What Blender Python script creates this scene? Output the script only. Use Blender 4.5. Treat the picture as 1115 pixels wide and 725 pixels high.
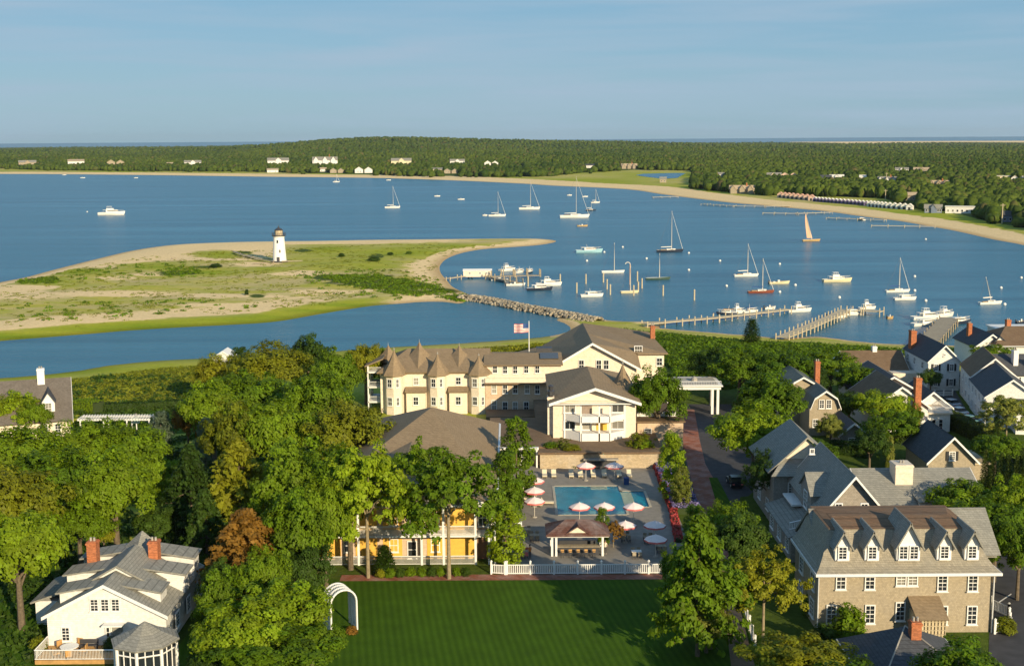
import bpy, math, random
import numpy as np
from mathutils import Vector, Matrix
R = math.radians
for o in list(bpy.data.objects): bpy.data.objects.remove(o)
S = bpy.context.scene; COL = S.collection
# ------------------------------------------------------------------ camera, sky, sun, exposure
CZ, PITCH, ROLL, F, W, H = 54.0, R(8.64), R(0.4), 1390.0, 1115.0, 725.0
CY = H / 2
cam = bpy.data.objects.new('camera', bpy.data.cameras.new('camera')); COL.objects.link(cam)
cam.location = (0, 0, CZ)
cam.rotation_euler = (Matrix.Rotation(R(90) - PITCH, 3, 'X') @ Matrix.Rotation(-ROLL, 3, 'Z')).to_euler()
cam.data.sensor_width = 36; cam.data.lens = 36 * F / W
cam.data.clip_start = 1; cam.data.clip_end = 90000
S.camera = cam
HAZE = 2.2e-5
SUN_EL, SUN_AZ = R(19), R(151)          # azimuth clockwise from +Y: behind the camera, to the right
sd = Vector((math.sin(SUN_AZ) * math.cos(SUN_EL), math.cos(SUN_AZ) * math.cos(SUN_EL), math.sin(SUN_EL)))
sl = bpy.data.lights.new('sun', 'SUN'); sl.energy = 5.0; sl.angle = R(0.55); sl.color = (1.0, 0.82, 0.54)
so = bpy.data.objects.new('sun', sl); COL.objects.link(so); so.rotation_euler = sd.to_track_quat('Z', 'Y').to_euler()
wd = bpy.data.worlds.new('World'); S.world = wd; wd.use_nodes = True
nt = wd.node_tree; bg = nt.nodes['Background']; sky = nt.nodes.new('ShaderNodeTexSky')
sky.sky_type = 'NISHITA'; sky.sun_disc = False; sky.sun_elevation = SUN_EL; sky.sun_rotation = SUN_AZ
sky.altitude = 60; sky.air_density = 1.0; sky.dust_density = 0.6; sky.ozone_density = 1.6
tc = nt.nodes.new('ShaderNodeTexCoord'); mp = nt.nodes.new('ShaderNodeMapping'); mp.inputs['Scale'].default_value = (2.0, 2.0, 30)
nz = nt.nodes.new('ShaderNodeTexNoise'); nz.inputs['Scale'].default_value = 2.2; nz.inputs['Detail'].default_value = 7; nz.inputs['Distortion'].default_value = 0.4
cr = nt.nodes.new('ShaderNodeValToRGB'); cr.color_ramp.elements[0].position = 0.42; cr.color_ramp.elements[1].position = 0.75
cr.color_ramp.elements[1].color = (0.8, 0.8, 0.8, 1)
mx = nt.nodes.new('ShaderNodeMix'); mx.data_type = 'RGBA'; mx.inputs['B'].default_value = (2.9, 3.9, 4.9, 1)
nt.links.new(tc.outputs['Generated'], mp.inputs[0]); nt.links.new(mp.outputs[0], nz.inputs[0]); nt.links.new(nz.outputs[0], cr.inputs[0])
# clear marine air: the low sky stays grey-blue instead of turning yellow
sx = nt.nodes.new('ShaderNodeSeparateXYZ'); nt.links.new(tc.outputs['Generated'], sx.inputs[0])
hr = nt.nodes.new('ShaderNodeValToRGB'); he = hr.color_ramp.elements
he[0].position = 0.0; he[0].color = (1.9, 3.4, 4.5, 1); he[1].position = 0.5; he[1].color = (.8, 1.9, 3.5, 1)
e2 = he.new(0.07); e2.color = (1.55, 3.1, 4.5, 1); e3 = he.new(0.22); e3.color = (1.0, 2.5, 4.1, 1)
nt.links.new(sx.outputs[2], hr.inputs[0])
mh = nt.nodes.new('ShaderNodeMix'); mh.data_type = 'RGBA'; mh.inputs['Factor'].default_value = .85
nt.links.new(sky.outputs[0], mh.inputs['A']); nt.links.new(hr.outputs[0], mh.inputs['B'])
nt.links.new(cr.outputs[0], mx.inputs['Factor']); nt.links.new(mh.outputs['Result'], mx.inputs['A']); nt.links.new(mx.outputs['Result'], bg.inputs[0])
bg.inputs[1].default_value = 0.105
S.view_settings.view_transform = 'Standard'; S.view_settings.look = 'None'
S.view_settings.gamma = 1; S.view_settings.exposure = 0.33
S.render.engine = 'CYCLES'; S.cycles.use_denoising = True
S.cycles.max_bounces = 5; S.cycles.diffuse_bounces = 2; S.cycles.glossy_bounces = 2; S.cycles.transmission_bounces = 2
S.cycles.transparent_max_bounces = 4; S.cycles.volume_bounces = 0

# ------------------------------------------------------------------ helpers: places
_s, _c = math.sin(ROLL), math.cos(ROLL)
_fw = np.array((0, math.cos(PITCH), -math.sin(PITCH))); _u0 = np.array((0, math.sin(PITCH), math.cos(PITCH))); _r0 = np.array((1., 0, 0))
_rt = _c * _r0 - _s * _u0; _up = _s * _r0 + _c * _u0
def ray(x, y): return _rt * ((x - W / 2) / F) - _up * ((y - CY) / F) + _fw
def P(x, y, z=4.0):
    d = ray(x, y); t = (z - CZ) / d[2]; return (d[0] * t, d[1] * t)
def PY(x, y, Y):
    d = ray(x, y); t = Y / d[1]; return (d[0] * t, CZ + d[2] * t)
def depth(X, Y, Z): return float(np.dot(_fw, (X, Y, Z - CZ)))
def pix(X, Y, Z):
    X = np.asarray(X, float); Y = np.asarray(Y, float); Z = np.asarray(Z, float) - CZ
    f = Y * _fw[1] + Z * _fw[2]; r = X * _rt[0] + Y * _rt[1] + Z * _rt[2]; u = X * _up[0] + Y * _up[1] + Z * _up[2]
    return W / 2 + F * r / f, CY - F * u / f
def _re(X, Y, Z, deg, cy):
    p = R(deg); fw = np.array((0, math.cos(p), -math.sin(p))); u0 = np.array((0, math.sin(p), math.cos(p))); r0 = np.array((1., 0, 0))
    rt = _c * r0 - _s * u0; up = _s * r0 + _c * u0; v = np.array((X, Y, Z - CZ)); f = v @ fw
    return P(W / 2 + 750.0 * (v @ rt) / f, cy - 750.0 * (v @ up) / f, Z)
def Q(X, Y, Z=4.0): return _re(X, Y, Z, 15.75, H / 2)      # plan of the first survey -> final plan
def Q2(X, Y, Z=4.0): return _re(X, Y, Z, 3.2, 193.1)       # plan of the second survey -> final plan
def mpp(X, Y, Z=4.0): return depth(X, Y, Z) / F          # metres per photo pixel
def inpoly(px, py, poly):
    poly = np.asarray(poly, float); ins = np.zeros(px.shape, bool); n = len(poly)
    for i in range(n):
        x1, y1 = poly[i]; x2, y2 = poly[(i + 1) % n]
        if y1 == y2: continue
        c = ((y1 > py) != (y2 > py)) & (px < (x2 - x1) * (py - y1) / (y2 - y1) + x1)
        ins ^= c
    return ins
def pdist(px, py, poly):
    poly = np.asarray(poly, float); n = len(poly); best = np.full(px.shape, 1e18)
    for i in range(n):
        x1, y1 = poly[i]; x2, y2 = poly[(i + 1) % n]; dx, dy = x2 - x1, y2 - y1
        t = np.clip(((px - x1) * dx + (py - y1) * dy) / (dx * dx + dy * dy + 1e-12), 0, 1)
        best = np.minimum(best, (px - x1 - t * dx) ** 2 + (py - y1 - t * dy) ** 2)
    return np.sqrt(best)
def sdist(px, py, poly): return np.where(inpoly(px, py, poly), 1, -1) * pdist(px, py, poly)
def smooth(px_list, z, n=4):                     # photo outline -> ground outline, rounded
    p = [Vector(P(x, y, z)).to_3d() for x, y in px_list]; out = []
    for i in range(len(p) - 1):
        a, b, c, d = p[max(i - 1, 0)], p[i], p[i + 1], p[min(i + 2, len(p) - 1)]
        for k in range(n):
            t = k / n
            q = 0.5 * ((2 * b) + (c - a) * t + (2 * a - 5 * b + 4 * c - d) * t * t + (3 * b - a - 3 * c + d) * t ** 3)
            out.append((q.x, q.y))
    out.append((p[-1].x, p[-1].y)); return out

# ------------------------------------------------------------------ helpers: materials
def newmat(name):
    m = bpy.data.materials.new(name); m.use_nodes = True
    return m, m.node_tree, m.node_tree.nodes['Principled BSDF']
def node(nt, typ, **kw):
    n = nt.nodes.new(typ)
    for k, v in kw.items():
        if k in n.inputs: n.inputs[k].default_value = v
        else: setattr(n, k, v)
    return n
def rgba(c): return (c[0], c[1], c[2], 1)
def mixc(nt, fac, a, b, blend='MIX'):
    n = nt.nodes.new('ShaderNodeMix'); n.data_type = 'RGBA'; n.blend_type = blend
    for i, v in (('Factor', fac), ('A', a), ('B', b)):
        if isinstance(v, (tuple, list)): n.inputs[i].default_value = rgba(v)
        elif isinstance(v, (int, float)): n.inputs[i].default_value = v
        else: nt.links.new(v, n.inputs[i])
    return n.outputs['Result']
def math_(nt, op, a, b=0.0, c=None, clamp=False):
    n = nt.nodes.new('ShaderNodeMath'); n.operation = op; n.use_clamp = clamp
    for i, v in enumerate((a, b, c)):
        if v is None: continue
        if isinstance(v, (int, float)): n.inputs[i].default_value = v
        else: nt.links.new(v, n.inputs[i])
    return n.outputs[0]
def noise(nt, scale, detail=4, rough=.55, vec=None, sc=None, dist=0.0):
    n = node(nt, 'ShaderNodeTexNoise', Scale=scale, Detail=detail, Roughness=rough, Distortion=dist)
    if vec is None:
        g = nt.nodes.new('ShaderNodeNewGeometry'); vec = g.outputs['Position']
    if sc:
        m = node(nt, 'ShaderNodeMapping', Scale=sc); nt.links.new(vec, m.inputs[0]); vec = m.outputs[0]
    nt.links.new(vec, n.inputs['Vector']); return n.outputs['Fac']
def ramp(nt, fac, p0, p1, c0=(0, 0, 0), c1=(1, 1, 1)):
    n = nt.nodes.new('ShaderNodeValToRGB'); e = n.color_ramp.elements
    e[0].position = p0; e[1].position = p1; e[0].color = rgba(c0); e[1].color = rgba(c1)
    nt.links.new(fac, n.inputs[0]); return n.outputs[0]
def bump(nt, b, h, strength=.3, distance=.1):
    n = node(nt, 'ShaderNodeBump', Strength=strength, Distance=distance); nt.links.new(h, n.inputs['Height'])
    nt.links.new(n.outputs[0], b.inputs['Normal'])
MATS = {}
def plain(name, c, rough=.7, var=.15, scale=2.0, metal=0.0):
    if name in MATS: return MATS[name]
    m, t, b = newmat(name); n = noise(t, scale, 5)
    lo = tuple(x * (1 - var) for x in c); hi = tuple(min(1, x * (1 + var)) for x in c)
    t.links.new(ramp(t, n, .3, .7, lo, hi), b.inputs['Base Color']); b.inputs['Roughness'].default_value = rough
    b.inputs['Metallic'].default_value = metal; MATS[name] = m; return m
def courses(name, c, row=.22, width=.35, var=.22, rough=.85, weather=(.6, .6, .6), wamt=.25, lines=.55):
    """shingles or boards laid in level courses, with weathering"""
    if name in MATS: return MATS[name]
    m, t, b = newmat(name)
    g = t.nodes.new('ShaderNodeNewGeometry'); s = t.nodes.new('ShaderNodeSeparateXYZ'); t.links.new(g.outputs['Position'], s.inputs[0])
    xy = math_(t, 'ADD', s.outputs[0], math_(t, 'MULTIPLY', s.outputs[1], .93))
    cb = t.nodes.new('ShaderNodeCombineXYZ'); t.links.new(xy, cb.inputs[0]); t.links.new(s.outputs[2], cb.inputs[1])
    br = t.nodes.new('ShaderNodeTexBrick'); t.links.new(cb.outputs[0], br.inputs['Vector'])
    br.inputs['Scale'].default_value = 1; br.inputs['Brick Width'].default_value = width; br.inputs['Row Height'].default_value = row
    br.inputs['Mortar Size'].default_value = row * .10; br.inputs['Mortar Smooth'].default_value = .6
    br.inputs['Color1'].default_value = rgba([x * (1 + var) for x in c]); br.inputs['Color2'].default_value = rgba([x * (1 - var) for x in c])
    br.inputs['Mortar'].default_value = rgba([x * lines for x in c])
    n1 = noise(t, .55, 6, .65); n2 = noise(t, 3.2, 4)
    c2 = mixc(t, math_(t, 'MULTIPLY', ramp(t, n1, .42, .72), wamt), br.outputs['Color'], weather)
    c3 = mixc(t, .5, c2, ramp(t, n2, .2, .8, (.55, .55, .55), (1.25, 1.25, 1.25)), 'MULTIPLY')
    t.links.new(c3, b.inputs['Base Color']); b.inputs['Roughness'].default_value = rough
    b.inputs['Specular IOR Level'].default_value = .25
    bump(t, b, br.outputs['Fac'], -.4, .03); MATS[name] = m; return m
def glass(name='window_glass', dark=(.018, .024, .032), light=(.34, .32, .27), p=.62):
    if name in MATS: return MATS[name]
    m, t, b = newmat(name); oi = t.nodes.new('ShaderNodeObjectInfo')
    t.links.new(ramp(t, oi.outputs['Random'], p, 1.0, dark, light), b.inputs['Base Color'])
    b.inputs['Roughness'].default_value = .06; b.inputs['Specular IOR Level'].default_value = .7; MATS[name] = m; return m
def leafmat(name, c, warm=(.2, .18, .02), trans=.35, tone=.5):
    if name in MATS: return MATS[name]
    m, t, b = newmat(name)
    a = node(t, 'ShaderNodeAttribute', attribute_name='tone'); oi = t.nodes.new('ShaderNodeObjectInfo')
    lo = tuple(x * (1 - tone) for x in c); hi = tuple(x * (1 + tone) for x in c)
    base = ramp(t, a.outputs['Fac'], 0, 1, lo, hi)
    base = mixc(t, math_(t, 'MULTIPLY', oi.outputs['Random'], .45), base, warm)
    br = math_(t, 'MULTIPLY_ADD', oi.outputs['Random'], .5, .75)
    hs = node(t, 'ShaderNodeHueSaturation'); t.links.new(base, hs.inputs['Color']); t.links.new(br, hs.inputs['Value'])
    t.links.new(hs.outputs[0], b.inputs['Base Color']); b.inputs['Roughness'].default_value = .6; b.inputs['Specular IOR Level'].default_value = .2
    tr = t.nodes.new('ShaderNodeBsdfTranslucent'); hs2 = node(t, 'ShaderNodeHueSaturation', Value=1.5, Saturation=1.1)
    t.links.new(hs.outputs[0], hs2.inputs['Color']); t.links.new(hs2.outputs[0], tr.inputs[0])
    ms = node(t, 'ShaderNodeMixShader', Fac=trans); t.links.new(b.outputs[0], ms.inputs[1]); t.links.new(tr.outputs[0], ms.inputs[2])
    t.links.new(ms.outputs[0], t.nodes['Material Output'].inputs[0]); MATS[name] = m; return m

WHITE = plain('white_paint', (.78, .77, .74), .5, .06)
GLASS = glass()
CREAM = courses('cream_shingle', (.80, .69, .55), .2, 30, .03, weather=(.72, .60, .44), wamt=.25, lines=.9)
PEACH = courses('peach_stucco', (.62, .45, .30), .3, 40, .04, lines=.85)
YELLOW = plain('ochre_wall', (.72, .42, .07), .8, .1)
TANROOF = courses('tan_roof_shingle', (.275, .20, .12), .17, .3, .10, weather=(.32, .24, .15), wamt=.5, lines=.8)
GREYROOF = courses('grey_roof_shingle', (.30, .29, .25), .17, .3, .12, weather=(.2, .2, .18), wamt=.5)
DARKROOF = courses('charcoal_roof_shingle', (.085, .09, .10), .17, .3, .15, weather=(.1, .1, .1), wamt=.3)
BROWNROOF = courses('brown_roof_shingle', (.19, .125, .075), .17, .3, .12, weather=(.26, .19, .12), wamt=.4)
GREENROOF = courses('mossy_roof_shingle', (.15, .17, .15), .17, .3, .12, weather=(.24, .25, .2), wamt=.5)
CEDAR = courses('weathered_cedar', (.40, .335, .235), .17, .2, .12, weather=(.33, .29, .23), wamt=.5, lines=.75)
GREYCEDAR = courses('grey_cedar', (.36, .32, .27), .17, .2, .12, weather=(.26, .25, .23), wamt=.5)
CLAP = courses('white_clapboard', (.76, .75, .72), .2, 60, .02, weather=(.7, .69, .65), wamt=.3, lines=.82)
BRICK = courses('red_brick', (.46, .16, .07), .09, .24, .3, weather=(.3, .15, .1), wamt=.3)
WOOD = plain('weathered_wood', (.32, .27, .19), .85, .3, 3)
PALEWOOD = plain('pale_wood', (.50, .42, .28), .85, .2, 3)
DECKWOOD = plain('warm_deck', (.46, .26, .09), .7, .2, 2)
METAL = plain('dark_metal', (.05, .05, .055), .5, .1)
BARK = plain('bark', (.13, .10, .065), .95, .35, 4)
PALEBARK = plain('sunny_bark', (.26, .21, .13), .95, .3, 4)  # paler bark: the sunlight on the trunks is put into its colour
STONE = plain('rubble_stone', (.36, .31, .23), .95, .45, .9)
CONC = plain('concrete', (.36, .33, .28), .9, .15, 1)
BLACK = plain('black_shutter', (.02, .022, .025), .6, .1)

# ------------------------------------------------------------------ helpers: meshes and things
class MB:
    def __init__(s): s.v = []; s.f = []; s.m = []
    def face(s, pts, m=0):
        i = len(s.v); s.v += [tuple(p) for p in pts]; s.f.append(tuple(range(i, i + len(pts)))); s.m.append(m)
    def box(s, x0, y0, z0, x1, y1, z1, m=0):
        x0, x1 = sorted((x0, x1)); y0, y1 = sorted((y0, y1)); z0, z1 = sorted((z0, z1))
        i = len(s.v); s.v += [(x, y, z) for z in (z0, z1) for x, y in ((x0, y0), (x1, y0), (x1, y1), (x0, y1))]
        for q in ((3, 2, 1, 0), (4, 5, 6, 7), (0, 1, 5, 4), (1, 2, 6, 5), (2, 3, 7, 6), (3, 0, 4, 7)):
            s.f.append(tuple(i + k for k in q)); s.m.append(m)
        return s
    def extr(s, pts, vec, m=0):
        n = len(pts); a = [Vector(p) for p in pts]; v = Vector(vec)
        nrm = Vector((0, 0, 0))
        for k in range(n): nrm += a[k].cross(a[(k + 1) % n])
        if nrm.dot(v) > 0: a.reverse()
        i = len(s.v); s.v += [tuple(p) for p in a] + [tuple(p + v) for p in a]
        s.f.append(tuple(range(i, i + n))); s.m.append(m)
        s.f.append(tuple(range(i + 2 * n - 1, i + n - 1, -1))); s.m.append(m)
        for k in range(n):
            j = (k + 1) % n; s.f.append((i + k, i + n + k, i + n + j, i + j)); s.m.append(m)
        return s
    def prism(s, poly, z0, z1, m=0): return s.extr([(x, y, z0) for x, y in poly], (0, 0, z1 - z0), m)
    def slab(s, pts, th=.18, m=0):                # a roof plane with thickness, given by its top face
        a = [Vector(p) for p in pts]; n = (a[1] - a[0]).cross(a[2] - a[0]).normalized()
        if n.z < 0: n = -n
        return s.extr(pts, -n * th, m)
    def tube(s, p0, p1, r0, r1=None, n=8, m=0, caps=True):
        r1 = r0 if r1 is None else r1; a, b = Vector(p0), Vector(p1); d = (b - a)
        if d.length < 1e-6: return s
        d.normalize(); u = d.cross(Vector((0, 0, 1)) if abs(d.z) < .9 else Vector((1, 0, 0))).normalized(); w = d.cross(u); i = len(s.v)
        for c, r in ((a, r0), (b, r1)):
            s.v += [tuple(c + (u * math.cos(2 * math.pi * k / n) + w * math.sin(2 * math.pi * k / n)) * r) for k in range(n)]
        for k in range(n):
            j = (k + 1) % n; s.f.append((i + k, i + n + k, i + n + j, i + j)[::-1]); s.m.append(m)
        if caps: s.f.append(tuple(i + k for k in range(n))); s.m.append(m); s.f.append(tuple(i + n + k for k in range(n))[::-1]); s.m.append(m)
        return s
    def lathe(s, cx, cy, prof, n=16, m=0):        # prof: (r, z) upward
        i = len(s.v)
        for r, z in prof: s.v += [(cx + r * math.cos(2 * math.pi * k / n), cy + r * math.sin(2 * math.pi * k / n), z) for k in range(n)]
        for q in range(len(prof) - 1):
            for k in range(n):
                j = (k + 1) % n; a = i + q * n; s.f.append((a + k, a + j, a + n + j, a + n + k)); s.m.append(m)
        s.f.append(tuple(i + (len(prof) - 1) * n + k for k in range(n))); s.m.append(m)
        return s
    def mesh(s, name, mats, smooth=False):
        me = bpy.data.meshes.new(name); me.from_pydata(s.v, [], s.f)
        for m in (mats if isinstance(mats, (list, tuple)) else [mats]): me.materials.append(m)
        me.polygons.foreach_set('material_index', s.m)
        if smooth: me.polygons.foreach_set('use_smooth', [True] * len(s.f))
        me.update(); return me
def link(name, me, parent=None, loc=(0, 0, 0), rz=0, label=None):
    o = bpy.data.objects.new(name, me); COL.objects.link(o); o.location = loc
    if rz: o.rotation_euler = (0, 0, rz)
    if parent is not None: o.parent = parent
    if label: o['label'] = label
    return o
def tag(o, label, cat, group=None, kind=None):
    if label: o['label'] = label
    if cat: o['category'] = cat
    if group: o['group'] = group
    if kind: o['kind'] = kind
    return o
def thing(name, label, cat, loc=(0, 0, 0), rz=0, group=None):
    return tag(link(name, None, None, loc, rz), label, cat, group)
def kids(o): return [c for c in COL.objects if c.parent == o]
KIDS = {}
def copy_tree(src, loc, rz=0, scale=None, label=None, group=None, mats=None):
    def rec(o, par):
        c = o.copy(); COL.objects.link(c)
        if par is not None: c.parent = par
        if o.name not in KIDS: KIDS[o.name] = [k for k in bpy.data.objects if k.parent == o]
        for k in KIDS[o.name]: rec(k, c)
        return c
    r = rec(src, None); r.location = loc; r.rotation_euler = (0, 0, rz)
    if scale is not None: r.scale = scale
    if label: r['label'] = label
    if group: r['group'] = group
    return r
def npmesh(name, co, nq, mats, tone=None, k=4, smooth=False, mi=None):
    """mesh from an array of separate k-gons"""
    me = bpy.data.meshes.new(name); n = len(co)
    me.vertices.add(n); me.vertices.foreach_set('co', co.astype(np.float32).ravel())
    me.loops.add(n); me.loops.foreach_set('vertex_index', np.arange(n, dtype=np.int32))
    me.polygons.add(nq); me.polygons.foreach_set('loop_start', np.arange(0, n, k, dtype=np.int32)); me.polygons.foreach_set('loop_total', np.full(nq, k, np.int32))
    for m in (mats if isinstance(mats, (list, tuple)) else [mats]): me.materials.append(m)
    if tone is not None:
        a = me.attributes.new('tone', 'FLOAT', 'FACE'); a.data.foreach_set('value', tone.astype(np.float32))
    if mi is not None: me.polygons.foreach_set('material_index', mi.astype(np.int32))
    me.update(calc_edges=True); return me
def idxmesh(name, co, faces, mats, tone=None, smooth=False):
    k = faces.shape[1]; me = bpy.data.meshes.new(name); me.vertices.add(len(co)); me.vertices.foreach_set('co', co.astype(np.float32).ravel())
    me.loops.add(faces.size); me.loops.foreach_set('vertex_index', faces.astype(np.int32).ravel())
    me.polygons.add(len(faces)); me.polygons.foreach_set('loop_start', np.arange(0, faces.size, k, dtype=np.int32)); me.polygons.foreach_set('loop_total', np.full(len(faces), k, np.int32))
    for m in (mats if isinstance(mats, (list, tuple)) else [mats]): me.materials.append(m)
    if tone is not None:
        a = me.attributes.new('tone', 'FLOAT', 'FACE'); a.data.foreach_set('value', tone.astype(np.float32))
    if smooth: me.polygons.foreach_set('use_smooth', np.ones(len(faces), bool))
    me.update(calc_edges=True); return me

# ------------------------------------------------------------------ the land
near_coast = smooth([(-500, 470), (-250, 436), (-100, 420), (0, 411), (16, 410), (78, 404), (121, 397), (175, 392), (234, 389), (330, 384), (434, 377), (488, 374),
    (542, 370.5), (590, 366.5), (614, 362), (622, 357), (615, 351), (606, 347), (626, 343.5), (645, 346), (664, 348.5), (690, 349.5), (722, 349.5), (726, 352), (716, 356), (745, 359), (770, 361), (800, 363.5),
    (822, 365), (852, 368), (875, 366.5), (897, 366.5), (933, 371), (973, 374), (1000, 374), (1050, 376), (1115, 376), (1250, 384), (1500, 400)], .2)
near_land = near_coast + [(700, 60), (700, -300), (-700, -300), (-700, 60)]
spit = smooth([(-420, 428), (-200, 356), (-60, 320), (0, 307), (30, 301), (60, 293), (100, 283), (140, 273.5), (170, 268.5), (200, 265.5), (250, 263.5), (300, 262.5), (350, 262), (400, 261), (450, 260.5), (500, 260),
    (560, 259.5), (590, 260), (606, 262.3), (590, 266), (560, 268.5), (530, 270.5), (505, 274.5), (487, 281), (479, 289), (480, 297), (486, 304), (493, 312), (508, 319), (518, 323.5), (508, 327), (500, 330), (484, 328), (460, 328),
    (434, 330), (400, 333), (350, 341), (300, 349.5), (250, 353), (200, 355.5), (143, 359), (100, 362.5), (50, 366.5), (0, 370.5), (-60, 377), (-200, 397), (-420, 440)], .2)
far_coast = smooth([(-500, 193), (-200, 190), (0, 189.4), (150, 190.5), (280, 192.3), (350, 193), (420, 194), (500, 196.7), (540, 198.5), (580, 200.5), (600, 202), (680, 205.8), (720, 211.3), (760, 216.4), (800, 221), (835, 223.8), (860, 226.2),
    (900, 230), (940, 235.6), (980, 240.5), (1010, 245.8), (1040, 251), (1080, 260), (1115, 266.5), (1180, 282), (1300, 315), (1500, 380)], .2)
far_land = far_coast + [(3000, 500), (6000, 6700), (3600, 10200), (1700, 10900), (600, 11200), (-2500, 12200), (-9000, 13500), (-12000, 7400)]
pond_px = [(692, 190.6), (700, 189.2), (720, 188.6), (738, 188.2), (747, 188.6), (742, 191), (738, 193.6), (722, 194.6), (706, 192.8)]
pond = [P(x, y, 2.0) for x, y in pond_px]
# the edge of the far wood, as seen (photo x -> y)
FW = np.array([(-500, 184), (0, 184), (60, 186), (280, 187.5), (420, 191), (470, 193), (560, 193), (600, 192), (640, 188), (690, 185.5), (752, 186), (754, 190), (740, 196), (700, 199.5), (720, 203), (780, 208), (835, 213.5), (860, 213), (960, 216), (1000, 228), (1040, 232),
               (1080, 243), (1115, 248), (1300, 280), (1500, 320)])
def relief(X, Y):
    d = np.hypot(X, Y)
    sn, ss, sf = sdist(X, Y, near_land), sdist(X, Y, spit), sdist(X, Y, far_land)
    def ramp_(s, lim, k): return np.where(s > 0, np.minimum(s * k, lim), np.maximum(s * .06, -4))
    zn = ramp_(sn, .9, .10); t = np.clip((sn - 14) / 30, 0, 1); zn = zn + (4.0 - .9) * t * t * (3 - 2 * t)
    zs = ramp_(ss, 1.1, .07) + np.where(ss > 12, .35 * np.sin(X * .09 + 1) * np.sin(Y * .07) * np.clip((ss - 12) / 20, 0, 1), 0)
    ppd = pdist(X, Y, pond); pin = inpoly(X, Y, pond)
    zf = ramp_(sf, 1.6, .06); t = np.clip((sf - 110) / 900, 0, 1)
    az = np.degrees(np.arctan2(X, Y))
    hill = 44 * np.exp(-((az + 6.2) / 4.8) ** 2) * np.exp(-((d - 5500) / 1600) ** 2) + 30 * np.exp(-((az - 1.2) / 7.4) ** 2) * np.exp(-((d - 6200) / 1600) ** 2)
    hill += 9 * np.exp(-((az + 18) / 8) ** 2) * np.exp(-((d - 6200) / 1600) ** 2)
    und = 3 * np.sin(X * .005 + 1.3) * np.sin(Y * .0025 + .4)
    zf = zf + t * (4 + hill + und)
    zf = np.where(sf > 60, np.where(pin, 1.2, np.where(ppd < 60, np.minimum(zf, 2.2), zf)), zf)
    zf = np.where((X > 2300) & (d > 9700) & (sf > 40), 13, zf)
    return np.maximum(np.maximum(zn, zs), zf), sn, ss, sf
NA, NR = 760, 620
ang = np.radians(np.linspace(-44, 44, NA)); rad = np.concatenate([np.linspace(6, 80, 12, endpoint=False), 80 * (15500 / 80) ** np.linspace(0, 1, NR - 12)])
AA, RR = np.meshgrid(ang, rad); TX, TY = (RR * np.sin(AA)).ravel(), (RR * np.cos(AA)).ravel()
TZ, SN, SS, SF = relief(TX, TY)
def grid_faces(nr, na):
    i = np.arange(nr - 1)[:, None] * na + np.arange(na - 1)[None, :]; i = i.ravel()
    return np.stack([i, i + 1, i + na + 1, i + na], 1)
fcs = grid_faces(NR, NA)
keep = (TZ[fcs].max(1) > -1.5)
PXX, PYY = pix(TX, TY, np.clip(TZ, 0.5, 60))
def blob(cx, cy, rx, ry): return np.clip(1.25 - np.sqrt(((PXX - cx) / rx) ** 2 + ((PYY - cy) / ry) ** 2), 0, 1)
sand = np.zeros_like(TX); green = np.zeros_like(TX); dark = np.zeros_like(TX)
isS = SS > -8; isF = SF > -8; isN = SN > -8
# the spit: beaches outside, dune grass, thickets, a green tidal edge on the lagoon side
lag_edge = [P(x, y, .2) for x, y in ((500, 329), (434, 330), (400, 333), (350, 341), (300, 349.5), (250, 353), (200, 355.5), (143, 359), (50, 366.5), (0, 370.5), (-200, 397))]
def ldist(px, py, line):
    best = np.full(px.shape, 1e9)
    for (x1, y1), (x2, y2) in zip(line, line[1:]):
        dx, dy = x2 - x1, y2 - y1; t = np.clip(((px - x1) * dx + (py - y1) * dy) / (dx * dx + dy * dy), 0, 1)
        best = np.minimum(best, np.hypot(px - x1 - t * dx, py - y1 - t * dy))
    return best
dl = ldist(TX, TY, lag_edge)
sand_s = np.clip((np.where(PXX < 300, 40, 20) - SS) / 12, 0, 1)
sand_s = np.maximum(sand_s, np.where((PXX > 130) & (PXX < 300) & (PYY < 284), np.clip(1 - (PYY - (287 - (PXX - 130) * .03)) / 3, 0, 1) * np.clip((SS) / 2, .6, 1), 0))
sand_s = np.maximum(sand_s, np.where((PXX > 300) & (PYY < 268), np.clip((267.5 - PYY) / 2, 0, 1) * np.clip((560 - PXX) / 120, 0, 1), 0))
for b in ((290, 288, 46, 4.5), (330, 297, 48, 4.5), (120, 320, 130, 4.5), (20, 323, 75, 4), (255, 322, 110, 4), (300, 331, 60, 6), (380, 327, 95, 4.5), (200, 341, 90, 3.0), (60, 352, 95, 2.5), (345, 300, 40, 4),
          (350, 318, 45, 4.5), (420, 329, 110, 3.5), (130, 303, 32, 2.6), (162, 299, 26, 2.2), (380, 309, 30, 2.2), (240, 332, 70, 3.0)):
    sand_s = np.maximum(sand_s, blob(*b) * .95)
green_s = np.zeros_like(TX)
for b in ((238, 277, 34, 4.6), (80, 296, 60, 5), (170, 290, 50, 4.5), (230, 296, 45, 5), (40, 305, 60, 6), (290, 293, 26, 3), (440, 275, 90, 9), (360, 272, 50, 6), (500, 268, 60, 3)):
    g = blob(*b); green_s = np.maximum(green_s, g); sand_s *= (1 - .95 * np.clip(g * 1.6, 0, 1) * (SS > 9))
dark_s = np.zeros_like(TX)
for b in ((400, 306, 55, 7), (440, 312, 48, 6), (470, 316, 38, 4), (365, 302, 30, 4), (195, 297, 26, 3), (225, 291, 20, 2), (265, 275, 12, 2), (280, 322, 10, 2.4), (45, 306, 25, 2.4), (410, 279, 10, 3), (330, 273, 12, 2)):
    g = blob(*b); dark_s = np.maximum(dark_s, g); sand_s *= (1 - .8 * np.clip(g * 1.5, 0, 1))
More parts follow.
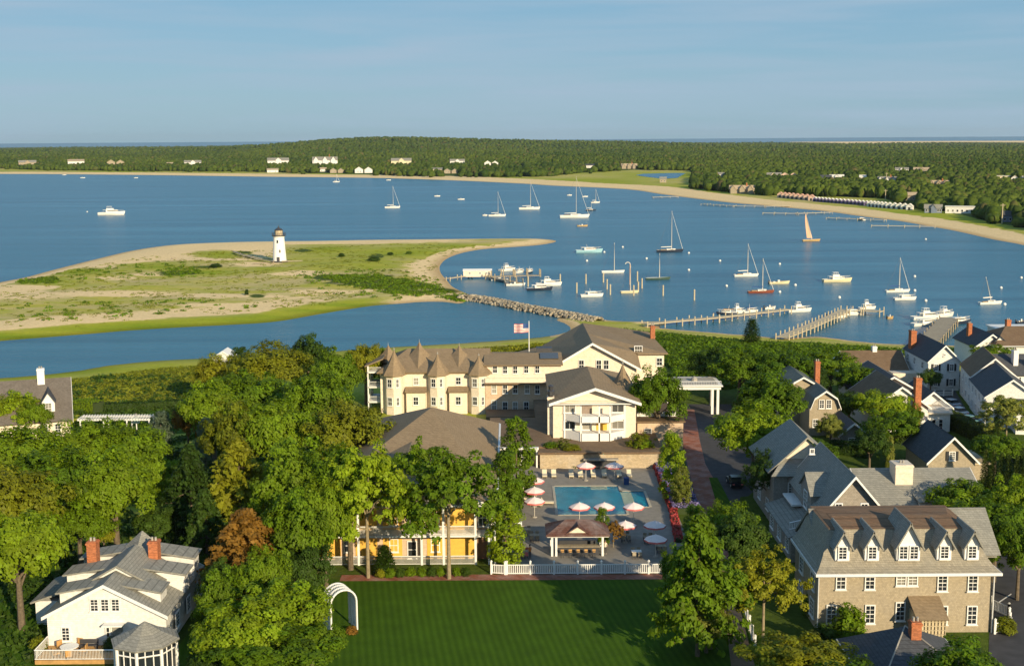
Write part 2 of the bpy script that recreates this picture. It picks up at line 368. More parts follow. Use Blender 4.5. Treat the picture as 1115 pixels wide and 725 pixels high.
reg = np.clip(blob(435, 281, 135, 15) * 2.2, 0, 1) * np.clip((SS - 18) / 10, 0, 1); sand_s *= 1 - .93 * reg; green_s = np.maximum(green_s, reg * .7)
tide = np.clip((18 - dl) / 7, 0, 1) * np.clip((455 - PXX) / 60, 0, 1)
sand_s = np.maximum(sand_s * (1 - tide), np.clip(1 - abs(dl - 31) / 8, 0, 1) * np.clip((520 - PXX) / 60, 0, 1) * .95)
green_s = np.maximum(green_s, tide)
sand = np.where(isS, sand_s, sand); green = np.where(isS, green_s, green); dark = np.where(isS, dark_s, dark)
# the far shore: sand, a grassy strip, then wood floor
fy = np.interp(PXX, FW[:, 0], FW[:, 1]); dfar = np.hypot(TX, TY)
bw = np.interp(PXX, [0, 500, 700, 900, 1115], [75, 90, 60, 34, 26])
sand = np.where(isF, np.clip((bw - SF) / 8, 0, 1), sand)
green = np.where(isF, np.clip(.35 + .65 * np.sin(TX * .02) * np.sin(TY * .013) + .3, 0, 1), green)
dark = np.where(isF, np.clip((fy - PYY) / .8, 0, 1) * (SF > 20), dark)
sand = np.where(isF & (dfar > 9600) & (TX > 2300), 1, sand); dark = np.where(isF & (dfar > 9600) & (TX > 2300), 0, dark)      # the outer bar
# the near shore
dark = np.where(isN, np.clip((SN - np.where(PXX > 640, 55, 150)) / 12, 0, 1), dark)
green = np.where(isN, np.where(PXX < 420, .75, .45), green)
sand = np.where(isN & (PXX > 600), np.clip((5 - SN) / 3, 0, .9), sand)
for b in ((705, 350, 26, 3.5), (735, 372, 30, 1.6)): sand = np.where(isN, np.maximum(sand, blob(*b)), sand)

m, t, b = newmat('land')
def attr(n): a = node(t, 'ShaderNodeAttribute', attribute_name=n); return a.outputs['Fac']
n_big = noise(t, .018, 6, .6); n_mid = noise(t, .09, 6, .65); n_fine = noise(t, .9, 5, .65); n_stretch = noise(t, .05, 6, .65, sc=(.35, 1.6, 1))
c = mixc(t, ramp(t, n_mid, .35, .65), (.52, .45, .09), (.33, .37, .035))
c = mixc(t, math_(t, 'MULTIPLY', ramp(t, noise(t, .045, 6, .7, sc=(.6, 1.4, 1)), .42, .58), .8), c, (.56, .45, .22))
c = mixc(t, attr('green'), c, mixc(t, ramp(t, n_stretch, .35, .65), (.23, .31, .014), (.40, .40, .035)))
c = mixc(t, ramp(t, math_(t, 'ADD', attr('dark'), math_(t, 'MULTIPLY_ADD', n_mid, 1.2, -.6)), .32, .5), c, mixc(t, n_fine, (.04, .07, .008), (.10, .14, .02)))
sm = ramp(t, math_(t, 'ADD', attr('sand'), math_(t, 'MULTIPLY_ADD', math_(t, 'ADD', math_(t, 'MULTIPLY', n_mid, .55), math_(t, 'MULTIPLY', n_stretch, .45)), 2.3, -1.2)), .34, .62)
sc_ = mixc(t, n_fine, (.74, .53, .26), (.92, .72, .40))
c = mixc(t, sm, c, sc_)
g = t.nodes.new('ShaderNodeNewGeometry'); s_ = t.nodes.new('ShaderNodeSeparateXYZ'); t.links.new(g.outputs['Position'], s_.inputs[0])
wet = ramp(t, s_.outputs[2], .05, .42, (.62, .56, .5), (1, 1, 1))
c = mixc(t, .9, c, wet, 'MULTIPLY'); c = mixc(t, .6, c, ramp(t, n_fine, .25, .75, (.72, .72, .72), (1.2, 1.2, 1.2)), 'MULTIPLY')
t.links.new(c, b.inputs['Base Color']); b.inputs['Roughness'].default_value = .95; b.inputs['Specular IOR Level'].default_value = .1
bump(t, b, n_fine, .5, .5)
LAND = m
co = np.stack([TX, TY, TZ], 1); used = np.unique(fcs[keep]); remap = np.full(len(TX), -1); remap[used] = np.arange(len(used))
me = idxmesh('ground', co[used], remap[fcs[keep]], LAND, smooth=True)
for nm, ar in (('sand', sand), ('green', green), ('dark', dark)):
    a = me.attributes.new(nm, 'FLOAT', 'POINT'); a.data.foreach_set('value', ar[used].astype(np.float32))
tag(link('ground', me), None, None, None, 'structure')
# behind the camera the land goes on
mb = MB(); mb.face([(-400, -300, 3.9), (400, -300, 3.9), (400, 5.9, 3.9), (-400, 5.9, 3.9)]); 
gb = tag(link('ground_behind', mb.mesh('ground_behind', plain('rough_grass', (.06, .08, .02), .95))), None, None, None, 'structure')

# water
m, t, b = newmat('sea_water'); b.inputs['Roughness'].default_value = .26; b.inputs['IOR'].default_value = 1.33
ns = noise(t, .012, 5, .6, sc=(.18, 2.4, 1), dist=1.2); nb = noise(t, .004, 3, .5)
c = mixc(t, ramp(t, ns, .35, .7), (.010, .098, .172), (.048, .20, .30)); c = mixc(t, ramp(t, nb, .4, .65), c, (.020, .135, .21))
t.links.new(c, b.inputs['Base Color'])
w1 = noise(t, .35, 4, .6, sc=(.6, 1.3, 1)); w2 = noise(t, 1.7, 3, .6)
bump(t, b, math_(t, 'ADD', w1, math_(t, 'MULTIPLY', w2, .35)), .55, .9); WATER = m
mb = MB()
for k in range(64):
    a0, a1 = 2 * math.pi * k / 64, 2 * math.pi * (k + 1) / 64
    mb.face([(0, 0, 0), (60000 * math.cos(a0), 60000 * math.sin(a0), 0), (60000 * math.cos(a1), 60000 * math.sin(a1), 0)])
tag(link('sea_water', mb.mesh('sea_water', WATER)), None, None, None, 'structure')
mb = MB(); mb.face([(x, y, 1.75) for x, y in pond]); tag(link('pond', mb.mesh('pond', WATER)), None, None, None, 'structure')

# ------------------------------------------------------------------ foliage
def unit(rng, n):
    v = rng.normal(size=(n, 3)); return v / np.linalg.norm(v, axis=1, keepdims=True)
def cards(pos, nrm, size, rng, aspect=.62):
    """four-cornered leaf sprays at pos facing nrm"""
    n = len(pos); nrm = nrm / (np.linalg.norm(nrm, axis=1, keepdims=True) + 1e-9)
    a = np.cross(nrm, unit(rng, n)); a /= (np.linalg.norm(a, axis=1, keepdims=True) + 1e-9); b = np.cross(nrm, a)
    s = (size * rng.uniform(.45, 1.5, n))[:, None]
    q = np.stack([pos - a * s, pos - b * s * aspect, pos + a * s, pos + b * s * aspect * rng.uniform(.7, 1.2, (n, 1))], 1)
    return q.reshape(-1, 3)
def crown(name, seed, mat, centers, radii, per, leaf, mid, up=.35, flat=1.0, out=.6):
    """leaf sprays gathered in clumps; centers/radii give the clumps"""
    rng = np.random.default_rng(seed); P_, N_, T_ = [], [], []
    for c, r in zip(centers, radii):
        n = int(per * (r / np.mean(radii)) ** 2); d = unit(rng, n); d[:, 2] = np.abs(d[:, 2]) * rng.choice([1, 1, 1, -1], n)
        p = c + d * (r * rng.uniform(.55, 1.08, (n, 1))) * np.array([1, 1, flat])
        o = c - mid; o = o / (np.linalg.norm(o) + 1e-6)
        P_.append(p); N_.append(d * .8 + o * out + rng.normal(size=(n, 3)) * .42 + np.array([0, 0, up])); T_.append(np.clip(rng.normal(.5, .16) + rng.normal(0, .17, n), 0, 1))
    p = np.concatenate(P_); q = cards(p, np.concatenate(N_), leaf, rng)
    return npmesh(name, q, len(p), mat, np.concatenate(T_))
def limbs(mb, h, tips, r0, rng, fork=.38):
    mb.tube((0, 0, -.6), (0, 0, h * fork), r0 * 1.15, r0 * .8, 8); mb.tube((0, 0, h * fork), (0.1, 0, h * .72), r0 * .8, r0 * .3, 7)
    for t in tips:
        a = Vector((0, 0, h * rng.uniform(fork * .8, fork * 1.5))); b = Vector(t); mid = a.lerp(b, .5) + Vector((0, 0, h * .03))
        mb.tube(a, mid, r0 * .42, r0 * .27, 6, caps=False); mb.tube(mid, b, r0 * .27, r0 * .08, 5, caps=False)
G1 = leafmat('broad_leaf', (.100, .185, .006), (.18, .22, .008)); G2 = leafmat('bright_leaf', (.150, .245, .008), (.25, .28, .010))
G3 = leafmat('dark_leaf', (.045, .090, .010), (.07, .11, .012)); G4 = leafmat('olive_leaf', (.165, .195, .010), (.24, .21, .012))
G5 = leafmat('rust_leaf', (.22, .125, .022), (.28, .14, .02)); G6 = leafmat('pale_leaf', (.17, .20, .03), (.28, .28, .06))
G7 = leafmat('blue_green_leaf', (.10, .14, .09), (.12, .15, .08)); G8 = leafmat('hedge_leaf', (.07, .105, .015), (.10, .11, .015))
MARSH = leafmat('marsh_leaf', (.22, .25, .018), (.30, .27, .03))
PROTO = {}
LEAF = dict(g=G1, b=G2, d=G3, o=G4, r=G5, p=G6, u=G7, h=G8)
CROWNS = {}
def proto(kind, var, colour):
    """unit prototypes: height 12 m, crown radius about 5 m (see H0, R0)"""
    key = (kind, var, colour)
    if key in PROTO: return PROTO[key]
    sk = (kind, var)
    if sk not in CROWNS:
        seed = sum(ord(ch) for ch in kind) * 17 + var * 101; rng = np.random.default_rng(seed); tr = MB(); H0 = 12.0
        if kind == 'broad':
            nl = 11; lob = []
            for k in range(nl):
                a = 2.4 * k + rng.uniform(-.5, .5); e = rng.uniform(-.25, .95); rr = math.sqrt(max(0, 1 - e * e)) if e > 0 else 1
                lob.append((np.array([math.cos(a) * rr * 3.1, math.sin(a) * rr * 3.1, 7.2 + e * 3.0]), rng.uniform(1.5, 2.3)))
            lob.append((np.array([0, 0, 9.4]), 2.2)); lob.append((np.array([.3, 0, 7]), 2.6))
            C, Rr = [], []
            for c, r in lob:
                for d in unit(rng, 13):
                    if d[2] < -.7: continue
                    C.append(c + d * r * rng.uniform(.8, 1.28)); Rr.append(rng.uniform(.5, 1.05))
            cm = crown('crown', seed, G1, C, Rr, 100, .185, np.array([0, 0, 6.5]), out=.75)
            limbs(tr, H0, [c for c, r in lob[:7]], .34, rng)
        elif kind == 'airy':                           # open crown: limbs and what stands behind show through
            C, Rr, tips = [], [], []
            for k in range(22):
                a = 2.4 * k; rr = 4.6 * math.sqrt((k + .6) / 22); z = 10.8 - 5.2 * (rr / 4.6) ** 2 + rng.uniform(-.9, .9); tip = np.array([math.cos(a) * rr, math.sin(a) * rr, z]); tips.append(tip)
                for q in range(8): C.append(tip + rng.normal(size=3) * np.array([.95, .95, .5])); Rr.append(rng.uniform(.45, .8))
            cm = crown('crown', seed, G1, C, Rr, 66, .18, np.array([0, 0, 5.0]), flat=.7)
            limbs(tr, H0, tips[::2], .19, rng, .45)
        elif kind == 'column':
            C, Rr = [], []
            for k in range(120):
                z = rng.uniform(.9, 11.6); w = 2.1 * math.sin(math.pi * min(1, (z / 12) * .80 + .16)) ** .8 + .25; a = rng.uniform(0, 6.28)
                w *= rng.uniform(.55, 1.1); C.append(np.array([math.cos(a) * w, math.sin(a) * w, z])); Rr.append(rng.uniform(.5, .8))
            cm = crown('crown', seed, G1, C, Rr, 58, .19, np.array([0, 0, 5.0])); tr.tube((0, 0, -.5), (0, 0, 9), .22, .06, 7)
        elif kind == 'spire':                          # clipped evergreen
            C, Rr = [], []
            for k in range(90):
                z = 12 * (k + .5) / 90; w = 1.15 * (1 - (z / 12) ** 2.2) ** .8 + .08; a = 2.4 * k; C.append(np.array([math.cos(a) * w * .75, math.sin(a) * w * .75, z])); Rr.append(.5 + .3 * (1 - z / 12))
            cm = crown('crown', seed, G1, C, Rr, 55, .15, np.array([0, 0, 4.0])); tr.tube((0, 0, -.5), (0, 0, 8), .16, .05, 6)
        elif kind == 'pine':                           # tiers of long branches
            C, Rr = [], []
            for k in range(26):
                z = 2.2 + 9.4 * k / 26; L = 4.6 * (1 - (k / 26) ** 1.5) + .5; n = 5
                for j in range(n):
                    a = 2.4 * k + j * 6.28 / n + rng.uniform(-.3, .3); Lj = L * rng.uniform(.6, 1.1)
                    for q in (.45, .75, 1.0): C.append(np.array([math.cos(a) * Lj * q, math.sin(a) * Lj * q, z - .5 * q * q + rng.uniform(-.1, .1)])); Rr.append(rng.uniform(.4, .75))
                    if k % 3 == 0: tr.tube((0, 0, z - .2), (math.cos(a) * Lj, math.sin(a) * Lj, z - .5), .07, .02, 4, caps=False)
            cm = crown('crown', seed, G1, C, Rr, 24, .24, np.array([0, 0, 4.0]), up=.5, flat=.5); tr.tube((0, 0, -.5), (0, 0, 11.5), .3, .04, 8)
        elif kind == 'bush':                           # height 12 -> scaled down; leaves sized to suit
            C, Rr = [], []
            for k in range(75):
                d = unit(rng, 1)[0]; d[2] = abs(d[2]); C.append(d * np.array([4.2, 4.2, 8.5]) * rng.uniform(.6, 1) + np.array([0, 0, 1.6])); Rr.append(rng.uniform(1.0, 1.8))
            cm = crown('foliage', seed, G1, C, Rr, 30, .52, np.array([0, 0, 3.0])); tr.tube((0, 0, -.6), (0, 0, 5), .3, .15, 6)
        elif kind == 'far':                            # for trees hundreds of metres off
            C, Rr = [], []
            for k in range(20):
                d = unit(rng, 1)[0]; C.append(d * np.array([3.3, 3.3, 3.6]) * rng.uniform(.6, 1) + np.array([0, 0, 6.8])); Rr.append(rng.uniform(1.2, 2.1))
            cm = crown('crown', seed, G1, C, Rr, 15, .75, np.array([0, 0, 5.5])); tr.tube((0, 0, -1), (0, 0, 7), .3, .15, 5)
        CROWNS[sk] = (cm, tr.mesh('trunk', BARK))
    cm, tm = CROWNS[sk]
    if colour != 'g' or True:
        cm = cm.copy(); cm.materials[0] = LEAF[colour]
    PROTO[key] = (cm, tm); return PROTO[key]
_at = {}
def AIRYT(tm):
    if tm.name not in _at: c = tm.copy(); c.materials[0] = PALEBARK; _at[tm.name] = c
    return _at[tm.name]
NAMES = dict(broad='broadleaf_tree', airy='open_crowned_tree', column='columnar_tree', spire='arborvitae', pine='pine_tree', bush='shrub', far='broadleaf_tree')
CATS = dict(broad='tree', airy='tree', column='tree', spire='tree', pine='tree', bush='shrub', far='tree')
_tc = [0]
def put_tree(kind, colour, X, Y, z, wid, h, label, group=None, var=None):
    _tc[0] += 1; i = _tc[0]; cm, tm = proto(kind, (i % 3) if var is None else var, colour)
    R0 = dict(broad=9.6, airy=9.8, column=4.6, spire=2.4, pine=9.4, bush=10.0, far=8.6)[kind]
    e = thing(NAMES[kind], label, CATS[kind], (X, Y, z), (i * 2.399) % 6.28, group); e.scale = (wid / R0, wid / R0, h / 12.0)
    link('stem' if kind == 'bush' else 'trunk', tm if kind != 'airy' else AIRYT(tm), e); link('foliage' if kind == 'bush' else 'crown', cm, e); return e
TREES = []
def tree(kind, colour, x, ytop, wpx, h, label, group=None, zg=4.0, var=None):
    """a tree whose top shows at (x, ytop) in the photograph"""
    X, Y = P(x, ytop, zg + h); w = wpx * mpp(X, Y, zg + h * .6); TREES.append((X, Y, w)); return put_tree(kind, colour, X, Y, zg, w, h, label, group, var)
exec_later = []

# ------------------------------------------------------------------ far houses (places first: the wood keeps clear of them)
FARH = [  # x, y of the foot, width px, wall colour, roof colour, shape, label
    (30, 180.5, 18, 't', 'g', 'wide', 'tan beach house, leftmost house on the far shore'),
    (83, 180, 17, 'w', 't', 'box', 'boxy white-walled house on the far shore, second from the left'),
    (126, 180.5, 18, 't', 't', 'two', 'tan house with two gables on the far shore above the motor cruiser'),
    (185, 180.5, 7, 't', 't', 'box', 'tiny tan cottage on the far shore between two wider houses'),
    (210, 180.5, 18, 'w', 'g', 'wide', 'long low white house on the far shore, left of the lighthouse'),
    (303, 179.5, 23, 'w', 'g', 'wide', 'long pale house directly behind the lighthouse lantern'),
    (297, 188, 12, 'w', 't', 'box', 'small white boathouse at the beach below the long pale house'),
    (354, 180, 27, 'w', 'g', 'many', 'large white many-gabled house on the far shore right of the lighthouse'),
    (352, 187, 7, 'w', 't', 'box', 'small white cottage below the many-gabled house'),
    (367, 188.5, 15, 't', 'g', 'two', 'grey and tan double cottage close to the far beach'),
    (396, 188.5, 19, 'w', 'g', 'two', 'white and grey cottages joined together above the far beach'),
    (424, 166, 12, 't', 't', 'wide', 'tan house high on the wooded hill, alone near the skyline'),
    (437, 179.5, 22, 'y', 'g', 'wide', 'pale yellow house on a lawn halfway up the far wood'),
    (476, 187.5, 12, 'y', 'g', 'box', 'yellowish house beside two grey ones by the far beach'),
    (491, 189, 15, 't', 'g', 'two', 'grey roofed twin cottage by the far beach, middle of the bay'),
    (498, 178.5, 16, 'w', 'g', 'wide', 'low white house in the far wood above the twin cottage'),
    (535, 180.5, 15, 'w', 'w', 'two', 'white house with butterfly of two roofs above the middle of the bay'),
    (643, 183, 11, 'w', 'd', 'box', 'dark roofed white house left of the marsh meadow'),
    (685, 184, 17, 't', 't', 'many', 'steep tan gabled house on the meadow edge left of the pond'),
    (722, 199, 7, 't', 'g', 'box', 'small grey hut in the scrub below the pond'),
    (785, 193.5, 7, 'w', 'g', 'box', 'small pale roof among the trees right of the pond'),
    (808, 211, 27, 't', 't', 'many', 'big tan shingled house at the right bay beach left of the cabins'),
    (842, 193.5, 17, 'y', 'g', 'wide', 'long low yellowish house in the wood left of a pink house'),
    (859, 194, 17, 'p', 't', 'two', 'pinkish house with two chimneys in the wood behind the cabins'),
    (899, 197, 12, 'b', 'd', 'box', 'blue-grey house joined by a white roofed one in the wood'),
    (911, 195.5, 15, 'w', 'w', 'wide', 'white roofed house beside the blue-grey house'),
    (940, 197, 8, 'w', 'w', 'box', 'small white cottage alone among bright trees'),
    (966, 199, 20, 'w', 'g', 'many', 'white and grey rambling house behind a pole in the wood'),
    (982, 187, 14, 'w', 'g', 'wide', 'low pale house high in the right wood, left one of a pair'),
    (1003, 187.5, 16, 't', 't', 'wide', 'low tan house high in the right wood, right one of a pair'),
    (1022, 203.5, 21, 't', 't', 'many', 'big weathered house with hip roof in the right wood'),
    (992, 218.5, 11, 't', 't', 'box', 'small square tan house just above the white cabins'),
    (1016, 232, 18, 'b', 'g', 'wide', 'grey shed joined to the long white flat roofed club house'),
    (1045, 232.5, 30, 'w', 'w', 'flat', 'long white flat roofed club house behind the right beach'),
    (1092, 196, 14, 'y', 'w', 'flat', 'pale flat house near the right edge of the far wood'),
    (1109, 197.5, 15, 'w', 't', 'two', 'white house with tan gables at the right edge of the far wood'),
    (1097, 242, 11, 'b', 'd', 'box', 'dark blue boxy house low behind the right beach')]
FH = []
for (x, y, w, wc, rc, sh, lab) in FARH:
    X, Y = P(x, y, 4.5)
    for _ in range(4):
        z = float(relief(np.array([X]), np.array([Y]))[0][0]); X, Y = P(x, y, z)
    FH.append((X, Y, z, w * mpp(X, Y, z)))

# ------------------------------------------------------------------ the far wood
rng = np.random.default_rng(5)
def ico():
    t_ = (1 + 5 ** .5) / 2
    v = np.array([(-1, t_, 0), (1, t_, 0), (-1, -t_, 0), (1, -t_, 0), (0, -1, t_), (0, 1, t_), (0, -1, -t_), (0, 1, -t_), (t_, 0, -1), (t_, 0, 1), (-t_, 0, -1), (-t_, 0, 1)], float)
    f = [(0, 11, 5), (0, 5, 1), (0, 1, 7), (0, 7, 10), (0, 10, 11), (1, 5, 9), (5, 11, 4), (11, 10, 2), (10, 7, 6), (7, 1, 8), (3, 9, 4), (3, 4, 2), (3, 2, 6), (3, 6, 8), (3, 8, 9), (4, 9, 5), (2, 4, 11), (6, 2, 10), (8, 6, 7), (9, 8, 1)]
    v = [tuple(q / np.linalg.norm(q)) for q in v]; c = {}; out = []
    def mid(a, b):
        k = (min(a, b), max(a, b))
        if k not in c:
            q = np.array(v[a]) + np.array(v[b]); v.append(tuple(q / np.linalg.norm(q))); c[k] = len(v) - 1
        return c[k]
    for a, b_, d in f:
        x, y, z = mid(a, b_), mid(b_, d), mid(d, a); out += [(a, x, z), (b_, y, x), (d, z, y), (x, y, z)]
    return np.array(v), np.array(out)
IV, IF = ico()
pts = []
r0 = 640.0
while r0 < 10500:
    sp = max(6.5, r0 * .0038) if r0 < 4600 else r0 * .0055
    a = np.arange(math.radians(-34), math.radians(34), sp / r0); rr = r0 + rng.uniform(-.5, .5, len(a)) * sp * 1.3; a = a + rng.uniform(-.5, .5, len(a)) * sp / r0
    pts.append(np.stack([rr * np.sin(a), rr * np.cos(a)], 1)); r0 += sp * (1.15 if r0 < 1500 else 1.8 if r0 < 3000 else 2.6)
pts = np.concatenate(pts); Z_, _, _, SF_ = relief(pts[:, 0], pts[:, 1]); ppx, ppy = pix(pts[:, 0], pts[:, 1], Z_)
ok = (SF_ > 24) & (ppy < np.interp(ppx, FW[:, 0], FW[:, 1]) - .2 + rng.normal(0, .5, len(pts))) & (pdist(pts[:, 0], pts[:, 1], pond) > 20) & ~inpoly(pts[:, 0], pts[:, 1], pond)
for (X, Y, z, w) in FH:
    d = math.hypot(X, Y); ux, uy = X / d, Y / d
    al = (pts[:, 0] - X) * ux + (pts[:, 1] - Y) * uy; la = abs((pts[:, 0] - X) * uy - (pts[:, 1] - Y) * ux)
    ok &= ~((la < w * .55 + 2) & (al > -min(230, d * .11)) & (al < 14))
# small clearings and lanes
cl = np.sin(pts[:, 0] * .013 + 2 * np.sin(pts[:, 1] * .006)) * np.sin(pts[:, 1] * .011 + 1.7)
dd = np.hypot(pts[:, 0], pts[:, 1])
ok &= ~((cl > .86) & (dd < 2800)) & ~((pts[:, 0] > 2100) & (dd > 8900))
pts, Z_, dd = pts[ok], Z_[ok], dd[ok]
# the three hundred that show largest are trees of their own
order = np.argsort(dd); near_i = order[:290]; far_i = order[290:]
G_FAR = 'separate trees along the front of the far wood'
for q in near_i:
    i_ = int(q); k_ = rng.integers(0, 10); colr = 'gggbodgodg'[k_]; s = rng.uniform(.8, 1.35)
    put_tree('far', colr, float(pts[i_, 0]), float(pts[i_, 1]), float(Z_[i_]) - .3, 8.0 * s * rng.uniform(.9, 1.2), 7.6 * s, 'round green tree in the front rows of the far wood above the right beach', G_FAR)
n = len(far_i); d_ = dd[far_i]; scl = np.maximum(1, d_ / 2600) ** .55 * rng.uniform(.6, 1.5, n); hgt = rng.uniform(3.0, 6.2, n) * np.maximum(1, d_ / 4200) ** .3
jit = rng.uniform(.72, 1.25, (n, len(IV), 1)); rotz = rng.uniform(0, 6.28, n)
hgt *= np.where((pts[far_i, 0] > 1900) & (d_ > 5500), .6, 1.0); vx = IV[None] * jit; cx, sx = np.cos(rotz)[:, None], np.sin(rotz)[:, None]
vv = np.stack([vx[..., 0] * cx - vx[..., 1] * sx, vx[..., 0] * sx + vx[..., 1] * cx, vx[..., 2]], -1)
vv *= np.stack([scl * 4.0, scl * 4.0, hgt], 1)[:, None, :]; vv += np.stack([pts[far_i, 0], pts[far_i, 1], Z_[far_i] + hgt * .8], 1)[:, None, :]
fcs2 = (IF[None] + (np.arange(n) * len(IV))[:, None, None]).reshape(-1, 3)
patch = .5 + .5 * np.sin(pts[far_i, 0] * .009 + 2 * np.sin(pts[far_i, 1] * .0021)) * np.sin(pts[far_i, 1] * .0034 + 1)
tone = np.clip(np.repeat(rng.uniform(0, 1, n) * .5 + patch * .38, len(IF)) + rng.uniform(0, .25, n * len(IF)), 0, 1)
m, t, b = newmat('wood_canopy'); a = node(t, 'ShaderNodeAttribute', attribute_name='tone')
c = mixc(t, a.outputs['Fac'], (.020, .048, .010), (.095, .130, .020)); c = mixc(t, ramp(t, noise(t, .05, 3), .58, .7), c, (.12, .10, .04)); c = mixc(t, .7, c, ramp(t, noise(t, .6, 3), .3, .7, (.45, .45, .45), (1.3, 1.3, 1.3)), 'MULTIPLY')
t.links.new(c, b.inputs['Base Color']); b.inputs['Roughness'].default_value = 1; b.inputs['Specular IOR Level'].default_value = .05
tag(link('far_wood', idxmesh('far_wood', vv.reshape(-1, 3), fcs2, m, tone)), 'dense green wood covering the low hills across the bay', 'wood', None, 'stuff')

# ------------------------------------------------------------------ scrub, marsh grass and undergrowth (nobody could count it)
def scatter(name, label, cat, mat, XY, zf, size, hgt, per, leaf, seed, flat=.6):
    rng = np.random.default_rng(seed); n = len(XY); sz = rng.uniform(.55, 1.3, n) * size; hh = rng.uniform(.5, 1.25, n) * hgt
    d = unit(rng, n * per).reshape(n, per, 3); d[..., 2] = abs(d[..., 2])
    p = d * rng.uniform(.5, 1.05, (n, per, 1)) * np.stack([sz, sz, hh], 1)[:, None, :]; p[..., 0] += XY[:, 0, None]; p[..., 1] += XY[:, 1, None]; p[..., 2] += zf[:, None]
    nn = d + rng.normal(size=d.shape) * .45 + np.array([0, 0, .3]); q = cards(p.reshape(-1, 3), nn.reshape(-1, 3), leaf, rng)
    to = np.clip(np.repeat(rng.normal(.5, .2, n), per) + rng.normal(0, .14, n * per), 0, 1)
    return tag(link(name, npmesh(name, q, n * per, mat, to)), label, cat, None, 'stuff')
def fill(poly_px, n, seed, z=3.0):
    """random ground points inside a photo outline"""
    poly = [P(x, y, z) for x, y in poly_px]; a = np.array(poly); rng = np.random.default_rng(seed)
    p = rng.uniform(a.min(0), a.max(0), (n * 12, 2)); p = p[inpoly(p[:, 0], p[:, 1], poly)][:n]; return p
NOGO = []      # world rectangles (x0,y0,x1,y1) kept clear of undergrowth
def clear(p):
    k = np.ones(len(p), bool)
    for (x0, y0, x1, y1) in NOGO: k &= ~((p[:, 0] > x0) & (p[:, 0] < x1) & (p[:, 1] > y0) & (p[:, 1] < y1))
    return p[k]

# ------------------------------------------------------------------ building kit (parts are given in the thing's own coordinates)
WINC = {}
def win_meshes(w, h, cols, rows, frame_mat):
    k = (round(w, 2), round(h, 2), cols, rows, frame_mat.name)
    if k in WINC: return WINC[k]
    f = MB(); t_ = .11; d0, d1 = -.09, .03
    f.box(-w / 2, d0, 0, -w / 2 + t_, d1, h); f.box(w / 2 - t_, d0, 0, w / 2, d1, h); f.box(-w / 2 + t_, d0, 0, w / 2 - t_, d1, t_); f.box(-w / 2 + t_, d0, h - t_, w / 2 - t_, d1, h)
    f.box(-w / 2 - .08, d0 - .07, -.08, w / 2 + .08, d1, 0)
    iw = w - 2 * t_; ih = h - 2 * t_
    for c in range(1, cols): x = -iw / 2 + iw * c / cols; f.box(x - .022, -.06, t_, x + .022, -.035, h - t_)
    for r in range(1, rows): z = t_ + ih * r / rows; k_ = .04 if r * 2 == rows else .02; f.box(-iw / 2, -.062, z - k_, iw / 2, -.036, z + k_)
    g = MB(); g.box(-iw / 2, -.03, t_, iw / 2, .0, h - t_)
    WINC[k] = (f.mesh('window', frame_mat), g.mesh('pane', GLASS)); return WINC[k]
SHUT = {}
def shutter_mesh(w, h):
    k = (round(w, 2), round(h, 2))
    if k not in SHUT:
        m_ = MB(); m_.box(-w / 2, -.07, 0, w / 2, .02, h)
        n = int(h / .12)
        for i in range(n): m_.box(-w / 2 + .05, -.095, .04 + i * h / n, w / 2 - .05, -.07, .04 + i * h / n + .06)
        SHUT[k] = m_.mesh('shutter', BLACK)
    return SHUT[k]
KY = dict(mansard_house=1.7, front_gabled_inn=1.8, hip_gabled_house=1.8, long_roofed_house=1.7, charcoal_roofed_cottage=1.4, gambrel_cottage=1.6, dark_gabled_shed=1.6, brown_roofed_house=1.5, slate_roofed_house=1.7, chimney_house=1.6, black_shuttered_house=1.7, long_white_house=1.5,
    tan_gabled_cottage=1.6, hip_roofed_villa=1.5, black_roofed_white_house=1.5, small_white_wing_house=1.6, harbour_house=1.3, white_house=1.5, shingled_cottage=1.4, rear_gable_building=1.8, retaining_wall=1.8, bay_front_annex=1.6, link_building=1.8, service_building=1.5, drive_canopy=1.4, hotel_wing=1.3, hotel_main_block=1.25)   # depth of each building against its plan
